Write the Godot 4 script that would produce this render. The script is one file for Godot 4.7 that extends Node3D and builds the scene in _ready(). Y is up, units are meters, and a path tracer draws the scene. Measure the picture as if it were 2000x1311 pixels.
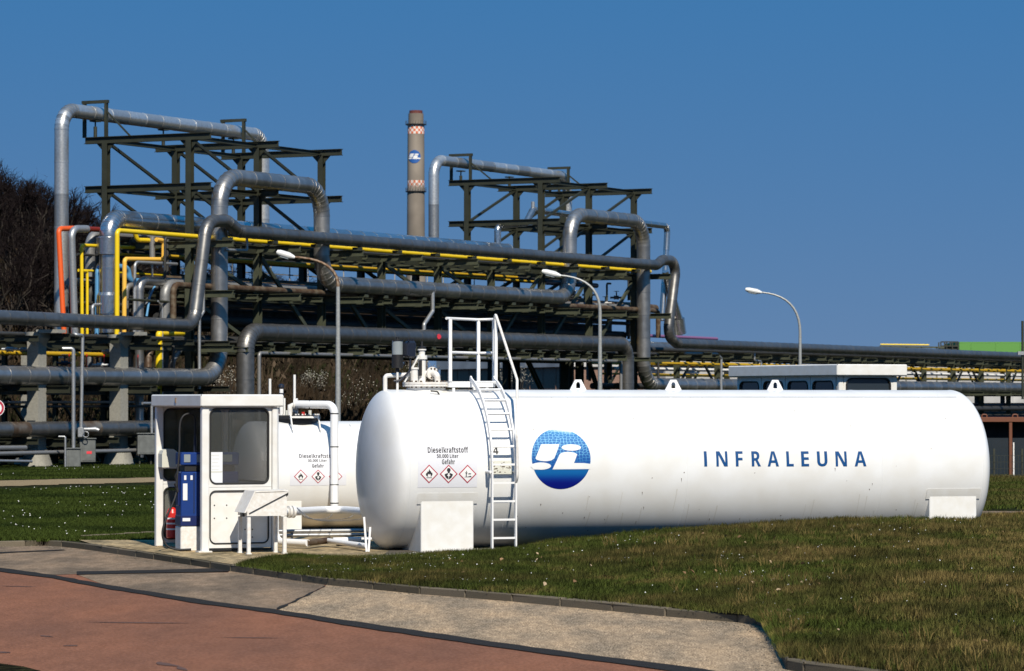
extends Node3D
# A diesel filling point in front of a raised pipe bridge. Units are metres, y is up, the camera looks towards -z.

var M := {}
var rng := RandomNumberGenerator.new()
var numbers := {}


class MB:
	var v := PackedVector3Array()
	var n := PackedVector3Array()
	var c := PackedColorArray()
	var uv := PackedVector2Array()
	var col := Color.WHITE

	func tri(a: Vector3, b: Vector3, d: Vector3, na: Vector3, nb: Vector3, nd: Vector3, ua := Vector2.ZERO, ub := Vector2.ZERO, ud := Vector2.ZERO) -> void:
		if (b - a).cross(d - a).dot(na + nb + nd) > 0.0:
			var t := b
			b = d
			d = t
			t = nb
			nb = nd
			nd = t
			var q := ub
			ub = ud
			ud = q
		v.push_back(a); v.push_back(b); v.push_back(d)
		n.push_back(na); n.push_back(nb); n.push_back(nd)
		c.push_back(col); c.push_back(col); c.push_back(col)
		uv.push_back(ua); uv.push_back(ub); uv.push_back(ud)

	func quad(a: Vector3, b: Vector3, d: Vector3, e: Vector3, nn: Vector3) -> void:
		tri(a, b, d, nn, nn, nn)
		tri(a, d, e, nn, nn, nn)

	func quads(a: Vector3, b: Vector3, d: Vector3, e: Vector3, na: Vector3, nb: Vector3, nd: Vector3, ne: Vector3) -> void:
		tri(a, b, d, na, nb, nd)
		tri(a, d, e, na, nd, ne)

	# a box with chamfered edges
	func box(center: Vector3, size: Vector3, basis := Basis.IDENTITY, ch := 0.0) -> void:
		var h := size / 2.0
		var ax := [Vector3.RIGHT, Vector3.UP, Vector3.BACK]
		var k: float = min(ch, min(h.x, min(h.y, h.z)) * 0.8)
		for i in 3:
			var j := (i + 1) % 3
			var l := (i + 2) % 3
			for s in [-1.0, 1.0]:
				var o: Vector3 = ax[i] * h[i] * s
				var p: Vector3 = ax[j] * (h[j] - k)
				var q: Vector3 = ax[l] * (h[l] - k)
				quad(center + basis * (o + p + q), center + basis * (o + p - q), center + basis * (o - p - q), center + basis * (o - p + q), basis * (ax[i] * s))
				if k > 0.0:
					for s2 in [-1.0, 1.0]:
						var nn: Vector3 = (ax[i] * s + ax[j] * s2).normalized()
						var e1: Vector3 = ax[i] * s * h[i] + ax[j] * s2 * (h[j] - k)
						var e2: Vector3 = ax[i] * s * (h[i] - k) + ax[j] * s2 * h[j]
						quad(center + basis * (e1 + q), center + basis * (e1 - q), center + basis * (e2 - q), center + basis * (e2 + q), basis * nn)

	# a tube along points, with one radius or one for each point
	func tube(pts: Array, rad, sides := 10, cap := true) -> void:
		var m := pts.size()
		var x := Vector3.ZERO
		var prev := []
		var prevn := []
		for i in m:
			var d: Vector3 = (pts[min(i + 1, m - 1)] - pts[max(i - 1, 0)]).normalized()
			if x == Vector3.ZERO:
				x = d.cross(Vector3.UP if absf(d.y) < 0.9 else Vector3.RIGHT).normalized()
			x = (x - d * x.dot(d)).normalized()
			var y := d.cross(x)
			var r: float = rad[i] if rad is Array else rad
			var ring := []
			var ringn := []
			for k in sides + 1:
				var a := TAU * k / sides
				var nn := x * cos(a) + y * sin(a)
				ringn.push_back(nn)
				ring.push_back(pts[i] + nn * r)
			if i:
				for k in sides:
					quads(prev[k], prev[k + 1], ring[k + 1], ring[k], prevn[k], prevn[k + 1], ringn[k + 1], ringn[k])
			if cap and (i == 0 or i == m - 1):
				var out: Vector3 = -d if i == 0 else d
				for k in sides:
					tri(pts[i], ring[k], ring[k + 1], out, out, out)
			prev = ring
			prevn = ringn

	# turned about an axis: profile of (along, radius)
	func lathe(base: Vector3, axis: Vector3, prof: Array, sides := 24, smooth := false) -> void:
		axis = axis.normalized()
		var x := axis.cross(Vector3.UP if absf(axis.y) < 0.9 else Vector3.RIGHT).normalized()
		var y := axis.cross(x)
		for i in range(1, prof.size()):
			var p: Vector2 = prof[i - 1]
			var q: Vector2 = prof[i]
			var np := Vector2(-(q.y - p.y), q.x - p.x).normalized()
			var n0 := np
			var n1 := np
			if smooth:
				if i > 1:
					var o: Vector2 = prof[i - 2]
					n0 = (np + Vector2(-(p.y - o.y), p.x - o.x).normalized()).normalized()
				if i < prof.size() - 1:
					var o: Vector2 = prof[i + 1]
					n1 = (np + Vector2(-(o.y - q.y), o.x - q.x).normalized()).normalized()
			for k in sides:
				var a := TAU * k / sides
				var b := TAU * (k + 1) / sides
				var ra := x * cos(a) + y * sin(a)
				var rb := x * cos(b) + y * sin(b)
				quads(base + axis * p.x + ra * p.y, base + axis * p.x + rb * p.y, base + axis * q.x + rb * q.y, base + axis * q.x + ra * q.y,
					axis * n0.x + ra * n0.y, axis * n0.x + rb * n0.y, axis * n1.x + rb * n1.y, axis * n1.x + ra * n1.y)

	# a rolled section: outline in the plane across p->q, with its web along up
	func profile(p: Vector3, q: Vector3, up: Vector3, outline: Array) -> void:
		var d := (q - p).normalized()
		if absf(d.dot(up.normalized())) > 0.98:
			up = Vector3.BACK if absf(d.z) < 0.9 else Vector3.UP
		var side := d.cross(up).normalized()
		up = side.cross(d)
		var m := outline.size()
		for i in m:
			var a: Vector2 = outline[i]
			var b: Vector2 = outline[(i + 1) % m]
			var nn := side * (b.y - a.y) - up * (b.x - a.x)
			nn = nn.normalized()
			var a3 := side * a.x + up * a.y
			var b3 := side * b.x + up * b.y
			quad(p + a3, p + b3, q + b3, q + a3, nn)
		var ids := Geometry2D.triangulate_polygon(PackedVector2Array(outline))
		for i in range(0, ids.size(), 3):
			var t := []
			for k in 3:
				t.push_back(side * outline[ids[i + k]].x + up * outline[ids[i + k]].y)
			tri(p + t[0], p + t[1], p + t[2], -d, -d, -d)
			tri(q + t[0], q + t[1], q + t[2], d, d, d)

	func ibeam(p: Vector3, q: Vector3, h: float, w: float, up := Vector3.UP) -> void:
		var f := h * 0.08
		var t := w * 0.05
		profile(p, q, up, [Vector2(-w / 2, -h / 2), Vector2(w / 2, -h / 2), Vector2(w / 2, -h / 2 + f), Vector2(t, -h / 2 + f), Vector2(t, h / 2 - f), Vector2(w / 2, h / 2 - f),
			Vector2(w / 2, h / 2), Vector2(-w / 2, h / 2), Vector2(-w / 2, h / 2 - f), Vector2(-t, h / 2 - f), Vector2(-t, -h / 2 + f), Vector2(-w / 2, -h / 2 + f)])

	func bar(p: Vector3, q: Vector3, w: float, h: float, up := Vector3.UP) -> void:
		profile(p, q, up, [Vector2(-w / 2, -h / 2), Vector2(w / 2, -h / 2), Vector2(w / 2, h / 2), Vector2(-w / 2, h / 2)])

	# a flat plate: polygon in the plane of x and y axes, of some thickness along their normal
	func plate(o: Vector3, ax: Vector3, ay: Vector3, poly: Array, thick: float) -> void:
		var az := ax.cross(ay).normalized()
		var ids := Geometry2D.triangulate_polygon(PackedVector2Array(poly))
		for i in range(0, ids.size(), 3):
			var t := []
			for k in 3:
				t.push_back(o + ax * poly[ids[i + k]].x + ay * poly[ids[i + k]].y)
			tri(t[0] + az * thick, t[1] + az * thick, t[2] + az * thick, az, az, az)
			tri(t[0], t[1], t[2], -az, -az, -az)
		var turn := 0.0
		for i in poly.size():
			turn += poly[i].cross(poly[(i + 1) % poly.size()])
		for i in poly.size():
			var a: Vector2 = poly[i]
			var b: Vector2 = poly[(i + 1) % poly.size()]
			var e := (b - a).normalized()
			var nn := (ax * e.y - ay * e.x) * signf(turn)
			var a3 := o + ax * a.x + ay * a.y
			var b3 := o + ax * b.x + ay * b.y
			quad(a3, b3, b3 + az * thick, a3 + az * thick, nn)

	func done() -> ArrayMesh:
		var m := ArrayMesh.new()
		if v.is_empty():
			return m
		var a := []
		a.resize(Mesh.ARRAY_MAX)
		a[Mesh.ARRAY_VERTEX] = v
		a[Mesh.ARRAY_NORMAL] = n
		a[Mesh.ARRAY_COLOR] = c
		a[Mesh.ARRAY_TEX_UV] = uv
		m.add_surface_from_arrays(Mesh.PRIMITIVE_TRIANGLES, a)
		return m


func numbered(called: String) -> String:
	numbers[called] = numbers.get(called, -1) + 1
	return called if numbers[called] == 0 else "%s_%03d" % [called, numbers[called]]


func tag(o: Node3D, label: String, category: String, group := "") -> Node3D:
	o.set_meta("label", label)
	o.set_meta("category", category)
	if group:
		o.set_meta("group", group)
	return o


func thing(called: String, label: String, category: String, at := Vector3.ZERO, turn := 0.0, group := "") -> Node3D:
	var o := Node3D.new()
	o.name = numbered(called)
	add_child(o)
	o.position = at
	o.rotation.y = turn
	tag(o, label, category, group)
	return o


func part(called: String, m, mat: Material, parent: Node3D, at := Vector3.ZERO) -> MeshInstance3D:
	var o := MeshInstance3D.new()
	o.name = called if parent != self else numbered(called)
	o.mesh = m.done() if m is MB else m
	o.material_override = mat
	o.position = at
	parent.add_child(o, true)
	return o


func single(called: String, label: String, category: String, m, mat: Material, group := "") -> MeshInstance3D:
	var o := part(called, m, mat, self)
	tag(o, label, category, group)
	return o


func struct(called: String, m, mat: Material) -> MeshInstance3D:
	var o := part(called, m, mat, self)
	o.set_meta("kind", "structure")
	return o


func stuff(called: String, m: Mesh, mat: Material, places: Array, tints: Array, label := "", parent: Node3D = self, category := "") -> MultiMeshInstance3D:
	var mm := MultiMesh.new()
	mm.transform_format = MultiMesh.TRANSFORM_3D
	mm.use_colors = true
	mm.mesh = m
	mm.instance_count = places.size()
	for i in places.size():
		mm.set_instance_transform(i, places[i])
		mm.set_instance_color(i, tints[i])
	var o := MultiMeshInstance3D.new()
	o.name = called if parent != self else numbered(called)
	o.multimesh = mm
	o.material_override = mat
	parent.add_child(o, true)
	o.set_meta("kind", "stuff")
	if label:
		o.set_meta("label", label)
		o.set_meta("category", category)
	return o


# rounds the corners of a path; returns the stations
func fillet(pts: Array, radius: float, step := 0.25) -> Array:
	var out := [pts[0]]
	for i in range(1, pts.size() - 1):
		var a: Vector3 = (pts[i - 1] - pts[i])
		var b: Vector3 = (pts[i + 1] - pts[i])
		var da := a.normalized()
		var db := b.normalized()
		var ang := PI - da.angle_to(db)
		if ang < 0.03:
			out.push_back(pts[i])
			continue
		var tl: float = min(radius * tan(ang / 2.0), min(a.length(), b.length()) * 0.48)
		var r := tl / tan(ang / 2.0)
		var c: Vector3 = pts[i] + (da + db).normalized() * (r / cos(ang / 2.0))
		var s: Vector3 = pts[i] + da * tl - c
		var axis := s.cross(pts[i] + db * tl - c).normalized()
		var k: int = max(2, int(ceil(ang / step)))
		for j in k + 1:
			out.push_back(c + s.rotated(axis, ang * j / k))
	out.push_back(pts[-1])
	return out


func pipe(called: String, label: String, pts: Array, r: float, mat: Material, bend := 0.3, group := "", sides := 10, category := "pipe") -> MeshInstance3D:
	var m := MB.new()
	m.tube(fillet(pts, bend), r, sides)
	return single(called, label, category, m, mat, group)


# an insulated pipe: cladding sheets with lapped joints, elbows of narrow gores, each sheet a part
func clad_pipe(called: String, label: String, pts: Array, r: float, mats: Array, bend: float, sheet := 1.0, group := "") -> Node3D:
	var root := thing(called, label, "pipe", pts[0], 0.0, group)
	var st := fillet(pts, bend, 0.2)
	var all := [st[0]]
	for i in range(1, st.size()):
		var l: float = st[i].distance_to(st[i - 1])
		var k: int = max(1, int(round(l / sheet)))
		for j in range(1, k + 1):
			all.push_back(st[i - 1].lerp(st[i], float(j) / k))
	var x := Vector3.ZERO
	var rings := []
	var norms := []
	var dirs := []
	var sides := 18
	for i in all.size():
		var d: Vector3 = ((all[min(i + 1, all.size() - 1)] - all[i]).normalized() + (all[i] - all[max(i - 1, 0)]).normalized()).normalized()
		if x == Vector3.ZERO:
			x = d.cross(Vector3.UP if absf(d.y) < 0.9 else Vector3.RIGHT).normalized()
		x = (x - d * x.dot(d)).normalized()
		var y := d.cross(x)
		var nn := []
		for k in sides + 1:
			nn.push_back(x * cos(TAU * k / sides) + y * sin(TAU * k / sides))
		norms.push_back(nn)
		dirs.push_back(d)
	for i in range(1, all.size()):
		var m := MB.new()
		var a: Vector3 = all[i - 1] - pts[0]
		var b: Vector3 = all[i] - pts[0]
		var l := a.distance_to(b)
		var lip: float = min(0.06, l * 0.3)
		var na: Array = norms[i - 1]
		var nb: Array = norms[i]
		var lift := r * 0.032
		var b1: Vector3 = b - dirs[i] * lip * 0.5
		var b2: Vector3 = b + dirs[i] * lip * 0.5
		for k in sides:
			var p0: Vector3 = na[k]
			var p1: Vector3 = na[k + 1]
			var q0: Vector3 = nb[k]
			var q1: Vector3 = nb[k + 1]
			m.quads(a + p0 * r, a + p1 * r, b1 + q1 * r, b1 + q0 * r, p0, p1, q1, q0)
			m.quads(b1 + q0 * (r + lift), b1 + q1 * (r + lift), b2 + q1 * (r + lift), b2 + q0 * (r + lift), q0, q1, q1, q0)
			m.quads(b1 + q0 * r, b1 + q1 * r, b1 + q1 * (r + lift), b1 + q0 * (r + lift), -dirs[i], -dirs[i], -dirs[i], -dirs[i])
			m.quads(b2 + q0 * r, b2 + q1 * r, b2 + q1 * (r + lift), b2 + q0 * (r + lift), dirs[i], dirs[i], dirs[i], dirs[i])
			if i == 1:
				m.tri(a, a + p0 * r, a + p1 * r, -dirs[0], -dirs[0], -dirs[0])
			if i == all.size() - 1:
				m.tri(b, b + q0 * r, b + q1 * r, dirs[i], dirs[i], dirs[i])
		part("cladding_sheet", m, mats[rng.randi() % mats.size()], root)
	return root


# along, across and height on the pipe bridge's own grid
func rp(s: float, t: float, y: float) -> Vector3:
	return Vector3(-16.2 + s * 0.4628 - t * 0.8865, y, -(119.0 + s * 0.8865 + t * 0.4628))


func noise_tex(freq: float, lo: float, hi: float, sd: int, size := 512, warm := Color.WHITE, octaves := 5, kind := FastNoiseLite.TYPE_SIMPLEX_SMOOTH) -> NoiseTexture2D:
	var f := FastNoiseLite.new()
	f.seed = sd
	f.frequency = freq
	f.noise_type = kind
	f.fractal_octaves = octaves
	var t := NoiseTexture2D.new()
	t.width = size
	t.height = size
	t.seamless = true
	t.noise = f
	var g := Gradient.new()
	g.set_color(0, Color(lo * warm.r, lo * warm.g, lo * warm.b))
	g.set_color(1, Color(hi, hi, hi))
	g.set_offset(0, 0.2)
	g.set_offset(1, 0.8)
	t.color_ramp = g
	return t


# several sizes of mottling multiplied together: pairs of frequency and strength
func mixed_tex(layers: Array, sd: int, n := 512) -> ImageTexture:
	var ims := []
	for l in layers:
		var f := FastNoiseLite.new()
		f.seed = sd + ims.size()
		f.frequency = l[0]
		f.fractal_octaves = 4
		var im := f.get_seamless_image(n, n)
		im.convert(Image.FORMAT_L8)
		ims.push_back(im.get_data())
	var out := PackedByteArray()
	out.resize(n * n * 3)
	for i in n * n:
		var v := 1.0
		var warm := 0.0
		for k in ims.size():
			var q: float = ims[k][i] / 255.0
			v *= 1.0 - layers[k][1] * (1.0 - clampf((q - 0.5) * 1.7 + 0.5, 0.0, 1.0))
			if k == ims.size() - 1:
				warm = q - 0.5
		out[i * 3] = int(255.0 * clampf(v * (1.0 + warm * 0.05), 0.0, 1.0))
		out[i * 3 + 1] = int(255.0 * v)
		out[i * 3 + 2] = int(255.0 * clampf(v * (1.0 - warm * 0.06), 0.0, 1.0))
	return ImageTexture.create_from_image(Image.create_from_data(n, n, false, Image.FORMAT_RGB8, out))


func bump_tex(freq: float, strength: float, sd: int, size := 512) -> NoiseTexture2D:
	var t := noise_tex(freq, 0.0, 1.0, sd, size)
	t.color_ramp = null
	t.as_normal_map = true
	t.bump_strength = strength
	return t


# a linear base colour with an optional pattern of tone laid over it by position
func mat(lin: Color, rough: float, metal := 0.0, tex: Texture2D = null, scale := 1.0, bump: Texture2D = null, world := true) -> StandardMaterial3D:
	var m := StandardMaterial3D.new()
	m.albedo_color = lin.linear_to_srgb()
	m.roughness = rough
	m.metallic = metal
	if tex or bump:
		m.uv1_triplanar = true
		m.uv1_world_triplanar = world
		m.uv1_scale = Vector3.ONE * scale
	if tex:
		m.albedo_texture = tex
	if bump:
		m.normal_enabled = true
		m.normal_texture = bump
	return m



func _ready() -> void:
	rng.seed = 7
	var cam := Camera3D.new()
	cam.name = "camera"
	add_child(cam)
	cam.position = Vector3(0, 2.46, 0)
	cam.rotation_degrees = Vector3(1.0646, 0, 0)
	var lens := CameraAttributesPhysical.new()
	lens.frustum_focal_length = 122.63
	lens.frustum_focus_distance = 53.0
	lens.exposure_aperture = 6.0
	lens.frustum_near = 1.0
	lens.frustum_far = 4000.0
	cam.attributes = lens
	cam.current = true
	var sky_look := ProceduralSkyMaterial.new()
	sky_look.sky_top_color = Color(0.13, 0.435, 0.665)
	sky_look.sky_horizon_color = Color(0.40, 0.515, 0.66)
	sky_look.sky_curve = 0.06
	sky_look.ground_bottom_color = Color(0.12, 0.12, 0.08)
	sky_look.ground_horizon_color = Color(0.28, 0.36, 0.5)
	sky_look.sun_angle_max = 3.0
	var sky := Sky.new()
	sky.sky_material = sky_look
	var env := Environment.new()
	env.background_mode = Environment.BG_SKY
	env.sky = sky
	env.tonemap_mode = Environment.TONE_MAPPER_LINEAR
	env.tonemap_exposure = 1.06
	env.sdfgi_enabled = true
	env.ssao_enabled = true
	env.ssil_enabled = true
	var around := WorldEnvironment.new()
	around.name = "world_environment"
	around.environment = env
	add_child(around)
	var sun := DirectionalLight3D.new()
	sun.name = "sun"
	add_child(sun)
	var el := deg_to_rad(43.0)
	var az := deg_to_rad(14.0)
	sun.look_at_from_position(Vector3.ZERO, -Vector3(sin(az) * cos(el), sin(el), cos(az) * cos(el)), Vector3.UP)
	sun.light_energy = 1.6
	sun.light_color = Color(1.0, 0.965, 0.9)
	sun.light_angular_distance = 0.5
	sun.shadow_enabled = true
	materials()
	ground()
	hill()
	far_things()
	pipe_bridge()
	low_racks()
	pipes()
	lamps()
	main_tank()
	small_tank()
	kiosk()
	yard_pipes()
	grass()
	small_things()


func materials() -> void:
	var cloud := noise_tex(0.006, 0.87, 1.0, 1)
	var fine := noise_tex(0.03, 0.88, 1.0, 2)
	var dirt := noise_tex(0.006, 0.965, 1.0, 3, 512, Color(1.0, 0.99, 0.97), 7)
	var rust := noise_tex(0.012, 0.6, 1.0, 4, 512, Color(1.0, 0.75, 0.55), 6)
	M.cloud = cloud
	M.white = mat(Color(0.80, 0.81, 0.82), 0.32, 0.0, dirt, 0.4)
	M.white_trim = mat(Color(0.78, 0.78, 0.77), 0.45, 0.0, dirt, 1.1)
	M.white_worn = mat(Color(0.8, 0.79, 0.77), 0.5, 0.0, noise_tex(0.02, 0.93, 1.0, 9, 512, Color(1, 0.98, 0.95), 6), 1.2)
	M.clad = []
	for i in 5:
		var k: float = [0.36, 0.40, 0.43, 0.47, 0.39][i]
		M.clad.push_back(mat(Color(k, k * 0.97, k * 0.93) * 1.1, [0.37, 0.34, 0.41, 0.36, 0.39][i], 0.86, cloud, 0.7))
	M.clad_dull = []
	for i in 4:
		var k: float = [0.26, 0.29, 0.31, 0.28][i]
		M.clad_dull.push_back(mat(Color(k, k * 0.97, k * 0.93) * 0.82, 0.40, 0.8, cloud, 0.8))
	M.clad_rust = M.clad_dull.duplicate()
	M.clad_rust.push_back(mat(Color(0.26, 0.235, 0.20), 0.52, 0.6, rust, 0.25))
	M.bright = []
	for i in 4:
		var k: float = [0.76, 0.66, 0.82, 0.50][i]
		M.bright.push_back(mat(Color(k, k * 0.99, k * 0.96), 0.36, 0.8, fine, 0.5))
	M.shiny = []
	for i in 3:
		var k: float = [0.72, 0.66, 0.78][i]
		M.shiny.push_back(mat(Color(k, k * 0.99, k * 0.97), [0.24, 0.28, 0.22][i], 0.95, fine, 0.5))
	M.galv = mat(Color(0.5, 0.51, 0.52), 0.45, 0.7, fine, 0.8)
	M.grey_pipe = mat(Color(0.30, 0.30, 0.30), 0.5, 0.5, fine, 0.8)
	M.brown_pipe = mat(Color(0.21, 0.17, 0.14), 0.5, 0.5, rust, 0.7)
	M.dark_pipe = mat(Color(0.05, 0.05, 0.048), 0.6, 0.2, cloud, 0.8)
	M.rusty_pipe = mat(Color(0.16, 0.13, 0.09), 0.7, 0.2, rust, 0.5)
	M.rusty_dark = mat(Color(0.075, 0.06, 0.045), 0.65, 0.1, rust, 0.4)
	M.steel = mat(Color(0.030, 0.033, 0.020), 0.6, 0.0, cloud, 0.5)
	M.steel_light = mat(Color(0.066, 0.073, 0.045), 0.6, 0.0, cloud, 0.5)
	M.yellow = mat(Color(0.80, 0.56, 0.01), 0.4)
	M.yellow_old = mat(Color(0.52, 0.32, 0.012), 0.5)
	M.yellow_pale = mat(Color(0.84, 0.48, 0.07), 0.45)
	M.orange = mat(Color(0.72, 0.10, 0.012), 0.45)
	M.red_pipe = mat(Color(0.18, 0.02, 0.012), 0.5)
	M.blue_pipe = mat(Color(0.10, 0.30, 0.55), 0.45)
	M.purple = mat(Color(0.22, 0.10, 0.21), 0.5)
	M.concrete_old = mat(Color(0.33, 0.32, 0.28), 0.9, 0.0, fine, 0.6)
	M.black = mat(Color(0.012, 0.012, 0.013), 0.5)
	M.rubber = mat(Color(0.015, 0.015, 0.016), 0.65)
	M.blue_black = mat(Color(0.012, 0.016, 0.03), 0.4)
	M.ink = mat(Color(0.02, 0.02, 0.025), 0.7)
	M.sign_red = mat(Color(0.42, 0.02, 0.05), 0.5)
	M.sticker = mat(Color(0.70, 0.71, 0.76), 0.5)
	M.paper = mat(Color(0.74, 0.76, 0.80), 0.6)
	M.letter_blue = mat(Color(0.0015, 0.072, 0.25), 0.4, 0.0, fine, 3.0)
	M.dispenser_blue = mat(Color(0.009, 0.038, 0.19), 0.35)
	M.dispenser_dark = mat(Color(0.01, 0.02, 0.10), 0.35)
	M.red = mat(Color(0.55, 0.025, 0.02), 0.35)
	M.cream = mat(Color(0.62, 0.62, 0.55), 0.45)
	M.lamp_head = mat(Color(0.66, 0.67, 0.66), 0.4)
	M.pole = mat(Color(0.42, 0.43, 0.42), 0.5, 0.3, fine, 0.7)
	M.pole_rust = mat(Color(0.34, 0.27, 0.20), 0.6, 0.2, rust, 0.9)
	M.cabinet = mat(Color(0.16, 0.17, 0.165), 0.5, 0.2, cloud, 1.0)
	M.green = mat(Color(0.10, 0.28, 0.05), 0.6)
	M.orange_frame = mat(Color(0.15, 0.05, 0.022), 0.55)
	M.warehouse = mat(Color(0.52, 0.51, 0.50), 0.7, 0.0, cloud, 0.1)
	M.brick_wall = mat(Color(0.28, 0.17, 0.13), 0.9, 0.0, fine, 0.2)
	M.chimney = mat(Color(0.30, 0.255, 0.21), 0.9, 0.0, noise_tex(0.004, 0.72, 1.0, 21), 0.02)
	M.cap_red = mat(Color(0.12, 0.03, 0.025), 0.8)
	M.check_white = mat(Color(0.75, 0.70, 0.66), 0.7)
	M.check_red = mat(Color(0.62, 0.14, 0.05), 0.7)
	M.logo_blue = mat(Color(0.015, 0.10, 0.36), 0.6)
	M.plain_white = mat(Color(0.8, 0.8, 0.8), 0.5)
	M.glass = mat(Color(0.075, 0.08, 0.055), 0.04)
	M.glass.albedo_color.a = 0.82
	M.glass.transparency = BaseMaterial3D.TRANSPARENCY_ALPHA
	M.glass_clear = mat(Color(0.085, 0.09, 0.085), 0.04)
	M.glass_clear.albedo_color.a = 0.36
	M.glass_clear.transparency = BaseMaterial3D.TRANSPARENCY_ALPHA
	M.dark_glass = mat(Color(0.03, 0.04, 0.05), 0.05)
	M.dark_glass.albedo_color.a = 0.8
	M.dark_glass.transparency = BaseMaterial3D.TRANSPARENCY_ALPHA
	M.sight_glass = mat(Color(0.30, 0.34, 0.36), 0.15)
	M.sight_glass.albedo_color.a = 0.85
	M.sight_glass.transparency = BaseMaterial3D.TRANSPARENCY_ALPHA
	M.red_mark = mat(Color(0.75, 0.04, 0.06), 0.6)
	# ground
	var grit := noise_tex(0.16, 0.62, 1.0, 11, 1024, Color.WHITE, 4)
	var patch := noise_tex(0.004, 0.5, 1.0, 12, 512, Color(1, 0.97, 0.92), 6)
	var pb := bump_tex(0.2, 1.2, 13, 1024)
	M.asphalt_red = mat(Color(0.295, 0.138, 0.088), 0.9, 0.0, mixed_tex([[0.25, 0.12], [0.04, 0.06], [0.006, 0.08]], 14), 0.16, pb)
	M.slab_grey = mat(Color(0.37, 0.275, 0.195), 0.9, 0.0, mixed_tex([[0.3, 0.2], [0.05, 0.12], [0.008, 0.2]], 15), 0.2, pb)
	M.slab_tan = mat(Color(0.80, 0.60, 0.40), 0.9, 0.0, mixed_tex([[0.3, 0.42], [0.06, 0.16], [0.01, 0.16]], 16), 0.28, pb)
	M.asphalt_red.uv1_scale = Vector3(0.16, 0.16, 0.05)
	M.slab_grey.uv1_scale = Vector3(0.2, 0.2, 0.06)
	M.slab_tan.uv1_scale = Vector3(0.28, 0.28, 0.07)
	M.tar = mat(Color(0.048, 0.045, 0.043), 0.75, 0.0, grit, 0.5, pb)
	M.skid = mat(Color(0.105, 0.052, 0.036), 0.9)
	M.streak = mat(Color(0.66, 0.65, 0.62), 0.5)
	M.pad = mat(Color(0.64, 0.50, 0.30), 0.9, 0.0, mixed_tex([[0.3, 0.2], [0.05, 0.2], [0.01, 0.3]], 23), 0.3, pb)
	M.pad.uv1_scale = Vector3(0.3, 0.3, 0.1)
	M.kerb = [mat(Color(0.20, 0.17, 0.125), 0.9, 0.0, grit, 0.6, pb), mat(Color(0.25, 0.21, 0.155), 0.9, 0.0, grit, 0.55, pb), mat(Color(0.16, 0.138, 0.10), 0.9, 0.0, grit, 0.7, pb)]
	M.lawn = mat(Color(0.040, 0.050, 0.016), 0.95, 0.0, noise_tex(0.03, 0.35, 1.0, 17, 1024, Color(1, 0.9, 0.7), 7), 0.12)
	M.bank = mat(Color(0.048, 0.045, 0.018), 0.95, 0.0, noise_tex(0.03, 0.3, 1.0, 18, 1024, Color(1, 0.9, 0.7), 7), 0.2)
	M.dirt = mat(Color(0.06, 0.048, 0.035), 0.95, 0.0, noise_tex(0.02, 0.4, 1.0, 19, 512, Color.WHITE, 6), 0.1)
	M.path = mat(Color(0.42, 0.32, 0.19), 0.95, 0.0, grit, 0.3)
	M.gravel = mat(Color(0.25, 0.22, 0.18), 0.95, 0.0, noise_tex(0.12, 0.3, 1.0, 20, 512, Color.WHITE, 4), 0.8, pb)
	M.hillside = mat(Color(0.055, 0.038, 0.022), 0.95, 0.0, noise_tex(0.03, 0.3, 1.0, 22, 1024, Color(1, 0.85, 0.6), 7), 0.04)
	for g in [M.asphalt_red, M.slab_grey, M.slab_tan, M.tar, M.pad, M.lawn, M.bank, M.dirt, M.path, M.gravel, M.hillside, M.kerb[0], M.kerb[1], M.kerb[2]]:
		g.metallic_specular = 0.12
	M.bark = mat(Color(0.036, 0.028, 0.021), 0.9)
	M.twig = mat(Color(1, 1, 1), 0.9)
	M.twig.vertex_color_use_as_albedo = true
	M.leafy = mat(Color(1, 1, 1), 0.85)
	M.leafy.vertex_color_use_as_albedo = true
	M.leafy.backlight_enabled = true
	M.leafy.backlight = Color(0.25, 0.3, 0.1)
	M.leafy.metallic_specular = 0.2
	M.twig.metallic_specular = 0.1



# ---------------------------------------------------------------- ground
func sheet_of(pts: Array, grid := 0.0) -> MB:
	var m := MB.new()
	var poly := PackedVector2Array()
	for p in pts:
		poly.push_back(Vector2(p.x, p.z))
	var ids := Geometry2D.triangulate_polygon(poly)
	for i in range(0, ids.size(), 3):
		m.tri(pts[ids[i]], pts[ids[i + 1]], pts[ids[i + 2]], Vector3.UP, Vector3.UP, Vector3.UP)
	return m


func dense(pts: Array, step: float, jitter := 0.0) -> Array:
	var out := []
	for i in pts.size() - 1:
		var k: int = max(1, int(pts[i].distance_to(pts[i + 1]) / step))
		for j in k:
			var p: Vector3 = pts[i].lerp(pts[i + 1], float(j) / k)
			if jitter > 0.0:
				p += Vector3(rng.randf_range(-1, 1), 0, rng.randf_range(-1, 1)) * jitter
			out.push_back(p)
	out.push_back(pts[-1])
	return out


func ribbon(upper: Array, lower: Array, jitter: float) -> MB:
	var a := dense(upper, 0.35, jitter)
	var b := dense(lower, 0.35, jitter)
	b.reverse()
	return sheet_of(a + b)


func at_y(pts: Array, y: float) -> Array:
	var out := []
	for p in pts:
		out.push_back(Vector3(p.x, y, p.z))
	return out


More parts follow.
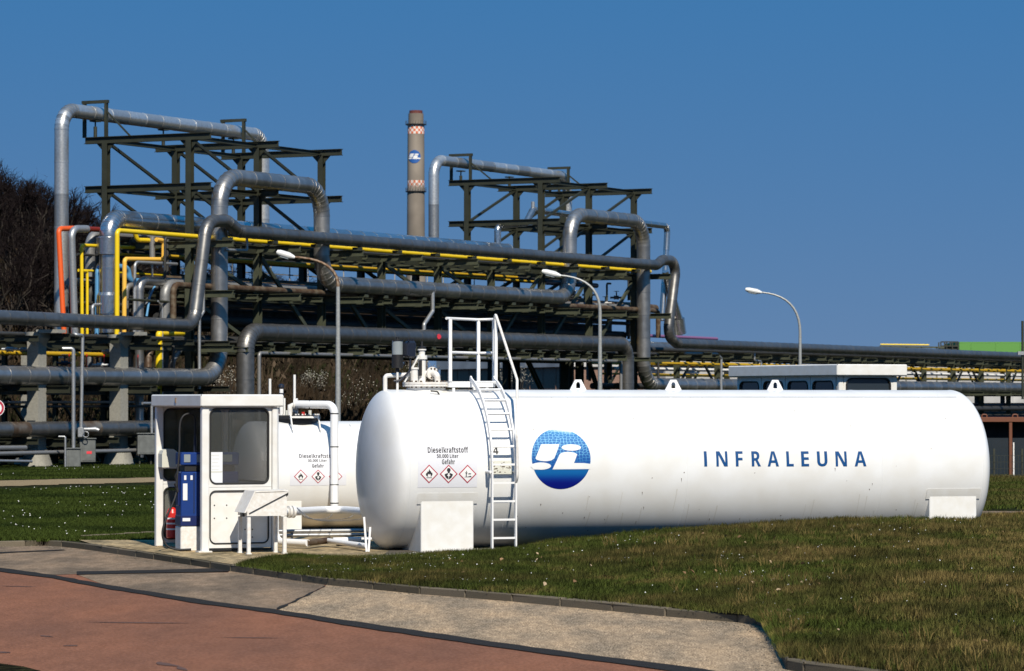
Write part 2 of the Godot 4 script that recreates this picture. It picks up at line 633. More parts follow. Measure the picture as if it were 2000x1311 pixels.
func kerb_line() -> Array:
	return [Vector3(-60, 0.1, -59.2), Vector3(-9.000, 0.100, -56.941), Vector3(-8.125, 0.100, -57.353), Vector3(-7.854, 0.100, -57.562), Vector3(-7.499, 0.100, -57.147), Vector3(-6.989, 0.100, -56.134), Vector3(-5.489, 0.100, -52.594), Vector3(-4.019, 0.100, -49.014), Vector3(-2.435, 0.100, -45.366), Vector3(-1.161, 0.100, -43.261), Vector3(0.000, 0.100, -41.669),
		Vector3(1.736, 0.100, -38.812), Vector3(2.479, 0.100, -37.794), Vector3(2.661, 0.100, -37.349), Vector3(2.715, 0.100, -36.574), Vector3(2.646, 0.100, -34.808), Vector3(2.556, 0.100, -32.860), Vector3(2.491, 0.100, -31.181), Vector3(2.618, 0.100, -30.817), Vector3(3.195, 0.100, -29.776), Vector3(4.374, 0.100, -27.697), Vector3(5.901, 0.100, -24.759), Vector3(40, 0.1, -20)]


func ground() -> void:
	var m := MB.new()
	m.quad(Vector3(-3000, -0.06, 300), Vector3(3000, -0.06, 300), Vector3(3000, -0.06, -4000), Vector3(-3000, -0.06, -4000), Vector3.UP)
	struct("ground", m, M.dirt)
	struct("road", sheet_of([Vector3(-60, 0, 10), Vector3(60, 0, 10), Vector3(60, 0, -75), Vector3(-60, 0, -75)]), M.asphalt_red)
	# the concrete apron between the red road and the kerb, in three slabs
	var upper := [Vector3(-27.959, 0.000, -74.990), Vector3(-10.487, 0.000, -54.104), Vector3(-7.456, 0.000, -50.008), Vector3(-6.437, 0.000, -47.975), Vector3(-5.437, 0.000, -45.592), Vector3(-3.747, 0.000, -41.893), Vector3(-2.814, 0.000, -40.162), Vector3(-1.385, 0.000, -37.180), Vector3(0.000, 0.000, -34.395), Vector3(0.971, 0.000, -32.566), Vector3(1.724, 0.000, -31.272), Vector3(3.336, 0.000, -27.991), Vector3(4.846, 0.000, -25.027)]
	var lower := [Vector3(-27.583, 0.000, -73.982), Vector3(-10.186, 0.000, -52.554), Vector3(-7.279, 0.000, -48.826), Vector3(-6.327, 0.000, -47.153), Vector3(-5.320, 0.000, -44.607), Vector3(-3.864, 0.000, -41.472), Vector3(-2.760, 0.000, -39.396), Vector3(-1.355, 0.000, -36.362), Vector3(0.000, 0.000, -33.694), Vector3(1.240, 0.000, -31.391), Vector3(2.909, 0.000, -27.897), Vector3(4.590, 0.000, -24.654)]
	var apron := Node3D.new()
	apron.name = "pavement"
	add_child(apron)
	apron.set_meta("kind", "structure")
	part("slab", sheet_of(at_y([Vector3(-30.005, 0.000, -80.473), Vector3(-9.381, 0.000, -59.354), Vector3(-8.216, 0.000, -60.220), Vector3(-5.741, 0.000, -55.005), Vector3(-4.161, 0.000, -50.934), Vector3(-4.040, 0.000, -48.826), Vector3(-6.115, 0.000, -48.255), Vector3(-6.437, 0.000, -47.975), Vector3(-7.456, 0.000, -50.008), Vector3(-10.487, 0.000, -54.104), Vector3(-27.959, 0.000, -74.990)], 0.004)), M.slab_grey, apron)
	part("slab", sheet_of(at_y([Vector3(-6.097, 0.000, -48.115), Vector3(-4.021, 0.000, -48.682), Vector3(-4.146, 0.000, -50.934), Vector3(-2.524, 0.000, -47.153), Vector3(-2.474, 0.000, -45.094), Vector3(-2.754, 0.000, -40.162), Vector3(-2.814, 0.000, -40.162), Vector3(-3.747, 0.000, -41.893), Vector3(-5.437, 0.000, -45.592)], 0.004)), M.slab_grey, apron)
	part("slab", sheet_of(at_y([Vector3(-2.447, 0.000, -44.971), Vector3(-2.496, 0.000, -47.153), Vector3(0.000, 0.000, -43.549), Vector3(1.814, 0.000, -40.556), Vector3(2.695, 0.000, -39.302), Vector3(2.895, 0.000, -38.840), Vector3(2.579, 0.000, -31.753), Vector3(3.330, 0.000, -31.038), Vector3(4.560, 0.000, -28.870), Vector3(5.159, 0.000, -26.639), Vector3(4.846, 0.000, -25.027), Vector3(3.336, 0.000, -27.991), Vector3(1.724, 0.000, -31.272), Vector3(0.971, 0.000, -32.566), Vector3(0.000, 0.000, -34.395), Vector3(-1.385, 0.000, -37.180), Vector3(-2.729, 0.000, -40.064)], 0.004)), M.slab_tan, apron)
	struct("road_tar_strip", ribbon(at_y(upper, 0.009), at_y(lower, 0.009), 0.025), M.tar)
	struct("road_tar_strip", ribbon(at_y([Vector3(-6.173, 0.000, -48.826), Vector3(-5.141, 0.000, -49.263), Vector3(-4.103, 0.000, -49.857)], 0.012), at_y([Vector3(-6.080, 0.000, -47.975), Vector3(-5.051, 0.000, -48.397), Vector3(-4.033, 0.000, -48.826)], 0.012), 0.03), M.tar)
	struct("road_tar_strip", ribbon(at_y([Vector3(-9.649, 0.000, -53.927), Vector3(-8.201, 0.000, -55.005), Vector3(-7.340, 0.000, -55.936)], 0.012), at_y([Vector3(-9.555, 0.000, -53.404), Vector3(-8.147, 0.000, -54.641), Vector3(-7.232, 0.000, -55.747)], 0.012), 0.03), M.tar)
	struct("road_joint", ribbon(at_y([Vector3(-2.460, 0.000, -45.094), Vector3(-2.607, 0.000, -42.650), Vector3(-2.760, 0.000, -40.260)], 0.012), at_y([Vector3(-2.434, 0.000, -44.971), Vector3(-2.575, 0.000, -42.540), Vector3(-2.723, 0.000, -40.064)], 0.012), 0.02), M.tar)
	# skid marks and cracks on the red asphalt
	for s in [[Vector3(-4.684, 0.000, -37.862), Vector3(-3.528, 0.000, -37.689), 0.05], [Vector3(-3.010, 0.000, -35.427), Vector3(-2.355, 0.000, -35.351), 0.03], [Vector3(-6.741, 0.000, -45.217), Vector3(-6.201, 0.000, -44.971), 0.04], [Vector3(-3.303, 0.000, -32.123), Vector3(-3.058, 0.000, -31.571), 0.05], [Vector3(-3.058, 0.000, -31.571), Vector3(-2.942, 0.000, -31.096), 0.03], [Vector3(-4.900, 0.000, -35.733), Vector3(-4.736, 0.000, -35.503), 0.03], [Vector3(-4.399, 0.000, -34.324), Vector3(-4.335, 0.000, -34.182), 0.06], [Vector3(-4.981, 0.000, -33.422), Vector3(-4.861, 0.000, -33.287), 0.08]]:
		var a: Vector3 = s[0]
		var b: Vector3 = s[1]
		var side := (b - a).cross(Vector3.UP).normalized() * float(s[2])
		var up := []
		var dn := []
		for k in 9:
			var p := a.lerp(b, k / 8.0) + Vector3(0, 0.005, 0) + side * rng.randf_range(-0.2, 0.2)
			var w := sin(PI * (k + 0.3) / 8.6)
			up.push_back(p + side * w * 2.0)
			dn.push_back(p - side * w * 0.6)
		dn.reverse()
		struct("road_mark", sheet_of(up + dn), M.skid)
	# kerb
	var kerb := Node3D.new()
	kerb.name = "kerb"
	add_child(kerb)
	kerb.set_meta("kind", "structure")
	var line := kerb_line()
	for i in line.size() - 1:
		var a: Vector3 = line[i]
		var b: Vector3 = line[i + 1]
		if a.distance_to(b) > 20.0:
			b = a + (b - a).normalized() * 8.0 if i > 2 else b
			a = b + (a - b).normalized() * 8.0 if i == 0 else a
		var k: int = max(1, int(round(a.distance_to(b) / 1.0)))
		var dir := (b - a).normalized()
		var inward := Vector3(dir.z, 0, -dir.x)
		if inward.dot(Vector3(0.3, 0, -1)) < 0.0 and i < 13:
			inward = -inward
		for j in k:
			var p := a.lerp(b, (j + 0.5) / k) + inward * 0.06
			var bas := Basis(dir, Vector3.UP, dir.cross(Vector3.UP)) * Basis(Vector3.UP, rng.randf_range(-0.012, 0.012)) * Basis(Vector3.BACK, rng.randf_range(-0.006, 0.006))
			var st := MB.new()
			st.box(Vector3.ZERO, Vector3(a.distance_to(b) / k - 0.012, 0.16, 0.12), bas, 0.014)
			part("kerb_stone", st, M.kerb[rng.randi() % 3], kerb, p + Vector3(0, -0.08 + rng.randf_range(-0.006, 0.004), 0))
	# lawn behind the kerb as one sheet
	var lawn := []
	for p in line:
		lawn.push_back(Vector3(p.x, 0.085, p.z))
	lawn.push_back(Vector3(900, 0.085, -20))
	lawn.push_back(Vector3(900, 0.085, -900))
	lawn.push_back(Vector3(-900, 0.085, -900))
	lawn.push_back(Vector3(-900, 0.085, -59.2))
	struct("lawn", sheet_of(lawn), M.lawn)
	struct("lawn_corner", sheet_of([Vector3(-5.117, 0.030, -31.793), Vector3(-4.710, 0.030, -31.608), Vector3(-4.446, 0.030, -31.246), Vector3(-4.211, 0.030, -30.717), Vector3(-4.021, 0.030, -29.657), Vector3(-4.817, 0.030, -29.657)]), M.bank)
	struct("path", ribbon([Vector3(-17.927, 0.100, -100.154), Vector3(-14.845, 0.100, -99.525), Vector3(-13.315, 0.100, -101.438), Vector3(-11.878, 0.100, -102.092), Vector3(-10.404, 0.100, -104.106)], [Vector3(-16.564, 0.100, -92.544), Vector3(-13.885, 0.100, -93.088), Vector3(-12.513, 0.100, -95.330), Vector3(-11.226, 0.100, -96.492), Vector3(-9.823, 0.100, -98.289)], 0.25), M.path)
	# pad under the filling booth, edged with flat stones at the back
	struct("pavement_pad", sheet_of(at_y([Vector3(-6.955, 0.100, -56.334), Vector3(-5.508, 0.100, -52.769), Vector3(-3.983, 0.100, -49.014), Vector3(-3.836, 0.100, -49.473), Vector3(-3.372, 0.100, -51.399), Vector3(-2.715, 0.100, -50.579), Vector3(-1.798, 0.100, -50.258), Vector3(-0.908, 0.100, -60.880), Vector3(-1.124, 0.100, -75.365), Vector3(-4.946, 0.100, -75.365), Vector3(-5.476, 0.100, -63.314), Vector3(-6.259, 0.100, -59.958), Vector3(-7.055, 0.100, -58.411), Vector3(-7.322, 0.100, -57.772)], 0.104)), M.pad)
	for i in 9:
		var a: Vector3 = Vector3(-7.289, 0.100, -58.196)
		var b: Vector3 = Vector3(-6.169, 0.100, -59.958)
		var st := MB.new()
		var d := (b - a).normalized()
		st.box(Vector3.ZERO, Vector3(a.distance_to(b) / 9.0 - 0.02, 0.12, 0.1), Basis(d, Vector3.UP, d.cross(Vector3.UP)), 0.01)
		part("kerb_stone", st, M.kerb[1], kerb, a.lerp(b, (i + 0.5) / 9.0) + Vector3(0, -0.01 + rng.randf() * 0.01, 0))
	struct("gravel", sheet_of(at_y([Vector3(-2.280, 0.100, -49.319), Vector3(-1.475, 0.100, -49.473), Vector3(-0.542, 0.100, -51.904), Vector3(0.413, 0.100, -55.350), Vector3(3.563, 0.100, -59.732), Vector3(8.497, 0.100, -63.314), Vector3(9.656, 0.100, -71.941), Vector3(0.000, 0.100, -62.073), Vector3(-1.748, 0.100, -58.627), Vector3(-1.980, 0.100, -51.068)], 0.109)), M.gravel)
	# the bank of grass in front of the tank, from the kerb up to its crest
	var bank := MB.new()
	var rows := 26
	var prev := []
	var cols := 110
	for i in cols + 1:
		var col := []
		for j in rows + 1:
			col.push_back(bank_point(float(i) / cols, float(j) / rows))
		if i:
			for j in rows:
				var nn: Vector3 = (prev[j + 1] - prev[j]).cross(col[j] - prev[j]).normalized()
				if nn.y < 0.0:
					nn = -nn
				bank.quad(prev[j], prev[j + 1], col[j + 1], col[j], nn)
		prev = col
	struct("grass_bank", bank, M.bank)
	# raised lawn beyond the right end of the tank, with a paved strip
	var rear := MB.new()
	for i in 20:
		for j in 16:
			var q := []
			for k in [[0, 0], [1, 0], [1, 1], [0, 1]]:
				q.push_back(rear_point((i + k[0]) / 20.0, (j + k[1]) / 16.0))
			rear.quad(q[0], q[1], q[2], q[3], Vector3.UP)
	struct("lawn_rear", rear, M.lawn)
	struct("path_paved", sheet_of([Vector3(7.641, 0.470, -59.580), Vector3(8.033, 0.470, -59.847), Vector3(11.348, 0.470, -58.535), Vector3(11.761, 0.470, -60.662), Vector3(7.852, 0.470, -61.219)]), M.slab_grey)
	var ks := MB.new()
	ks.bar(Vector3(7.650, 0.450, -59.646), Vector3(11.363, 0.450, -58.610), 0.12, 0.1)
	part("kerb_stone", ks, M.kerb[1], kerb)


func rear_point(a: float, b: float) -> Vector3:
	var d := 56.5 + b * 33.0
	var x: float = 6.2 + (d - 56.5) * 0.13 + a * 22.0
	return Vector3(x, 0.07 + 0.38 * smoothstep(0.0, 0.09, a), -d)


var bank_k := []
var bank_r := []
var bank_noise: FastNoiseLite


func along(pts: Array, f: float) -> Vector3:
	var k: float = clampf(f, 0.0, 1.0) * (pts.size() - 1)
	var i: int = min(int(k), pts.size() - 2)
	return pts[i].lerp(pts[i + 1], k - i)


func bank_point(f: float, g: float) -> Vector3:
	if bank_k.is_empty():
		bank_k = [Vector3(-3.878, 0.100, -48.713), Vector3(-2.438, 0.100, -45.431), Vector3(-1.164, 0.100, -43.379), Vector3(0.000, 0.100, -41.779), Vector3(1.740, 0.100, -38.907), Vector3(2.667, 0.100, -37.437), Vector3(2.702, 0.100, -35.830), Vector3(2.576, 0.100, -32.860), Vector3(2.532, 0.100, -31.181), Vector3(3.201, 0.100, -29.832), Vector3(4.382, 0.100, -27.745), Vector3(5.665, 0.100, -25.352)]
		bank_r = [Vector3(-3.361, 0.100, -51.233), Vector3(-2.338, 0.100, -50.579), Vector3(-1.066, 0.100, -51.068), Vector3(-0.309, 0.130, -51.753), Vector3(0.638, 0.210, -53.518), Vector3(2.014, 0.350, -54.016), Vector3(3.239, 0.420, -54.295), Vector3(4.491, 0.460, -54.750), Vector3(5.790, 0.500, -55.465), Vector3(7.593, 0.520, -56.569), Vector3(9.232, 0.520, -57.316), Vector3(12.936, 0.520, -57.825)]
		bank_noise = FastNoiseLite.new()
		bank_noise.seed = 5
		bank_noise.frequency = 0.35
	var a := along(bank_k, f)
	var b := along(bank_r, f)
	var h: float = g / 0.9
	var p := a.lerp(b, min(h, 1.0))
	p.y = lerpf(a.y, b.y, smoothstep(0.0, 1.0, min(h, 1.0)) * 0.45 + min(h, 1.0) * 0.55)
	if h > 1.0:
		p += (b - a).normalized() * (h - 1.0) * 6.0
		p.y = lerpf(b.y, 0.06 if f < 0.81 else 0.44, smoothstep(1.0, 1.11, h))
	p.y += bank_noise.get_noise_2d(p.x, p.z) * 0.05 * smoothstep(0.0, 0.15, g)
	return p


func hill_height(x: float, d: float) -> float:
	var t := -(x + 16.2) * 0.8865 + (d - 119.0) * 0.4628
	var a: float = 10.0 * clampf((1.0 - x) / 30.0, 0.0, 1.5)
	return 0.05 + a * smoothstep(9.0, 42.0, t) + 0.5 * sin(x * 0.31 + d * 0.17) * smoothstep(12.0, 30.0, t) * clampf((1.0 - x) / 8.0, 0.0, 1.0)


# ---------------------------------------------------------------- the wooded slope behind the pipes
func hill() -> void:
	var m := MB.new()
	var st := 4.0
	for i in 40:
		for j in 45:
			var q := []
			var nn := []
			for k in [[0, 0], [1, 0], [1, 1], [0, 1]]:
				var x: float = -130.0 + (i + k[0]) * st
				var d: float = 120.0 + (j + k[1]) * st
				q.push_back(Vector3(x, hill_height(x, d), -d))
				nn.push_back(Vector3(hill_height(x - 1, d) - hill_height(x + 1, d), 2.0, -(hill_height(x, d - 1) - hill_height(x, d + 1))).normalized())
			m.quads(q[0], q[1], q[2], q[3], nn[0], nn[1], nn[2], nn[3])
	struct("hill", m, M.hillside)
	# brushwood: tangles of bare twigs
	var bush := MB.new()
	for i in 110:
		var a := rng.randf() * TAU
		var b := Vector3(cos(a), 0, sin(a)) * rng.randf() * 0.5
		var e := b + Vector3(cos(a) * rng.randf() * 0.7, rng.randf_range(0.5, 1.1), sin(a) * rng.randf() * 0.7)
		var mid := b.lerp(e, 0.5) + Vector3(rng.randf_range(-0.15, 0.15), 0.08, rng.randf_range(-0.15, 0.15))
		var w := Vector3(rng.randf_range(-1, 1), 0, rng.randf_range(-1, 1)).normalized() * rng.randf_range(0.012, 0.026)
		var nn := w.cross(Vector3.UP).normalized()
		bush.quad(b - w, b + w, mid + w, mid - w, nn)
		bush.tri(mid - w, mid + w, e, nn, nn, nn)
	for i in 26:
		var p := Vector3(rng.randf_range(-0.8, 0.8), rng.randf_range(0.1, 0.95), rng.randf_range(-0.8, 0.8))
		var u := Vector3(rng.randf_range(-1, 1), rng.randf_range(-1, 1), rng.randf_range(-1, 1)).normalized() * 0.075
		var w := u.cross(Vector3(rng.randf_range(-1, 1), 1, rng.randf_range(-1, 1))).normalized() * 0.045
		var nn := u.cross(w).normalized()
		bush.quad(p - u, p + w, p + u, p - w, nn)
	var places := []
	var tints := []
	for i in 6500:
		var x := rng.randf_range(-62.0, 3.0)
		var d := rng.randf_range(128.0, 235.0)
		var t := -(x + 16.2) * 0.8865 + (d - 119.0) * 0.4628
		if t < 9.5 or t > 75.0 or absf(x / d) > 0.26:
			continue
		var k := rng.randf_range(1.0, 2.3) * (0.75 if x > -6.0 else 1.0)
		places.push_back(Transform3D(Basis(Vector3.UP, rng.randf() * TAU).scaled(Vector3(k, k * rng.randf_range(0.8, 1.3), k)), Vector3(x, hill_height(x, d) - 0.1, -d)))
		var c: Color = [Color(0.045, 0.031, 0.020), Color(0.062, 0.043, 0.027), Color(0.034, 0.026, 0.018), Color(0.030, 0.032, 0.014), Color(0.085, 0.062, 0.042)][rng.randi() % 5]
		tints.push_back(c * rng.randf_range(0.6, 1.1))
	stuff("undergrowth", bush.done(), M.twig, places, tints, "bare brown brushwood covering the slope behind the pipe bridge", self, "undergrowth")
	# bare trees: five shapes, repeated
	var kinds := []
	var heights := []
	for k in 5:
		kinds.push_back(bare_tree(k))
		heights.push_back((kinds[k].get_child(1) as MeshInstance3D).mesh.get_aabb().end.y - 0.5)
	var spots := [[-20, 322, 178, 9.0], [4, 335, 182, 9.0], [36, 368, 184, 9.0], [70, 385, 182, 9.0], [105, 402, 184, 9.0], [-12, 372, 172, 9.0], [18, 345, 178, 9.5], [52, 372, 168, 8.6], [88, 398, 175, 8.2], [30, 420, 158, 7.0], [-30, 330, 185, 10], [125, 415, 180, 7.6], [160, 418, 188, 7.4], [190, 440, 180, 6.8],
		[70, 460, 160, 6.5], [5, 470, 152, 6.2], [140, 480, 165, 6.2], [240, 462, 196, 6.6], [290, 500, 200, 6.0], [330, 520, 206, 5.6], [420, 525, 204, 5.4], [480, 535, 210, 5.2], [540, 545, 212, 5.2], [590, 552, 214, 5.0], [640, 575, 210, 4.6],
		[700, 600, 212, 4.2], [770, 628, 208, 3.8], [390, 600, 184, 5.0], [100, 520, 158, 5.4]]
	var words := ["first", "second", "third", "fourth", "fifth", "sixth", "seventh", "eighth", "ninth", "tenth", "eleventh", "twelfth", "thirteenth", "fourteenth", "fifteenth", "sixteenth", "seventeenth", "eighteenth", "nineteenth", "twentieth", "twenty-first", "twenty-second", "twenty-third", "twenty-fourth", "twenty-fifth", "twenty-sixth", "twenty-seventh", "twenty-eighth", "twenty-ninth"]
	var order := range(spots.size())
	order.sort_custom(func(a, b): return spots[a][0] < spots[b][0])
	for r in order.size():
		var s: Array = spots[order[r]]
		var d: float = s[2]
		var x: float = (s[0] - 1000.0) / 6700.0 * d
		var top: float = 2.46 + (780.0 - s[1]) / 6700.0 * d
		var base := hill_height(x, d) - 0.2
		var o: Node3D = kinds[r % 5] if r < 5 else kinds[r % 5].duplicate()
		o.name = numbered("bare_tree")
		add_child(o)
		o.position = Vector3(x, base, -d)
		o.rotation.y = r * 1.7
		var tall: float = heights[r % 5]
		var k: float = max(top - base, 3.0) * 1.05 / tall
		o.scale = Vector3(max(k, 0.75), k, max(k, 0.75))
		tag(o, "bare leafless tree on the brown slope, %s from the left edge" % words[r], "tree", "bare trees on the slope behind the pipes")
	# blackthorn in flower
	var bl := [[690, 795, 162, 2.6, "large white-flowering bush on the slope beside the first street lamp pole"], [612, 745, 176, 1.3, "small sprig of white blossom on the slope left of the first lamp pole"], [435, 748, 158, 1.9, "white-flowering bush low on the slope behind the filling booth roof"], [820, 735, 178, 1.6, "pale blossoming bush behind the manhole of the large tank"], [1005, 735, 200, 1.5, "pale blossoming bush right of the white guard rail"]]
	for s in bl:
		var d: float = s[2]
		var x: float = (s[0] - 1000.0) / 6700.0 * d
		var y: float = 2.46 + (780.0 - s[1]) / 6700.0 * d
		var g := hill_height(x, d)
		var o := thing("flowering_bush", s[4], "bush", Vector3(x, g - 0.1, -d), 0.0, "white-flowering bushes on the slope")
		var br := MB.new()
		var fl := MB.new()
		var rad: float = s[3] * 0.8
		var cy: float = max(y - g, rad * 0.5)
		for i in 44:
			var dir := Vector3(rng.randfn(), rng.randfn() * 0.7 + 0.2, rng.randfn()).normalized()
			var tip := Vector3(0, cy, 0) + dir * rad * rng.randf_range(0.4, 1.0) * 0.8
			br.tube([Vector3(rng.randf_range(-0.2, 0.2), 0, 0), Vector3(0, cy * 0.5, 0) + dir * 0.3, tip], [0.03, 0.02, 0.008], 4, false)
			for j in 9:
				var p := tip + Vector3(rng.randfn(), rng.randfn(), rng.randfn()) * rad * 0.12
				var u := Vector3(rng.randfn(), rng.randfn(), rng.randfn()).normalized() * rng.randf_range(0.015, 0.04)
				var w := u.cross(Vector3(0.3, 1, 0.5)).normalized() * 0.03
				fl.quad(p - u, p + w, p + u, p - w, u.cross(w).normalized())
		part("stem", br, M.bark, o)
		part("blossom", fl, mat(Color(0.30, 0.28, 0.23), 0.8), o)


func branch(wood: MB, twigs: MB, p: Vector3, dir: Vector3, l: float, r: float, depth: int, g: RandomNumberGenerator) -> void:
	var mid := p + dir * l * 0.5 + Vector3(g.randfn(), g.randfn() * 0.4, g.randfn()) * l * 0.05
	var e := p + dir * l
	if depth >= 2:
		wood.tube([p, mid, e], [r, r * 0.82, r * 0.62], 6 if depth > 3 else 4, false)
	else:
		twigs.tube([p, mid, e], [r, r * 0.8, r * 0.4], 3, false)
	if depth == 0:
		return
	var k := 3 if depth > 1 else 5
	for i in k:
		var f := 1.0 if i == 0 else g.randf_range(0.45, 1.0)
		var q := p.lerp(e, f)
		var ax := Vector3(g.randfn(), g.randfn() * 0.5, g.randfn()).normalized()
		var nd := dir.rotated(ax, g.randf_range(0.25, 0.85)) + Vector3(0, 0.13, 0)
		branch(wood, twigs, q, nd.normalized(), l * g.randf_range(0.6, 0.82), max(r * (0.62 if i else 0.7), 0.012), depth - 1, g)


func bare_tree(k: int) -> Node3D:
	var g := RandomNumberGenerator.new()
	g.seed = 100 + k
	var o := Node3D.new()
	var wood := MB.new()
	var twigs := MB.new()
	twigs.col = Color(0.019, 0.0155, 0.012)
	var n := 2 + k % 3
	for i in n:
		var d := Vector3(g.randfn() * 0.22, 1, g.randfn() * 0.22).normalized()
		branch(wood, twigs, Vector3(g.randf_range(-0.4, 0.4), 0, g.randf_range(-0.4, 0.4)), d, 3.0, 0.16, 5, g)
	for i in 2200:   # the finest twigs at the edge of the crown
		var p: Vector3 = twigs.v[g.randi() % twigs.v.size()]
		var u := Vector3(g.randfn(), g.randfn() + 0.6, g.randfn()).normalized() * g.randf_range(0.3, 0.7)
		var w := u.cross(Vector3(g.randfn(), g.randfn(), g.randfn())).normalized() * 0.014
		var nn := u.cross(w).normalized()
		twigs.tri(p - w, p + w, p + u, nn, nn, nn)
	part("trunk", wood, M.bark, o)
	part("crown", twigs, M.twig, o)
	return o



# ---------------------------------------------------------------- far away
func ring_cell(m: MB, r: float, a0: float, a1: float, y0: float, y1: float) -> void:
	var n := 2
	for i in n:
		var p := lerpf(a0, a1, float(i) / n)
		var q := lerpf(a0, a1, float(i + 1) / n)
		var u := Vector3(sin(p), 0, cos(p))
		var w := Vector3(sin(q), 0, cos(q))
		m.quads(u * r + Vector3(0, y0, 0), w * r + Vector3(0, y0, 0), w * r + Vector3(0, y1, 0), u * r + Vector3(0, y1, 0), u, w, w, u)


func logo_shapes() -> Array:
	var l := [Vector2(-0.649, 0.457), Vector2(-0.026, 0.457), Vector2(-0.234, -0.004), Vector2(-0.33, -0.07), Vector2(-0.45, -0.096), Vector2(-0.58, -0.1), Vector2(-0.72, -0.085), Vector2(-0.84, -0.05), Vector2(-0.875, -0.004)]
	var e1 := []
	var e2 := []
	for i in 20:
		var a := TAU * i / 20
		e1.push_back(Vector2(0.366 + 0.33 * cos(a), 0.344 + 0.107 * sin(a)))
		e2.push_back(Vector2(-0.70 + 0.345 * cos(a), -0.254 + 0.117 * sin(a)))
	var c := [Vector2(-0.309, -0.363), Vector2(-0.043, 0.129), Vector2(0.03, 0.17), Vector2(0.14, 0.195), Vector2(0.3, 0.2), Vector2(0.45, 0.175), Vector2(0.549, 0.119), Vector2(0.426, -0.164), Vector2(0.75, -0.166), Vector2(0.98, -0.195), Vector2(0.98, -0.36)]
	return [l, e1, c, e2]


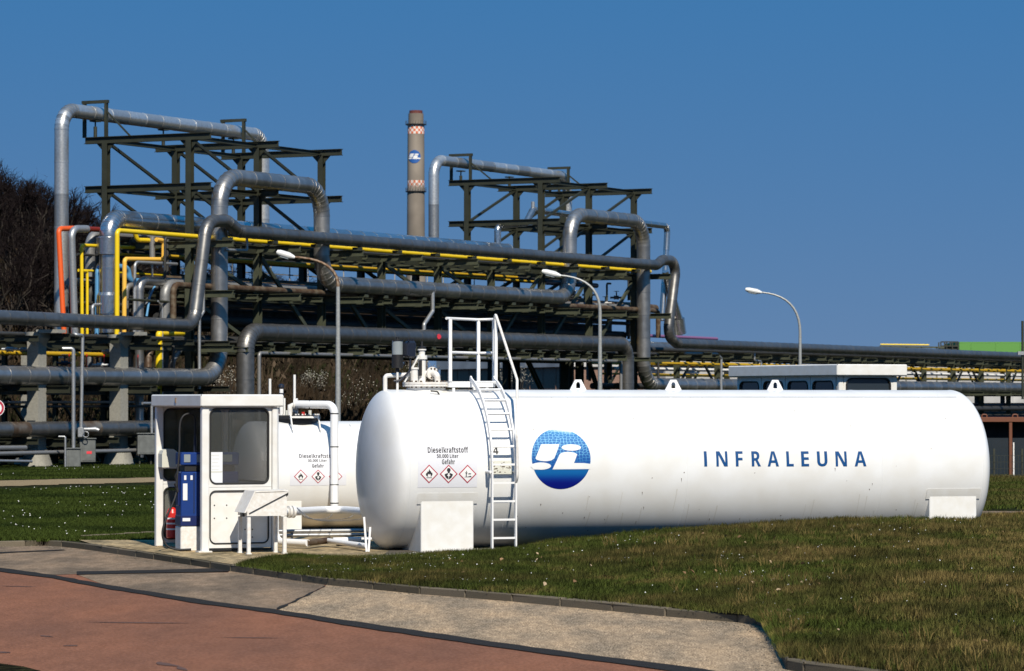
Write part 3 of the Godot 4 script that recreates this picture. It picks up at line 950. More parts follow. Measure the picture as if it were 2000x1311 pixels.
func far_things() -> void:
	# chimney
	var base: Vector3 = Vector3(-25.249, 2.460, -900.000)
	var o := thing("chimney", "tall round concrete chimney with chequered bands rising behind the pipes", "chimney", Vector3(base.x, 0, base.z))
	var h0: float = Vector3(-25.272, 45.065, -900.000).y
	var ys := [Vector3(-25.287, 74.677, -900.000).y, Vector3(-25.286, 72.118, -900.000).y, Vector3(-25.279, 59.866, -900.000).y, Vector3(-25.278, 57.040, -900.000).y, Vector3(-25.288, 77.505, -900.000).y, Vector3(-25.289, 78.314, -900.000).y, Vector3(-25.283, 66.059, -900.000).y]
	var m := MB.new()
	m.lathe(Vector3.ZERO, Vector3.UP, [Vector2(0, 3.4), Vector2(h0, 2.36), Vector2(ys[1], 2.2), Vector2(ys[0], 2.2), Vector2(ys[0], 2.02), Vector2(ys[4], 1.98), Vector2(ys[4], 1.75)], 32)
	part("shaft", m, M.chimney, o)
	m = MB.new()
	m.lathe(Vector3.ZERO, Vector3.UP, [Vector2(ys[4], 1.76), Vector2(ys[5], 1.72), Vector2(ys[5], 1.4)], 32)
	part("rim", m, M.cap_red, o)
	for b in 2:
		var y0: float = ys[1 + b * 2]
		var y1: float = ys[b * 2]
		var r: float = 2.215 + 0.06 * b
		var w := MB.new()
		var c := MB.new()
		for i in 22:
			for j in 4:
				ring_cell(w if (i + j) % 2 else c, r, TAU * i / 22, TAU * (i + 1) / 22, lerpf(y0, y1, j / 4.0), lerpf(y0, y1, (j + 1) / 4.0))
		var band := part("chequered_band", w, M.check_white, o)
		part("check", c, M.check_red, band)
		var g := MB.new()
		var gy: float = y1 if b == 0 else y0
		g.lathe(Vector3(0, gy, 0), Vector3.UP, [Vector2(-0.15, r), Vector2(-0.15, 2.75), Vector2(0.05, 2.75), Vector2(0.05, r)], 32)
		for k in 24:
			var u := Vector3(sin(TAU * k / 24), 0, cos(TAU * k / 24)) * 2.7
			g.bar(Vector3(0, gy, 0) + u, Vector3(0, gy + 1.0, 0) + u, 0.06, 0.06)
		part("gallery", g, M.black, o)
	var lg := MB.new()
	var lw := MB.new()
	var la := 0.0 - 0.16
	var disc := []
	for i in 40:
		disc.push_back(Vector2(cos(TAU * i / 40), sin(TAU * i / 40)))
	on_cylinder(lg, disc, 2.30, 1.72, la, ys[6], 0.02)
	for s in logo_shapes():
		on_cylinder(lw, s, 2.30, 1.72, la, ys[6], 0.06)
	var emblem := part("emblem", lg, M.logo_blue, o)
	part("emblem_mark", lw, M.plain_white, emblem)
	# pale halls behind
	hall("warehouse", "long low pale-roofed hall with brown wall behind the pipe bridge", Vector3(-6.896, 6.203, -330.000), Vector3(5.373, 5.415, -300.000), 12.0, M.brick_wall, M.warehouse, 0.9)
	hall("warehouse", "white corrugated hall seen between the columns right of the second lamp pole", Vector3(5.923, 5.791, -310.000), Vector3(13.433, 5.325, -300.000), 12.0, M.warehouse, M.warehouse, 0.4)
	hall("warehouse", "long white hall behind the yellow pipes at right", Vector3(15.224, 5.910, -340.000), Vector3(60.896, 5.910, -340.000), 15.0, M.warehouse, M.warehouse, 0.4)
	hall("green_hall", "bright green metal-clad hall above the pipes at far right", Vector3(54.796, 9.481, -420.000), Vector3(72.100, 9.606, -420.000), 14.0, M.green, M.green, 0.15, 0.0)
	var tower := thing("roof_plant", "dark steel plant deck left of the bright green hall", "machinery", Vector3(52.950, 2.460, -415.000))
	m = MB.new()
	var q0: Vector3 = Vector3(51.913, 9.397, -415.000)
	var q1: Vector3 = Vector3(54.019, 9.397, -415.000)
	for k in 4:
		for z in [0.0, 2.0]:
			var p: Vector3 = q0.lerp(q1, k / 3.0) - tower.position - Vector3(0, 0, z)
			m.bar(Vector3(p.x, -p.y * 0, p.z), p, 0.14, 0.14)
	for y in [0.0, -0.5, -1.1]:
		m.bar(q0 - tower.position + Vector3(0, y, 0), q1 - tower.position + Vector3(0, y, 0), 0.12, 0.16)
	m.box((q0 + q1) / 2 - tower.position + Vector3(0, -0.9, -1), Vector3(2.1, 0.7, 1.6))
	part("frame", m, M.steel, tower)
	pipe("pipe", "thin yellow pipe on trestles left of the green hall", [Vector3(32.243, 7.251, -300.000), Vector3(36.497, 7.206, -300.000)], 0.07, M.yellow, 0.2)
	var tr := thing("pipe_trestle", "grey-green beam carrying the thin yellow pipe left of the green hall", "trestle", Vector3(32.341, 2.460, -301.000))
	m = MB.new()
	m.bar(Vector3(32.260, 7.087, -301.000) - tr.position, Vector3(37.966, 6.997, -301.000) - tr.position, 0.1, 0.16)
	for u in 4:
		var p: Vector3 = (Vector3(33.249, 7.087, -301.000)).lerp(Vector3(37.292, 7.042, -301.000), u / 3.0) - tr.position
		m.bar(Vector3(p.x, 0, p.z), p, 0.1, 0.1)
	part("beam", m, M.steel_light, tr)
	# a shelter with rusty red frame and glass, and the green fence in front of it
	var s0: Vector3 = Vector3(12.319, 1.901, -96.000)
	var s1: Vector3 = Vector3(16.616, 1.901, -96.000)
	var gy := 0.25
	var sh := thing("glazed_shelter", "rust-red framed glass shelter behind the right end of the large tank", "shelter", Vector3(s0.x, gy, s0.z))
	var w := s1.x - s0.x
	var hh := s0.y - gy
	for k in 6:
		var x: float = (Vector3(13.952, 1.901, -96.000).x - s0.x) + (k - 3) * 0.86
		m = MB.new()
		m.box(Vector3(x, hh / 2 - 0.04, 0), Vector3(0.09, hh - 0.08, 0.1), Basis.IDENTITY, 0.01)
		part("post", m, M.orange_frame, sh)
		m = MB.new()
		m.box(Vector3(x + 0.43, hh / 2 - 0.25, -0.02), Vector3(0.76, hh - 0.55, 0.012))
		part("pane", m, M.dark_glass, sh)
		m = MB.new()
		m.box(Vector3(x + 0.085, hh / 2 - 0.3, 0.02), Vector3(0.035, hh - 0.7, 0.03))
		part("frame", m, M.white_trim, sh)
		m = MB.new()
		m.tube(fillet([Vector3(x + 0.06, hh, 0), Vector3(x + 0.06, hh + 0.13, 0), Vector3(x + 0.2, hh + 0.13, 0), Vector3(x + 0.2, hh, 0)], 0.05), 0.025, 6)
		part("bracket", m, M.orange_frame, sh)
	m = MB.new()
	m.box(Vector3(w / 2, hh - 0.01, 0), Vector3(w, 0.14, 0.14), Basis.IDENTITY, 0.01)
	part("beam", m, M.orange_frame, sh)
	m = MB.new()
	m.box(Vector3(w / 2, hh - 0.05, -1.2), Vector3(w, 0.06, 2.2))
	part("roof", m, M.steel, sh)
	m = MB.new()
	m.box(Vector3(w / 2, hh / 2, -2.2), Vector3(w, hh, 0.08))
	part("wall", m, M.dark_pipe, sh)
	m = MB.new()
	m.box(Vector3(w / 2, 0.35, -0.3), Vector3(w, 0.1, 0.5))
	part("bench", m, M.steel, sh)
	var f0: Vector3 = Vector3(11.816, 1.147, -88.000)
	var fe := thing("mesh_fence", "dark green mesh fence in front of the rust-red glass shelter", "fence", Vector3(f0.x, 0.3, f0.z))
	for k in 5:
		m = MB.new()
		m.box(Vector3(0.55 + k * 0.72, 0.42, 0), Vector3(0.05, 0.95, 0.05))
		part("post", m, M.steel, fe)
	m = MB.new()
	for k in 40:
		m.bar(Vector3(k * 0.09, 0, 0.03), Vector3(k * 0.09, 0.72, 0.03), 0.008, 0.008)
	for k in 5:
		m.bar(Vector3(0, 0.04 + k * 0.17, 0.035), Vector3(3.6, 0.04 + k * 0.17, 0.035), 0.008, 0.008)
	part("mesh_panel", m, M.steel, fe)
	# guard cabin
	guard_cabin()
	# red-rimmed road sign cut by the left edge
	var sg := thing("road_sign", "round white road sign with red rim at the left edge", "road sign", Vector3(-10.826, 0.100, -71.941) * 0.0 + Vector3(-12.033, 2.257, -80.000))
	sg.position.y = 0.085
	var cy: float = Vector3(-12.033, 2.257, -80.000).y - 0.085
	m = MB.new()
	m.lathe(Vector3(0, cy, 0.03), Vector3(0.1, 0, 1), [Vector2(0, 0.2), Vector2(0.012, 0.2), Vector2(0.012, 0.0)], 28)
	part("plate", m, M.plain_white, sg)
	m = MB.new()
	m.lathe(Vector3(0, cy, 0.03), Vector3(0.1, 0, 1), [Vector2(0.012, 0.185), Vector2(0.017, 0.185), Vector2(0.017, 0.135), Vector2(0.012, 0.135)], 28)
	part("rim", m, M.sign_red, sg)
	m = MB.new()
	m.tube([Vector3.ZERO, Vector3(0, cy + 0.2, 0)], 0.03, 8)
	part("post", m, M.galv, sg)
	var mast := thing("mast", "slim dark mast cut by the right edge above the pipes", "mast", Vector3(17.872, 2.460, -120.000))
	m = MB.new()
	m.tube([Vector3.ZERO, Vector3(0, Vector3(17.879, 5.201, -120.000).y - mast.position.y, 0)], 0.045, 8)
	part("pole", m, M.steel, mast)
	m = MB.new()
	m.box(Vector3(0, Vector3(17.876, 4.072, -120.000).y - mast.position.y, 0), Vector3(0.35, 0.12, 0.2))
	part("cap", m, M.galv, mast)


func hall(called: String, label: String, a: Vector3, b: Vector3, deep: float, wall_m: Material, roof_m: Material, band: float, over := 0.6) -> void:
	var o := thing(called, label, "building", Vector3(a.x, 0, a.z))
	var d := b - a
	d.y = 0
	var l := d.length()
	var dir := d / l
	var back := Vector3(dir.z, 0, -dir.x)
	if back.z > 0:
		back = -back
	var bas := Basis(dir, Vector3.UP, -back)
	var m := MB.new()
	m.box(dir * l / 2 + back * deep / 2 + Vector3(0, (a.y - band) / 2, 0), Vector3(l, a.y - band, deep), bas)
	part("wall", m, wall_m, o)
	m = MB.new()
	m.box(dir * l / 2 + back * deep / 2 + Vector3(0, a.y - band / 2 + 0.01, 0), Vector3(l + over, band, deep + over), bas)
	part("roof", m, roof_m, o)
	for k in int(l / 3.0):
		m = MB.new()
		m.box(dir * (1.5 + k * 3.0) - back * 0.03 + Vector3(0, (a.y - band) * 0.5, 0), Vector3(0.12, a.y - band - 0.05, 0.05), bas)
		part("panel_joint", m, wall_m, o)


# a wall panel of some thickness with one opening that has round corners; x runs along the wall
func window_wall(m: MB, o: Vector3, ax: Vector3, w: float, y0: float, y1: float, wx0: float, wx1: float, wy0: float, wy1: float, rad: float, thick: float) -> Array:
	var az := ax.cross(Vector3.UP)
	var hole := round_rect(wx0, wx1, wy0, wy1, rad)
	var n := hole.size()
	var c := Vector2((wx0 + wx1) / 2, (wy0 + wy1) / 2)
	var outer := []
	for i in n:
		var p: Vector2 = hole[i]
		var q := p
		# each point of the opening is joined to the nearest point on the panel's edge, corners to corners
		var k := i / (n / 4)
		var f := float(i % (n / 4)) / (n / 4 - 1)
		match k:
			0: q = Vector2(w, p.y).lerp(Vector2(p.x, y1), f) if f in [0.0, 1.0] else Vector2(w, y1)
			1: q = Vector2(p.x, y1).lerp(Vector2(0, p.y), f) if f in [0.0, 1.0] else Vector2(0, y1)
			2: q = Vector2(0, p.y).lerp(Vector2(p.x, y0), f) if f in [0.0, 1.0] else Vector2(0, y0)
			_: q = Vector2(p.x, y0).lerp(Vector2(w, p.y), f) if f in [0.0, 1.0] else Vector2(w, y0)
		outer.push_back(q)
	for i in n:
		var j := (i + 1) % n
		var a: Vector3 = o + ax * hole[i].x + Vector3(0, hole[i].y, 0)
		var b: Vector3 = o + ax * hole[j].x + Vector3(0, hole[j].y, 0)
		var d: Vector3 = o + ax * outer[j].x + Vector3(0, outer[j].y, 0)
		var e: Vector3 = o + ax * outer[i].x + Vector3(0, outer[i].y, 0)
		var t := az * thick
		m.quad(a + t / 2, b + t / 2, d + t / 2, e + t / 2, az)
		m.quad(a - t / 2, b - t / 2, d - t / 2, e - t / 2, -az)
		var inn: Vector3 = (o + ax * c.x + Vector3(0, c.y, 0) - a).normalized()
		m.quad(a + t / 2, b + t / 2, b - t / 2, a - t / 2, inn)
		m.quad(d + t / 2, e + t / 2, e - t / 2, d - t / 2, -inn)
	return hole


func round_rect(x0: float, x1: float, y0: float, y1: float, r: float) -> Array:
	var out := []
	for k in 4:
		var c: Vector2 = [Vector2(x1 - r, y1 - r), Vector2(x0 + r, y1 - r), Vector2(x0 + r, y0 + r), Vector2(x1 - r, y0 + r)][k]
		for i in 6:
			var a := PI / 2 * (k + i / 5.0)
			out.push_back(c + Vector2(cos(a), sin(a)) * r)
	return out


func window_parts(o: Node3D, wall: Node3D, at: Vector3, ax: Vector3, hole: Array, seal: float, glass: Material, thick: float) -> void:
	var az := ax.cross(Vector3.UP)
	var pts := []
	for p in hole:
		pts.push_back(at + ax * p.x + Vector3(0, p.y, 0) + az * (thick / 2 + 0.004))
	pts.push_back(pts[0])
	var m := MB.new()
	m.tube(pts, seal, 6, false)
	var back := []
	for p in pts:
		back.push_back(p - az * (thick + 0.008))
	m.tube(back, seal, 6, false)
	part("window_seal", m, M.rubber, wall)
	if glass:
		m = MB.new()
		m.plate(at - az * 0.003, ax, Vector3.UP, hole, 0.006)
		part("pane", m, glass, wall)


func guard_cabin() -> void:
	var at: Vector3 = Vector3(7.163, 2.460, -75.000)
	at.y = 0.4
	var turn := deg_to_rad(26.0)
	var o := thing("guard_cabin", "white cabin with rounded dark windows behind the large tank", "cabin", at, turn)
	var h: float = Vector3(7.164, 2.975, -75.000).y - 0.4
	var x := Vector3.RIGHT
	var back := Vector3(0, 0, -1)
	var wl := 4.4
	var ww := 1.45
	# long side faces left, its wall runs backwards from the corner
	for k in 4:
		var wall := MB.new()
		var ox := 0.12 + k * 1.08
		var hole := window_wall(wall, back * (ox + 1.06), Vector3(0, 0, 1), 1.06, 0.0, h, 0.1, 0.96, 1.2, h - 0.12, 0.12, 0.05)
		var p := part("wall", wall, M.white_trim, o)
		window_parts(o, p, back * (ox + 1.06), Vector3(0, 0, 1), hole, 0.018, M.dark_glass, 0.05)
	var fw := MB.new()
	var hole2 := window_wall(fw, Vector3(0.1, 0, 0), x, ww - 0.2, 0.0, h, 0.06, ww - 0.26, 1.2, h - 0.06, 0.14, 0.05)
	var fp := part("wall", fw, M.white_trim, o)
	window_parts(o, fp, Vector3(0.1, 0, 0), x, hole2, 0.02, M.dark_glass, 0.05)
	for c in [Vector3(0.03, 0, -0.03), Vector3(ww - 0.04, 0, -0.03), Vector3(0.03, 0, -wl), Vector3(ww - 0.04, 0, -wl)]:
		var m := MB.new()
		m.box(c + Vector3(0, h / 2, 0), Vector3(0.12, h - 0.01, 0.12), Basis.IDENTITY, 0.015)
		part("post", m, M.white_trim, o)
	var m := MB.new()
	m.box(Vector3(ww, h / 2, -wl / 2), Vector3(0.05, h - 0.02, wl - 0.1))
	m.box(Vector3(ww / 2, h / 2, -wl), Vector3(ww - 0.1, h - 0.02, 0.05))
	part("wall", m, M.white_trim, o)
	m = MB.new()
	m.box(Vector3(ww / 2, h + 0.125, -wl / 2), Vector3(ww + 0.36, 0.25, wl + 0.4), Basis.IDENTITY, 0.02)
	part("roof", m, M.white_trim, o)
	m = MB.new()
	m.box(Vector3(ww / 2, 0.03, -wl / 2), Vector3(ww - 0.06, 0.06, wl - 0.1))
	part("floor", m, M.concrete_old, o)


# lays a flat outline on an upright cylinder: scaled, then centred at angle a and height y
func on_cylinder(m: MB, poly: Array, r: float, k: float, a: float, y: float, lift: float) -> void:
	var pts := PackedVector2Array()
	for p in poly:
		pts.push_back(p)
	var ids := Geometry2D.triangulate_polygon(pts)
	for i in range(0, ids.size(), 3):
		var t := []
		var nn := []
		for j in 3:
			var q := pts[ids[i + j]] * k
			var u := Vector3(sin(a + q.x / r), 0, cos(a + q.x / r))
			nn.push_back(u)
			t.push_back(u * (r + lift) + Vector3(0, y + q.y, 0))
		split(m, t[0], t[1], t[2], nn[0], nn[1], nn[2], r + lift, y, 2)


func split(m: MB, a: Vector3, b: Vector3, d: Vector3, na: Vector3, nb: Vector3, nd: Vector3, r: float, _y: float, k: int) -> void:
	if k == 0:
		m.tri(a, b, d, na, nb, nd)
		return
	var e := []
	for p in [[a, b], [b, d], [d, a]]:
		var q: Vector3 = (p[0] + p[1]) / 2.0
		var u := Vector3(q.x, 0, q.z).normalized()
		e.push_back([u * r + Vector3(0, q.y, 0), u])
	split(m, a, e[0][0], e[2][0], na, e[0][1], e[2][1], r, _y, k - 1)
	split(m, e[0][0], b, e[1][0], e[0][1], nb, e[1][1], r, _y, k - 1)
	split(m, e[2][0], e[1][0], d, e[2][1], e[1][1], nd, r, _y, k - 1)
	split(m, e[0][0], e[1][0], e[2][0], e[0][1], e[1][1], e[2][1], r, _y, k - 1)


# ---------------------------------------------------------------- street lamps
func lamps() -> void:
	var spec := [[Vector3(-5.074, 2.460, -100.000), Vector3(-5.077, 5.744, -100.000), Vector3(-6.392, 6.611, -100.000), Vector3(-6.780, 6.731, -100.000), "tall street lamp in front of the left pipe loop, with weathered brown arm", M.pole_rust],
		[Vector3(2.900, 2.460, -113.000), Vector3(2.902, 5.328, -113.000), Vector3(1.552, 6.543, -113.000), Vector3(1.080, 6.661, -113.000), "tall street lamp in front of the right pipe loop, with pale arm", M.pole],
		[Vector3(11.090, 2.460, -132.000), Vector3(11.094, 5.021, -132.000), Vector3(9.559, 6.579, -132.000), Vector3(9.086, 6.677, -132.000), "street lamp standing clear against the sky behind the white cabin", M.pole]]
	for s in spec:
		var b: Vector3 = s[0]
		var o := thing("street_lamp", s[4], "street lamp", Vector3(b.x, 0.085, b.z), 0.0, "curved-arm street lamps along the pipe bridge")
		var top: Vector3 = s[1] - o.position
		var tip: Vector3 = s[2] - o.position
		var pts := [Vector3.ZERO, Vector3(0, top.y * 0.5, 0), top]
		var rad := [0.085, 0.075, 0.055]
		for k in range(1, 11):
			var f := k / 10.0
			var c := Vector3(top.x, lerpf(top.y, tip.y, 0.93), top.z)
			pts.push_back(top * (1 - f) * (1 - f) + c * 2 * f * (1 - f) + tip * f * f)
			rad.push_back(lerpf(0.055, 0.032, f))
		var low := MB.new()
		low.tube(pts.slice(0, 3), rad.slice(0, 3), 12)
		part("pole", low, M.pole, o)
		var up := MB.new()
		up.tube(pts.slice(2), rad.slice(2), 10)
		part("arm", up, s[5], o)
		var e: Vector3 = s[3] - o.position
		var d := (e - tip).normalized()
		var hd := MB.new()
		var l := tip.distance_to(e) + 0.08
		hd.tube([tip - d * 0.06, tip, tip + d * l * 0.25, tip + d * l * 0.8, tip + d * l, tip + d * (l + 0.02)], [0.04, 0.065, 0.105, 0.10, 0.07, 0.02], 10)
		part("lamp_head", hd, M.lamp_head, o)
		var gl := MB.new()
		gl.box(tip + d * l * 0.55 + Vector3(0, -0.105, 0), Vector3(l * 0.55, 0.03, 0.12), Basis(Vector3.BACK, atan2(-d.y, -d.x)), 0.01)
		part("lamp_glass", gl, M.sight_glass, o)



# ---------------------------------------------------------------- steelwork
const S0 := 11.01
const BAY := 4.86
const NEAR := 1.2
const FAR := 5.0


func beam(o: Node3D, called: String, a: Vector3, b: Vector3, h: float, w: float, m: Material, up := Vector3.UP) -> void:
	var s := MB.new()
	s.ibeam(a - o.position, b - o.position, h, w, up)
	part(called, s, m, o)


func gusset(o: Node3D, at: Vector3, along_dir: Vector3, size: float) -> void:
	var s := MB.new()
	var n := along_dir.cross(Vector3.UP).normalized()
	for k in [-1.0, 1.0]:
		s.plate(at - o.position - n * 0.01, along_dir * k, Vector3.UP, [Vector2(0.1, 0), Vector2(0.1 + size, 0), Vector2(0.1, -size)], 0.02)
	part("gusset", s, M.steel, o)


func pipe_bridge() -> void:
	var e := Vector3(0.4628, 0, -0.8865)
	var across := Vector3(-0.8865, 0, -0.4628)
	var o := thing("pipe_bridge", "long dark green steel pipe bridge spanning the middle of the scene", "pipe bridge", rp(S0, NEAR, 0.0))
	var levels := [4.36, 6.42, 8.30]
	for i in 9:
		var s := S0 + i * BAY
		for t in [NEAR, FAR]:
			var low := 0.05 if i in [0, 8] or (i == 7 and t == FAR) else 4.24
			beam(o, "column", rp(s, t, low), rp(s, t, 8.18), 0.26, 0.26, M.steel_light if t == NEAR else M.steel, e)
		for y in levels:
			beam(o, "cross_beam", rp(s, -0.75, y), rp(s, 6.2, y), 0.26, 0.2, M.steel_light)
		if i < 8:
			for f in [0.33, 0.67]:
				for y in levels:
					beam(o, "cross_beam", rp(s + BAY * f, 0.95 if y > 7.0 else (0.2 if y > 5.0 else -0.4), y - 0.02), rp(s + BAY * f, 5.6, y - 0.02), 0.18, 0.14, M.steel_light)
			for t in [NEAR, FAR]:
				for y in levels:
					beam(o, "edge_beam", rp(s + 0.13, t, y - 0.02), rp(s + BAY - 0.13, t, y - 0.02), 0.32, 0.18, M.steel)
				var b := MB.new()
				var up_right := i >= 5
				for half in 2:
					var y0: float = levels[half] + 0.16
					var y1: float = levels[half + 1] - 0.16
					b.bar(rp(s + 0.1, t, y0 if up_right else y1) - o.position, rp(s + BAY - 0.1, t, y1 if up_right else y0) - o.position, 0.1, 0.14)
				if t == NEAR and half_brace(i):
					b = MB.new()
					b.bar(rp(s + 0.1, t, 4.5 if up_right else 8.1) - o.position, rp(s + BAY - 0.1, t, 8.1 if up_right else 4.5) - o.position, 0.1, 0.16)
				part("brace", b, M.steel_light, o)
		# light walkway rails on the far side
	for y in [9.3, 9.75]:
		var r := MB.new()
		r.bar(rp(S0 + 6.0, FAR + 0.9, y - 1.6) - o.position, rp(S0 + 8 * BAY, FAR + 0.9, y - 1.6) - o.position, 0.04, 0.05)
		part("rail", r, M.galv, o)
	for k in 22:
		var p := MB.new()
		p.bar(rp(S0 + 6.0 + k * 1.5, FAR + 0.9, 6.5) - o.position, rp(S0 + 6.0 + k * 1.5, FAR + 0.9, 8.15) - o.position, 0.05, 0.05)
		part("rail_post", p, M.galv, o)
	# legs at the right-hand end of the road crossing, and a slanting strut
	for t in [NEAR, FAR]:
		beam(o, "column", rp(42.738, t, 0.05), rp(42.738, t, 4.2), 0.42, 0.42, M.steel, e)
		beam(o, "column", rp(44.057, t, 0.05), rp(44.057, t, 4.2), 0.3, 0.3, M.steel, e)
	beam(o, "brace", Vector3(0.689, 4.229, -153.945), Vector3(1.485, 2.576, -155.469), 0.2, 0.16, M.steel)
	beam(o, "brace", rp(45.020, NEAR, 4.2), rp(46.921, NEAR, 1.6), 0.18, 0.16, M.steel)
	beam(o, "brace", rp(S0 + 0.2, NEAR, 4.2), rp(S0 + 1.6, NEAR, 0.4), 0.2, 0.16, M.steel)
	# saddles that carry the front pipes
	for i in 25:
		var s := S0 + 0.3 + i * BAY / 3.0
		if s > S0 + 8 * BAY:
			break
		var sh := MB.new()
		sh.box(Vector3.ZERO, Vector3(0.3, 0.12, 0.3), Basis(e, Vector3.UP, -across), 0.0)
		if s > 13.670 and s < 44.523:
			part("pipe_shoe", sh, M.steel_light, o, rp(s, -0.1, 4.60) - o.position)
			beam(o, "bracket", rp(s, -0.4, 4.42), rp(s, NEAR, 4.42), 0.2, 0.16, M.steel_light)
		if s > 21.823 and s < 39.657:
			part("pipe_shoe", sh, M.steel_light, o, rp(s, 0.35, 6.66) - o.position)
			beam(o, "bracket", rp(s, -0.05, 6.46), rp(s, NEAR, 6.46), 0.2, 0.16, M.steel_light)
		if i % 2 == 0:
			part("pipe_shoe", sh, M.steel, o, rp(s, -0.3, 8.49) - o.position)
	gantry("loop_gantry", "open steel gantry carrying the tall silver pipe loop at left", 0, Vector3(-16.013, 13.422, -131.459).y, [11.160, 21.069, 15.881], [Vector3(-17.017, 5.167, -129.536), 0])
	gantry("loop_gantry", "open steel gantry carrying the smaller pipe loop right of the chimney", 6, Vector3(-2.355, 13.245, -157.621).y, [40.646, 50.673, 45.470], [0, 0])


func half_brace(i: int) -> bool:
	return i in [1, 2, 5, 6, 7]


func gantry(called: String, label: String, first: int, py: float, hoops: Array, _unused: Array) -> void:
	var e := Vector3(0.4628, 0, -0.8865)
	var across := Vector3(-0.8865, 0, -0.4628)
	var o := thing(called, label, "gantry", rp(S0 + first * BAY, NEAR, 8.44))
	var ty := 12.38
	var my := 10.5
	for k in 3:
		var s := S0 + (first + k) * BAY
		for t in [NEAR, FAR]:
			beam(o, "column", rp(s, t, 8.44), rp(s, t, ty - 0.13), 0.24, 0.24, M.steel, e)
			for y in [ty, my]:
				gusset(o, rp(s, t, y - 0.12), across, 0.34)
		for y in [ty, my]:
			beam(o, "cross_beam", rp(s, 0.25, y), rp(s, 5.96, y), 0.26, 0.2, M.steel)
		if k < 2:
			for t in [NEAR, FAR]:
				for y in [ty, my]:
					beam(o, "edge_beam", rp(s + 0.1, t, y - 0.03), rp(s + BAY - 0.1, t, y - 0.03), 0.16, 0.14, M.steel)
			for pair in [[ty, my], [my, 8.6]]:
				var b := MB.new()
				var t: float = FAR if k == 0 else NEAR
				if first == 0:
					for tt in [NEAR, FAR]:
						b.bar(rp(s + 0.15, tt, pair[0] - 0.1) - o.position, rp(s + BAY - 0.15, tt, pair[1] + 0.1) - o.position, 0.09, 0.11)
				else:
					b.bar(rp(s + BAY - 0.15, t, pair[0] - 0.1) - o.position, rp(s + 0.15, t, pair[1] + 0.1) - o.position, 0.09, 0.11)
					b.bar(rp(s + BAY - 0.15, NEAR if t == FAR else FAR, pair[0] - 0.1) - o.position, rp(s + 0.15, NEAR if t == FAR else FAR, pair[1] + 0.1) - o.position, 0.09, 0.11)
				part("brace", b, M.steel, o)
	for k in 2:   # portal frames round the pipe
		var s: float = hoops[k]
		var h := MB.new()
		var y1 := py + 0.40
		for t in [5.1, 6.1]:
			h.bar(rp(s, t, ty + 0.13) - o.position, rp(s, t, y1) - o.position, 0.1, 0.14, e)
		h.bar(rp(s, 5.0, y1 + 0.05) - o.position, rp(s, 6.2, y1 + 0.05) - o.position, 0.12, 0.12)
		h.bar(rp(s, 4.0, ty + 0.13) - o.position, rp(s, 5.1, y1 - 0.3) - o.position, 0.06, 0.06)
		part("portal", h, M.steel, o)
	for s in hoops:   # hangers under the pipe
		var h := MB.new()
		h.tube([rp(s, 5.6, py - 0.25) - o.position, rp(s, 5.6, py - 0.5) - o.position, rp(s, 5.6, py - 0.5) - o.position, rp(s, 5.6, ty + 0.13) - o.position], [0.03, 0.03, 0.07, 0.07], 8)
		h.box(rp(s, 5.6, py - 0.29) - o.position, Vector3(0.35, 0.05, 0.3), Basis(e, Vector3.UP, -across))
		part("hanger", h, M.steel, o)


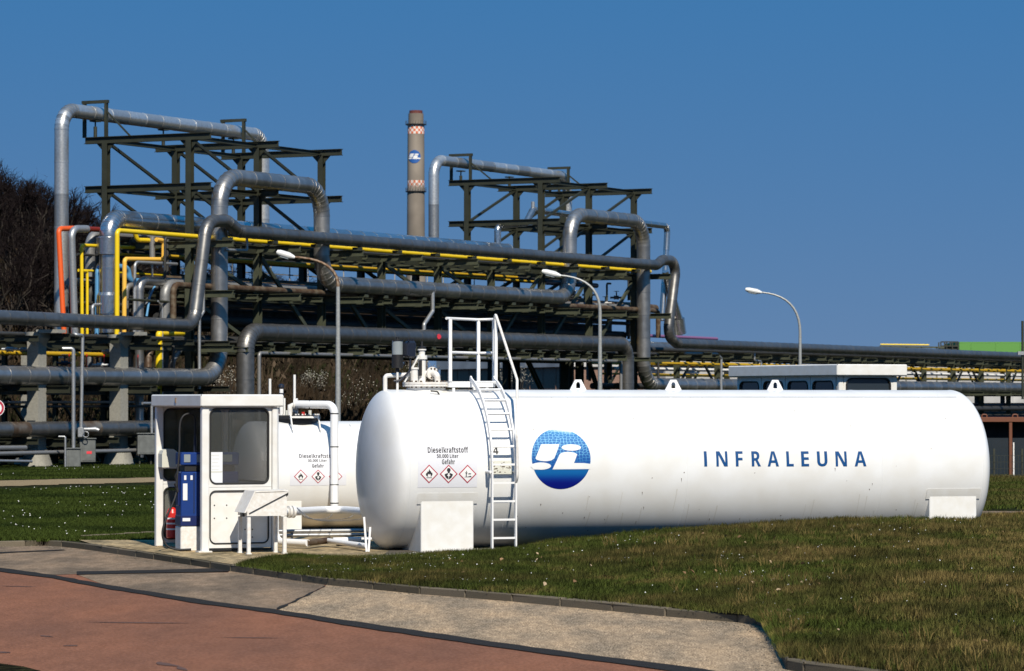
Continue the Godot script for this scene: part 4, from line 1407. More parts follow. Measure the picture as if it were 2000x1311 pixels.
func low_racks() -> void:
	var e := Vector3(0.4628, 0, -0.8865)
	# left: concrete frames
	var spots := [0.196 - 5.35, 0.196, 5.263]
	var ww := ["cut by the left edge", "under the pipes beside the two thin upright pipes", "under the pipes behind the filling booth"]
	for k in 3:
		var s: float = spots[k]
		var o := thing("concrete_pillar", "pale concrete pillar frame " + ww[k], "pillar", rp(s, 0.5, 0.05), 0.0, "concrete pillars under the left pipes")
		for t in [0.5, 4.4]:
			var m := MB.new()
			m.bar(rp(s, t, 0.05) - o.position, rp(s, t, 4.75) - o.position, 0.48, 0.48, e)
			part("shaft", m, M.concrete_old, o)
			m = MB.new()
			m.lathe(rp(s, t, 0.0) - o.position, Vector3.UP, [Vector2(0, 0.62), Vector2(0.75, 0.36)], 4)
			part("foot", m, M.concrete_old, o)
			m = MB.new()
			m.lathe(rp(s, t, 4.3) - o.position, Vector3.UP, [Vector2(0, 0.3), Vector2(0.3, 0.48), Vector2(0.5, 0.48), Vector2(0.5, 0)], 4)
			part("head", m, M.concrete_old, o)
		for y in [0.95, 2.8, 4.62]:
			beam(o, "cross_beam", rp(s + 0.3, -0.7, y), rp(s + 0.3, 5.4, y), 0.26, 0.2, M.steel)
		var cap := MB.new()
		cap.box(Vector3.ZERO, Vector3(0.5, 0.12, 0.9), Basis(e, Vector3.UP, Vector3(0.8865, 0, 0.4628)))
		part("bearing", cap, M.concrete_old, o, rp(s, -0.1, 4.82) - o.position)
	var l := thing("pipe_rack", "low steel pipe rack on concrete pillars at left", "pipe rack", rp(-6.0, 1.2, 0.05))
	for k in 8:
		var s := -6.0 + k * 2.45
		for y in [1.0, 2.85, 4.55]:
			beam(l, "cross_beam", rp(s, -0.5, y), rp(s, 5.6, y), 0.2, 0.14, M.steel)
	for y in [1.0, 2.85, 4.5]:
		for t in [0.9, 2.8, 5.0]:
			beam(l, "edge_beam", rp(-8, t, y - 0.12), rp(S0 - 0.2, t, y - 0.12), 0.22, 0.16, M.steel)
	for k in 6:
		beam(l, "column", rp(-5.0 + k * 3.1, 2.6, 0.05), rp(-5.0 + k * 3.1, 2.6, 4.4), 0.16, 0.16, M.steel, e)
		var b := MB.new()
		b.bar(rp(-5.0 + k * 3.1, 2.6, 2.7) - l.position, rp(-5.0 + (k + 0.9) * 3.1, 2.6, 0.2) - l.position, 0.09, 0.09)
		part("brace", b, M.steel, l)
	# right: steel trestles that shrink into the distance
	var r := thing("pipe_rack", "low steel pipe rack running off to the right edge", "pipe rack", rp(S0 + 9 * BAY, 1.2, 0.05))
	for i in range(9, 22):
		var s := S0 + i * BAY
		for t in [NEAR, FAR]:
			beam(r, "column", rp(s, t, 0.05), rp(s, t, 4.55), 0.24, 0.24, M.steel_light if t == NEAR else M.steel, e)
			var b := MB.new()
			b.bar(rp(s, t, 2.95) - r.position, rp(s + (0.4 if i % 2 else -0.4) * BAY, t, 4.5) - r.position, 0.08, 0.12)
			part("brace", b, M.steel, r)
		for y in [1.15, 2.8, 4.62]:
			beam(r, "cross_beam", rp(s, -0.7, y), rp(s, 6.0, y), 0.24, 0.2, M.steel_light)
		for y in [2.8, 4.6]:
			for f in [0.33, 0.67]:
				beam(r, "cross_beam", rp(s + BAY * f, -0.4, y), rp(s + BAY * f, 5.6, y), 0.16, 0.14, M.steel_light)
			for t in [NEAR, FAR]:
				beam(r, "edge_beam", rp(s, t, y - 0.02), rp(s + BAY, t, y - 0.02), 0.28, 0.16, M.steel)



# ---------------------------------------------------------------- pipes
func pipes() -> void:
	# the large ones, clad in sheet metal
	clad_pipe("insulated_pipe", "slim grey pipe rising at left, running along the top front edge, dropping at right", [Vector3(-18.141, 5.249, -114.633), Vector3(-11.777, 5.167, -126.825), Vector3(-11.378, 9.091, -127.589), Vector3(-10.753, 9.173, -128.785), Vector3(-10.336, 8.807, -129.585), Vector3(6.843, 8.817, -162.491), Vector3(7.161, 9.084, -163.100), Vector3(7.912, 9.093, -164.539), Vector3(7.425, 5.512, -163.605), Vector3(7.908, 5.137, -164.532), rp(109.737, -0.3, 5.05)], 0.245, M.clad_dull, 0.75, 1.0)
	clad_pipe("insulated_pipe", "thick grey pipe with two tall upright loops in front of the bridge", [rp(-4.180, 0.35, 3.28), rp(11.762, 0.35, 3.28), rp(11.762, 0.35, 10.9), rp(19.319, 0.35, 10.9), rp(19.319, 0.35, 7.06), rp(41.355, 0.35, 7.06), rp(41.355, 0.35, 10.88), rp(49.168, 0.35, 10.88), rp(49.168, 0.35, 3.15), rp(112.713, 0.35, 3.15)], 0.325, M.clad, 1.15, 1.1)
	clad_pipe("insulated_pipe", "widest shiny pipe that turns from upright to level behind the yellow pipe", [Vector3(-15.026, 4.938, -127.732), rp(8.280, 3.0, 9.18), rp(40.247, 3.0, 9.18)], 0.36, M.shiny, 0.62, 1.1)
	clad_pipe("insulated_pipe", "thick pipe low along the bridge with a red mark, both ends turned down", [rp(12.897, -0.1, 0.1), rp(12.897, -0.1, 5.02), rp(46.380, -0.1, 5.02), rp(46.380, -0.1, 0.1)], 0.345, M.clad_dull, 0.75, 1.15)
	clad_pipe("insulated_pipe", "lowest thick pipe across the concrete pillars at left", [rp(-4.366, 0.0, 1.42), rp(12.728, 0.0, 1.42)], 0.27, M.clad_rust, 0.6, 1.1)
	clad_pipe("insulated_pipe", "tall bright pipe loop over the left steel gantry", [Vector3(-17.030, 4.006, -129.510), rp(8.924, 5.6, 13.42), rp(23.373, 5.6, 13.42), rp(23.373, 5.6, 8.6)], 0.27, M.bright, 0.75, 1.2)
	clad_pipe("insulated_pipe", "bright pipe loop over the gantry right of the chimney", [rp(38.064, 5.6, 8.6), rp(38.064, 5.6, 13.33), rp(51.560, 5.6, 13.33), rp(51.560, 5.6, 8.6)], 0.24, M.bright, 0.75, 1.2)
	clad_pipe("insulated_pipe", "small shiny kinked pipe between the right gantry's posts, dropping at its right end", [Vector3(-0.653, 9.408, -156.128), Vector3(-0.653, 10.364, -156.128), Vector3(0.640, 10.608, -158.604), Vector3(0.975, 11.260, -159.247), rp(58.421, 3.4, 11.161), Vector3(7.713, 9.143, -172.152), Vector3(7.514, 6.434, -171.771)], 0.155, M.shiny, 0.3, 0.9)
	var v := MB.new()
	v.tube([Vector3(0.975, 11.213, -159.247), Vector3(0.975, 11.641, -159.247)], 0.09, 10)
	single("vent_stub", "short vent stub standing on the small shiny kinked pipe", "vent", v, M.bright[0])
	# collars on the widest shiny pipe
	for y in [470.0, 600.0]:
		pass
	var col := thing("pipe_collar", "upper wide metal collar round the shiny upright pipe", "pipe collar", Vector3(-15.046, 7.856, -127.692), 0.0, "collars on the shiny upright pipe")
	var m := MB.new()
	m.lathe(Vector3.ZERO, Vector3.UP, [Vector2(-0.02, 0.36), Vector2(0.0, 0.44), Vector2(0.62, 0.44), Vector2(0.66, 0.36)], 24)
	part("sleeve", m, M.shiny[1], col)
	col = thing("pipe_collar", "lower wide metal collar round the shiny upright pipe", "pipe collar", Vector3(-15.042, 5.643, -127.700), 0.0, "collars on the shiny upright pipe")
	m = MB.new()
	m.lathe(Vector3.ZERO, Vector3.UP, [Vector2(-0.3, 0.22), Vector2(-0.02, 0.24), Vector2(0.0, 0.43), Vector2(0.68, 0.43), Vector2(0.80, 0.36)], 24)
	part("sleeve", m, M.shiny[0], col)
	# cone-ended silver pipe at the right
	m = MB.new()
	var ca: Vector3 = Vector3(7.865, 8.095, -171.580)
	var cb: Vector3 = Vector3(8.287, 6.526, -172.388)
	var cc: Vector3 = Vector3(8.371, 5.757, -172.550)
	m.tube([Vector3(7.670, 8.851, -171.206), ca, cb, cb + Vector3(0, -0.02, 0), cc, cc + Vector3(0, -0.02, 0), cc + Vector3(0.02, -0.35, 0)], [0.16, 0.2, 0.30, 0.40, 0.42, 0.22, 0.22], 20)
	single("pipe_expansion_joint", "leaning silver cone with wide collar at the right end of the bridge", "pipe joint", m, M.shiny[2])
	# brightly painted ones
	pipe("pipe", "orange upright pipe leaning beside the tall silver pipe at left", [Vector3(-16.488, 4.721, -126.228), Vector3(-16.729, 8.747, -126.414), Vector3(-16.183, 8.818, -127.461)], 0.10, M.orange, 0.18)
	pipe("pipe", "dark red level pipe joined to the orange pipe's top", [Vector3(-16.183, 8.818, -127.461), Vector3(-12.803, 8.900, -133.935)], 0.10, M.red_pipe, 0.2)
	pipe("pipe", "light grey pipe with a curved top right of the orange pipe", [Vector3(-16.081, 4.719, -126.143), Vector3(-16.195, 8.722, -125.925), Vector3(-15.723, 8.767, -126.828)], 0.135, M.galv, 0.35)
	pipe("pipe", "taller thin yellow pipe left of the shiny wide pipe", [Vector3(-15.978, 4.742, -127.421), Vector3(-16.000, 8.185, -127.379), Vector3(-13.269, 8.262, -132.609)], 0.065, M.yellow, 0.12)
	pipe("pipe", "shorter thin yellow pipe left of the pale blue pipe", [Vector3(-15.867, 4.754, -128.065), Vector3(-15.872, 7.240, -128.056), Vector3(-16.134, 7.259, -127.555)], 0.055, M.yellow, 0.1)
	pipe("pipe", "thin yellow cross pipe behind the shorter yellow upright", [Vector3(-16.129, 7.264, -127.671), Vector3(-13.313, 7.268, -133.065)], 0.05, M.yellow, 0.1)
	pipe("pipe", "pale blue upright pipe left of the shiny wide pipe", [Vector3(-15.472, 4.752, -127.958), Vector3(-15.461, 7.390, -127.978), Vector3(-14.977, 7.483, -128.906), Vector3(-14.533, 7.420, -129.757), Vector3(-14.500, 6.937, -129.819), Vector3(-14.131, 6.962, -130.527)], 0.115, M.blue_pipe, 0.28)
	pipe("pipe", "bold yellow pipe that turns at left and runs along under the top front pipe", [Vector3(-14.286, 4.680, -123.963), rp(5.281, 0.6, 8.565), rp(50.438, 0.6, 8.565)], 0.09, M.yellow, 0.16)
	pipe("pipe", "pale yellow crooked pipe right of the bold yellow upright", [Vector3(-14.394, 4.738, -127.213), Vector3(-14.384, 7.665, -127.233), Vector3(-13.175, 7.741, -129.548), Vector3(-13.176, 8.457, -129.546), Vector3(-13.402, 8.476, -129.113)], 0.085, M.yellow_pale, 0.14)
	pipe("pipe", "hooked yellow pipe end above the crooked pale yellow pipe", [Vector3(-13.558, 8.463, -129.679), Vector3(-14.070, 8.437, -128.698), Vector3(-14.166, 8.755, -128.514)], 0.09, M.yellow, 0.2)
	pipe("pipe", "thin white pipe with a bend right of the crooked yellow pipe", [Vector3(-14.022, 4.740, -127.278), Vector3(-14.011, 7.554, -127.299), Vector3(-12.698, 7.577, -129.814)], 0.06, M.galv, 0.2)
	clad_pipe("insulated_pipe", "mid-sized grey pipe bending from upright to level below the crooked yellow pipe", [rp(8.532, 1.8, 0.3), Vector3(-13.849, 6.873, -127.394), rp(22.245, 1.8, 6.873)], 0.17, M.clad, 0.38, 0.9)
	pipe("pipe", "brownish hooked pipe under the level grey pipe at left", [Vector3(-13.704, 3.268, -128.967), Vector3(-13.674, 4.193, -129.025), Vector3(-13.321, 4.880, -129.701), Vector3(-13.338, 5.654, -129.668), Vector3(-13.030, 6.116, -130.258), Vector3(-12.438, 6.226, -131.393)], 0.15, M.brown_pipe, 0.45)
	pipe("pipe", "short thick yellow pipe with bent top above the filling booth", [Vector3(-13.089, 2.081, -127.121), Vector3(-13.093, 4.907, -127.112), Vector3(-12.340, 4.954, -128.555)], 0.125, M.yellow, 0.1)
	pipe("pipe", "pale curved pipe end above the filling booth", [Vector3(-12.782, 2.268, -129.004), Vector3(-12.785, 3.904, -128.999), Vector3(-12.526, 4.315, -129.496)], 0.11, M.galv, 0.4)
	pipe("pipe", "thin upright grey pipe between the brown hook and the thick loop", [Vector3(-12.960, 2.460, -127.152), Vector3(-12.965, 5.876, -127.141), Vector3(-13.108, 6.096, -126.867)], 0.03, M.galv, 0.15)
	pipe("pipe", "slim jointed pipe hanging beside the left thick loop", [Vector3(-11.730, 2.844, -128.643), Vector3(-11.734, 5.513, -128.635), Vector3(-11.603, 5.750, -128.886), Vector3(-11.607, 8.426, -128.878)], 0.06, M.galv, 0.08)
	pipe("pipe", "slim grey pipe turned up at both ends under the low thick pipe", [rp(13.651, -0.25, 0.1), rp(13.651, -0.25, 4.22), rp(45.464, -0.25, 4.22), rp(45.464, -0.25, 0.1)], 0.075, M.grey_pipe, 0.12)
	pipe("pipe", "short kinked branch pipe between the two front pipes at centre", [Vector3(-3.330, 6.970, -143.869), Vector3(-3.329, 6.154, -143.870), Vector3(-3.677, 5.581, -143.204), Vector3(-3.677, 5.324, -143.204)], 0.085, M.galv, 0.1)
	pipe("pipe", "short grey branch at the front below the slim top pipe", [Vector3(-10.110, 8.802, -130.666), Vector3(-10.109, 8.138, -130.668), Vector3(-10.815, 8.098, -129.315)], 0.055, M.galv, 0.08)
	pipe("pipe", "mauve pipe lying level at the right end of the bridge", [Vector3(6.062, 5.552, -165.749), rp(61.103, 1.9, 5.525)], 0.085, M.purple, 0.2)
	pipe("pipe", "bright thin pipe under the slim pipe at right, left of the white cabin", [Vector3(8.355, 4.684, -165.603), Vector3(10.085, 4.704, -168.918), Vector3(10.342, 4.483, -169.410), Vector3(10.340, 2.713, -169.405)], 0.065, M.galv, 0.1)
	pipe("pipe", "small hooked drain pipe just above the white cabin's roof", [Vector3(12.244, 4.784, -173.052), Vector3(12.243, 4.423, -173.051), Vector3(12.633, 4.379, -173.798), Vector3(12.633, 4.120, -173.797)], 0.05, M.galv, 0.08)
	var red := MB.new()
	var rp0: Vector3 = rp(27.551, -0.1, 5.06)
	for i in 12:
		var a := TAU * i / 12.0
		var b := TAU * (i + 1) / 12.0
		var q := []
		for p in [Vector2.ZERO, Vector2(cos(a) * 0.18, sin(a) * 0.11), Vector2(cos(b) * 0.18, sin(b) * 0.11)]:
			var th: float = p.y / 0.35 + 0.05
			q.push_back(rp0 + Vector3(0.4628, 0, -0.8865) * p.x + (Vector3(0.8865, 0, 0.4628) * cos(th) + Vector3.UP * sin(th)) * 0.362)
		red.tri(q[0], q[1], q[2], Vector3(0.88, 0.1, 0.46), Vector3(0.88, 0.1, 0.46), Vector3(0.88, 0.1, 0.46))
	single("paint_mark", "red oval paint mark on the low thick pipe", "marking", red, M.red_mark)
	# many pipes on the decks inside the bridge
	var decks := [["lower", 4.6, 4.36], ["middle", 6.62, 6.42], ["upper", 8.5, 8.30]]
	var ords := ["first", "second", "third", "fourth", "fifth", "sixth", "seventh", "eighth", "ninth"]
	for k in 3:
		var d: Array = decks[k]
		var ts := [0.62, 1.65, 2.2, 2.75, 3.3, 3.8, 4.35, 4.7]
		for i in ts.size():
			if k == 2 and (i == 0 or i in [3, 4]):
				continue
			var r: float = [0.06, 0.16, 0.09, 0.12, 0.2, 0.07, 0.13, 0.05][(i + k * 3) % 8]
			var mm: Material = [M.dark_pipe, M.rusty_pipe, M.grey_pipe, M.dark_pipe, M.grey_pipe, M.dark_pipe, M.rusty_pipe, M.dark_pipe][(i * 3 + k) % 8]
			var a: float = S0 - 2.0 + (i % 3)
			var b: float = S0 + 8 * BAY + 1.5 - (i % 2)
			var y: float = float(d[1]) + r - 0.03
			pipe("pipe", "%s pipe from the front on the %s deck inside the bridge" % [ords[i], d[0]], [rp(a, ts[i], y - 1.6), rp(a, ts[i], y), rp(b, ts[i], y), rp(b, ts[i], y - 1.3)], r, mm, r * 2.5, "pipes inside the bridge")
	# yellow lines inside the bridge
	pipe("pipe", "thin yellow pipe below the top deck, nearer of two", [Vector3(-13.033, 7.906, -130.252), rp(40.104, 2.4, 8.0)], 0.055, M.yellow_old, 0.2)
	pipe("pipe", "thin yellow pipe below the top deck, farther of two", [rp(S0 - 1, 3.7, 7.95), rp(S0 + 36, 3.7, 7.95)], 0.05, M.yellow_old, 0.2)
	pipe("pipe", "thin yellow pipe on the lower deck of the bridge, nearer of two", [rp(S0 + 14, 1.5, 5.15), rp(S0 + 39, 1.5, 5.15)], 0.05, M.yellow_old, 0.2)
	pipe("pipe", "thin yellow pipe on the lower deck of the bridge, farther of two", [rp(S0 + 8, 2.5, 5.42), rp(S0 + 38, 2.5, 5.42)], 0.045, M.yellow_old, 0.2)
	var fill := [["thick dark pipe between the lower and middle decks, nearest of four", 2.0, 5.52, 0.2, M.dark_pipe], ["thick dark pipe between the lower and middle decks, second of four", 2.9, 5.78, 0.27, M.rusty_dark], ["thick dark pipe between the lower and middle decks, third of four", 3.9, 5.55, 0.29, M.dark_pipe], ["thick dark pipe between the lower and middle decks, farthest of four", 4.6, 6.02, 0.2, M.rusty_dark],
		["slim dark pipe slung below the middle deck, nearer of two", 1.6, 6.08, 0.09, M.dark_pipe], ["slim dark pipe slung below the middle deck, farther of two", 3.3, 6.2, 0.12, M.dark_pipe], ["dark pipe slung just below the top deck", 4.4, 8.05, 0.14, M.dark_pipe], ["brown pipe on the middle deck behind the rust-streaked one", 4.1, 7.15, 0.2, M.rusty_dark]]
	for q in fill:
		pipe("pipe", q[0], [rp(S0 - 1.0, q[1], q[2]), rp(S0 + 8 * BAY + 0.5, q[1], q[2])], q[3], q[4], 0.3, "pipes inside the bridge")
	for q in [["long dark cable tray on the lower deck of the bridge, nearer of two", 2.5, 5.2], ["long dark cable tray on the lower deck of the bridge, farther of two", 4.3, 5.15], ["long dark cable tray under the middle deck of the bridge", 2.3, 6.3]]:
		var tm := MB.new()
		tm.bar(rp(S0 - 1.0, q[1], q[2]), rp(S0 + 8 * BAY + 0.4, q[1], q[2]), 0.5, 0.02)
		for sd in [-0.25, 0.25]:
			tm.bar(rp(S0 - 1.0, q[1] + sd, q[2] + 0.06), rp(S0 + 8 * BAY + 0.4, q[1] + sd, q[2] + 0.06), 0.015, 0.14)
		single("cable_tray", q[0], "cable tray", tm, M.steel, "cable trays in the bridge")
	pipe("pipe", "rust-streaked pipe on the middle level behind the thick loop", [rp(S0 - 0.5, 2.0, 6.95), rp(S0 + 40.5, 2.0, 6.95), rp(S0 + 43.0, 2.0, 6.9)], 0.19, M.rusty_pipe, 0.3)
	pipe("pipe", "blue-grey pipe high inside the right end of the bridge", [rp(S0 + 33, 3.0, 7.9), rp(S0 + 38.5, 3.0, 7.9)], 0.12, M.blue_black, 0.3)
	for k in 7:
		var s := S0 + 33.6 + k * 0.8
		pipe("pipe", "%s of seven thin upright pipes inside the bridge's right end, from the left" % ords[k], [rp(s, 2.4 + 0.3 * (k % 3), 6.5), rp(s, 2.4 + 0.3 * (k % 3), 8.0), rp(s + 0.4, 2.4 + 0.3 * (k % 3), 8.0)], 0.05, [M.steel_light, M.galv, M.dark_pipe][k % 3], 0.1, "upright pipes at the right end of the bridge")
	# lines on the left rack
	pipe("pipe", "long thin yellow pipe between the concrete pillars at left", [rp(-9, 1.6, 4.08), rp(7.356, 1.6, 4.08)], 0.085, M.yellow_old, 0.2)
	var low := [["dark pipe just under the slim pipe at left", 0.9, 4.72, 0.07, M.dark_pipe], ["galvanised pipe behind the heads of the concrete pillars", 2.2, 4.5, 0.08, M.galv], ["dark pipe on the upper shelf at left", 3.2, 4.75, 0.13, M.dark_pipe], ["grey pipe on the upper shelf at left, farthest back", 4.6, 4.75, 0.1, M.grey_pipe],
		["dark pipe below the yellow pipe at left", 2.0, 3.6, 0.06, M.dark_pipe], ["dark pipe on the middle shelf at left", 1.5, 3.05, 0.11, M.dark_pipe], ["brown pipe on the middle shelf at left", 2.5, 3.1, 0.14, M.rusty_pipe], ["dark pipe at the back of the middle shelf at left", 3.7, 3.1, 0.14, M.dark_pipe],
		["thin pipe slung under the middle shelf at left", 1.1, 2.2, 0.05, M.dark_pipe], ["thin galvanised pipe slung under the middle shelf at left", 2.4, 2.35, 0.05, M.galv], ["dark pipe on the lowest shelf at left", 1.4, 1.2, 0.12, M.dark_pipe], ["grey pipe on the lowest shelf at left", 2.2, 1.25, 0.15, M.grey_pipe], ["dark pipe at the back of the lowest shelf at left", 3.6, 1.25, 0.18, M.dark_pipe], ["brown pipe near the ground behind the concrete feet", 2.9, 0.5, 0.14, M.rusty_pipe]]
	for q in low:
		pipe("pipe", q[0], [rp(-9, q[1], q[2]), rp(S0 - 0.8, q[1], q[2])], q[3], q[4], 0.3, "pipes on the left rack")
	pipe("pipe", "thin grey pipe close above the grass at left", [rp(-4.905, -0.4, 0.62), rp(5.045, -0.4, 0.62)], 0.075, M.grey_pipe, 0.2)
	pipe("pipe", "thin pale pipe close above the grass at left, cut short", [rp(-4.905, -0.4, 0.42), rp(-1.353, -0.4, 0.33)], 0.05, M.galv, 0.2)
	pipe("pipe", "lagged grey length above the grass at the left edge", [rp(-4.770, -0.3, 0.82), rp(-1.572, -0.3, 0.80)], 0.085, M.grey_pipe, 0.2)
	for k in 5:
		pipe("pipe", "%s from the left of five thin red rods under the left yellow pipe" % ords[k], [rp(3.589 + k * 1.1, 1.5, 3.3), rp(3.589 + k * 1.1, 1.5, 4.1)], 0.02, M.red, 0.2, "red rods under the yellow pipe")
	# lines on the right rack
	var rl := [["yellow pipe high on the right rack, nearest of three", 0.9, 4.2, 0.06, M.yellow_old], ["yellow pipe high on the right rack, second of three", 2.4, 4.28, 0.06, M.yellow_old], ["yellow pipe high on the right rack, farthest of three", 4.0, 4.2, 0.05, M.yellow_old], ["yellow pipe lower on the right rack, nearer of two", 1.3, 3.62, 0.055, M.yellow_old], ["yellow pipe lower on the right rack, farther of two", 3.4, 3.7, 0.05, M.yellow_old],
		["white lagged pipe in the middle of the right rack", 2.8, 3.95, 0.09, M.plain_white], ["dark pipe on the right rack's top deck behind the slim pipe", 1.0, 4.86, 0.12, M.dark_pipe], ["wide silver pipe on the right rack's top deck, farther back", 3.0, 5.02, 0.3, M.clad[0]], ["grey pipe at the back of the right rack's top deck", 4.6, 4.9, 0.2, M.grey_pipe],
		["dark pipe on the right rack's lower deck, second from the front", 1.6, 3.1, 0.14, M.dark_pipe], ["rusty pipe on the right rack's lower deck", 2.6, 3.1, 0.16, M.rusty_pipe], ["dark pipe at the back of the right rack's lower deck", 3.9, 3.1, 0.16, M.dark_pipe],
		["dark pipe under the right rack, nearest the front", 0.3, 1.9, 0.16, M.dark_pipe], ["blue-black pipe under the right rack", 1.5, 2.1, 0.14, M.blue_black], ["dark pipe low under the right rack", 0.9, 1.35, 0.2, M.dark_pipe], ["brown pipe low under the right rack", 2.4, 1.4, 0.25, M.rusty_pipe], ["thick dark pipe at the back under the right rack", 4.0, 1.5, 0.3, M.dark_pipe]]
	for q in rl:
		pipe("pipe", q[0], [rp(S0 + 8 * BAY + 1.0, q[1], q[2]), rp(S0 + 23 * BAY, q[1], q[2])], q[3], q[4], 0.3, "pipes on the right rack")
	# upright pipes with cabinets on the grass at left
	pipe("pipe", "left one of two thin upright pipes before the thick pipes at left", [Vector3(-15.595, 4.216, -118.861), Vector3(-15.215, 4.217, -118.941), Vector3(-15.209, 0.686, -118.954)], 0.065, M.galv, 0.1)
	pipe("pipe", "right one of two thin upright pipes before the thick pipes at left", [Vector3(-15.313, 4.875, -119.834), Vector3(-15.202, 4.697, -118.967), Vector3(-14.959, 4.688, -119.433), Vector3(-14.995, 1.427, -119.362)], 0.058, M.galv, 0.1)
	pipe("pipe", "thin upright pipe just left of the filling booth", [Vector3(-13.245, 2.313, -122.932), Vector3(-12.970, 2.313, -123.459), Vector3(-12.968, 1.244, -123.462)], 0.05, M.galv, 0.06)
	pipe("pipe", "short bent pipe beside the small grey cabinet at left", [Vector3(-15.643, 1.171, -118.338), Vector3(-15.414, 1.171, -118.344), Vector3(-15.412, 0.077, -118.348)], 0.035, M.galv, 0.06)
	var cabs := [[Vector3(-15.222, 0.065, -118.929), 0.5, 0.739, "small grey cabinet at the foot of the left upright pipe"], [Vector3(-14.821, 0.264, -119.697), 0.55, 1.067, "grey cabinet with a red label at the foot of the right upright pipe"], [Vector3(-13.150, 0.477, -123.113), 0.62, 1.211, "grey cabinet just left of the filling booth"]]
	for c in cabs:
		var p: Vector3 = c[0]
		var h: float = c[2] - p.y
		var o := thing("cabinet", c[3], "cabinet", p, 0.2, "grey instrument cabinets at left")
		m = MB.new()
		m.box(Vector3(0, h / 2, 0), Vector3(c[1], h, 0.4), Basis.IDENTITY, 0.02)
		part("body", m, M.cabinet, o)
		m = MB.new()
		m.box(Vector3(0.02, h / 2, 0.207), Vector3(float(c[1]) - 0.12, h - 0.12, 0.012), Basis.IDENTITY, 0.004)
		part("door", m, M.cabinet, o)
		m = MB.new()
		m.box(Vector3(0, h + 0.02, 0.02), Vector3(float(c[1]) + 0.05, 0.04, 0.46), Basis.IDENTITY, 0.01)
		part("lid", m, M.cabinet, o)
		if "label" in c[3]:
			m = MB.new()
			m.box(Vector3(0.05, h * 0.42, 0.217), Vector3(0.18, 0.09, 0.006))
			part("label", m, M.red_mark, o)
		for x in [-0.2, 0.2]:
			m = MB.new()
			m.bar(Vector3(x, 0.0, -0.1), Vector3(x, 0.05 - p.y, -0.1), 0.05, 0.05, Vector3.BACK)
			part("leg", m, M.steel, o)
	var va := thing("valve", "small valve with a round wheel on the lowest thick pipe at left", "valve", Vector3(-14.995, 1.356, -119.363))
	m = MB.new()
	m.box(Vector3(0, -0.05, 0), Vector3(0.22, 0.34, 0.2), Basis.IDENTITY, 0.02)
	m.tube([Vector3(0.1, 0.06, 0), Vector3(0.5, 0.06, 0), Vector3(0.62, 0.02, 0)], [0.06, 0.09, 0.07], 8)
	part("body", m, M.galv, va)
	m = MB.new()
	var wheel := []
	for k in 13:
		wheel.push_back(Vector3(0.18 + cos(TAU * k / 12) * 0.1, -0.12 + sin(TAU * k / 12) * 0.1, 0.16))
	m.tube(wheel, 0.016, 6, false)
	part("wheel", m, M.galv, va)
	var thin := [["thin slanting grey pipe under the level grey pipe at left", [Vector3(-14.065, 5.150, -128.708), Vector3(-13.630, 6.821, -130.405)], 0.035, M.galv], ["thin pale pipe with two kinks left of the brown hooked pipe", [Vector3(-13.899, 5.170, -129.674), Vector3(-13.869, 6.140, -129.732), Vector3(-13.660, 6.734, -130.132), Vector3(-13.663, 8.484, -130.126)], 0.04, M.galv], ["dark upright pipe behind the crooked yellow pipe", [Vector3(-14.525, 5.185, -130.421), Vector3(-14.530, 8.536, -130.410)], 0.05, M.dark_pipe],
		["grey upright stub with flange above the level grey pipe at left", [Vector3(-13.586, 7.774, -129.409), Vector3(-13.588, 8.605, -129.406)], 0.11, M.grey_pipe], ["thin blue-grey bent pipe below the level grey pipe", [Vector3(-13.702, 5.568, -128.539), Vector3(-13.607, 6.303, -128.720), Vector3(-13.448, 6.698, -129.026)], 0.045, M.blue_pipe], ["dark level pipe crossing behind the yellow uprights at left", [Vector3(-16.247, 7.868, -127.986), Vector3(-12.684, 7.935, -134.811)], 0.05, M.dark_pipe], ["grey level pipe behind the two thin yellow uprights", [Vector3(-16.520, 6.852, -127.896), Vector3(-12.545, 6.789, -135.509)], 0.16, M.grey_pipe],
		["dark level pipe low behind the shiny upright pipe", [Vector3(-16.429, 6.068, -127.206), Vector3(-11.785, 5.995, -136.100)], 0.07, M.dark_pipe], ["small white hooked pipe left of the shiny upright pipe", [Vector3(-15.456, 5.098, -126.260), Vector3(-15.458, 5.928, -126.257), Vector3(-15.212, 5.960, -126.726)], 0.06, M.galv], ["thin dark rail below the level grey pipe at left", [Vector3(-14.132, 6.134, -126.202), Vector3(-11.216, 6.080, -131.789)], 0.05, M.steel]]
	for q in thin:
		pipe("pipe", q[0], q[1], q[2], q[3], 0.15)
	# small valves with hand wheels among the thin pipes
	var n := 0
	for spot in [[-0.387, 1.2, 4.2], [0.460, 1.2, 4.2], [3.160, 1.4, 3.75], [5.263, 1.3, 3.7], [5.885, 1.3, 4.2], [S0 + 33.4, 1.6, 7.2], [S0 + 35.0, 1.7, 7.35], [S0 + 36.6, 1.6, 7.0], [S0 + 38.0, 1.7, 7.3], [S0 + 44.5, 0.7, 3.75], [S0 + 52.0, 0.7, 3.8], [S0 + 63.0, 0.7, 3.8]]:
		var o := thing("hand_valve", "%s hand valve from the left among the thin pipes of the racks" % ["first", "second", "third", "fourth", "fifth", "sixth", "seventh", "eighth", "ninth", "tenth", "eleventh", "twelfth"][n], "valve", rp(spot[0], spot[1], spot[2]), 0.0, "hand valves on the racks")
		m = MB.new()
		m.tube([Vector3(-0.3, 0, 0), Vector3(-0.12, 0, 0), Vector3(-0.12, 0, 0.001), Vector3(-0.02, 0, 0), Vector3(0.1, 0, 0), Vector3(0.12, 0, 0.001), Vector3(0.3, 0, 0)], [0.05, 0.05, 0.11, 0.08, 0.11, 0.05, 0.05], 10)
		m.tube([Vector3.ZERO, Vector3(0, 0.3, 0)], 0.03, 8)
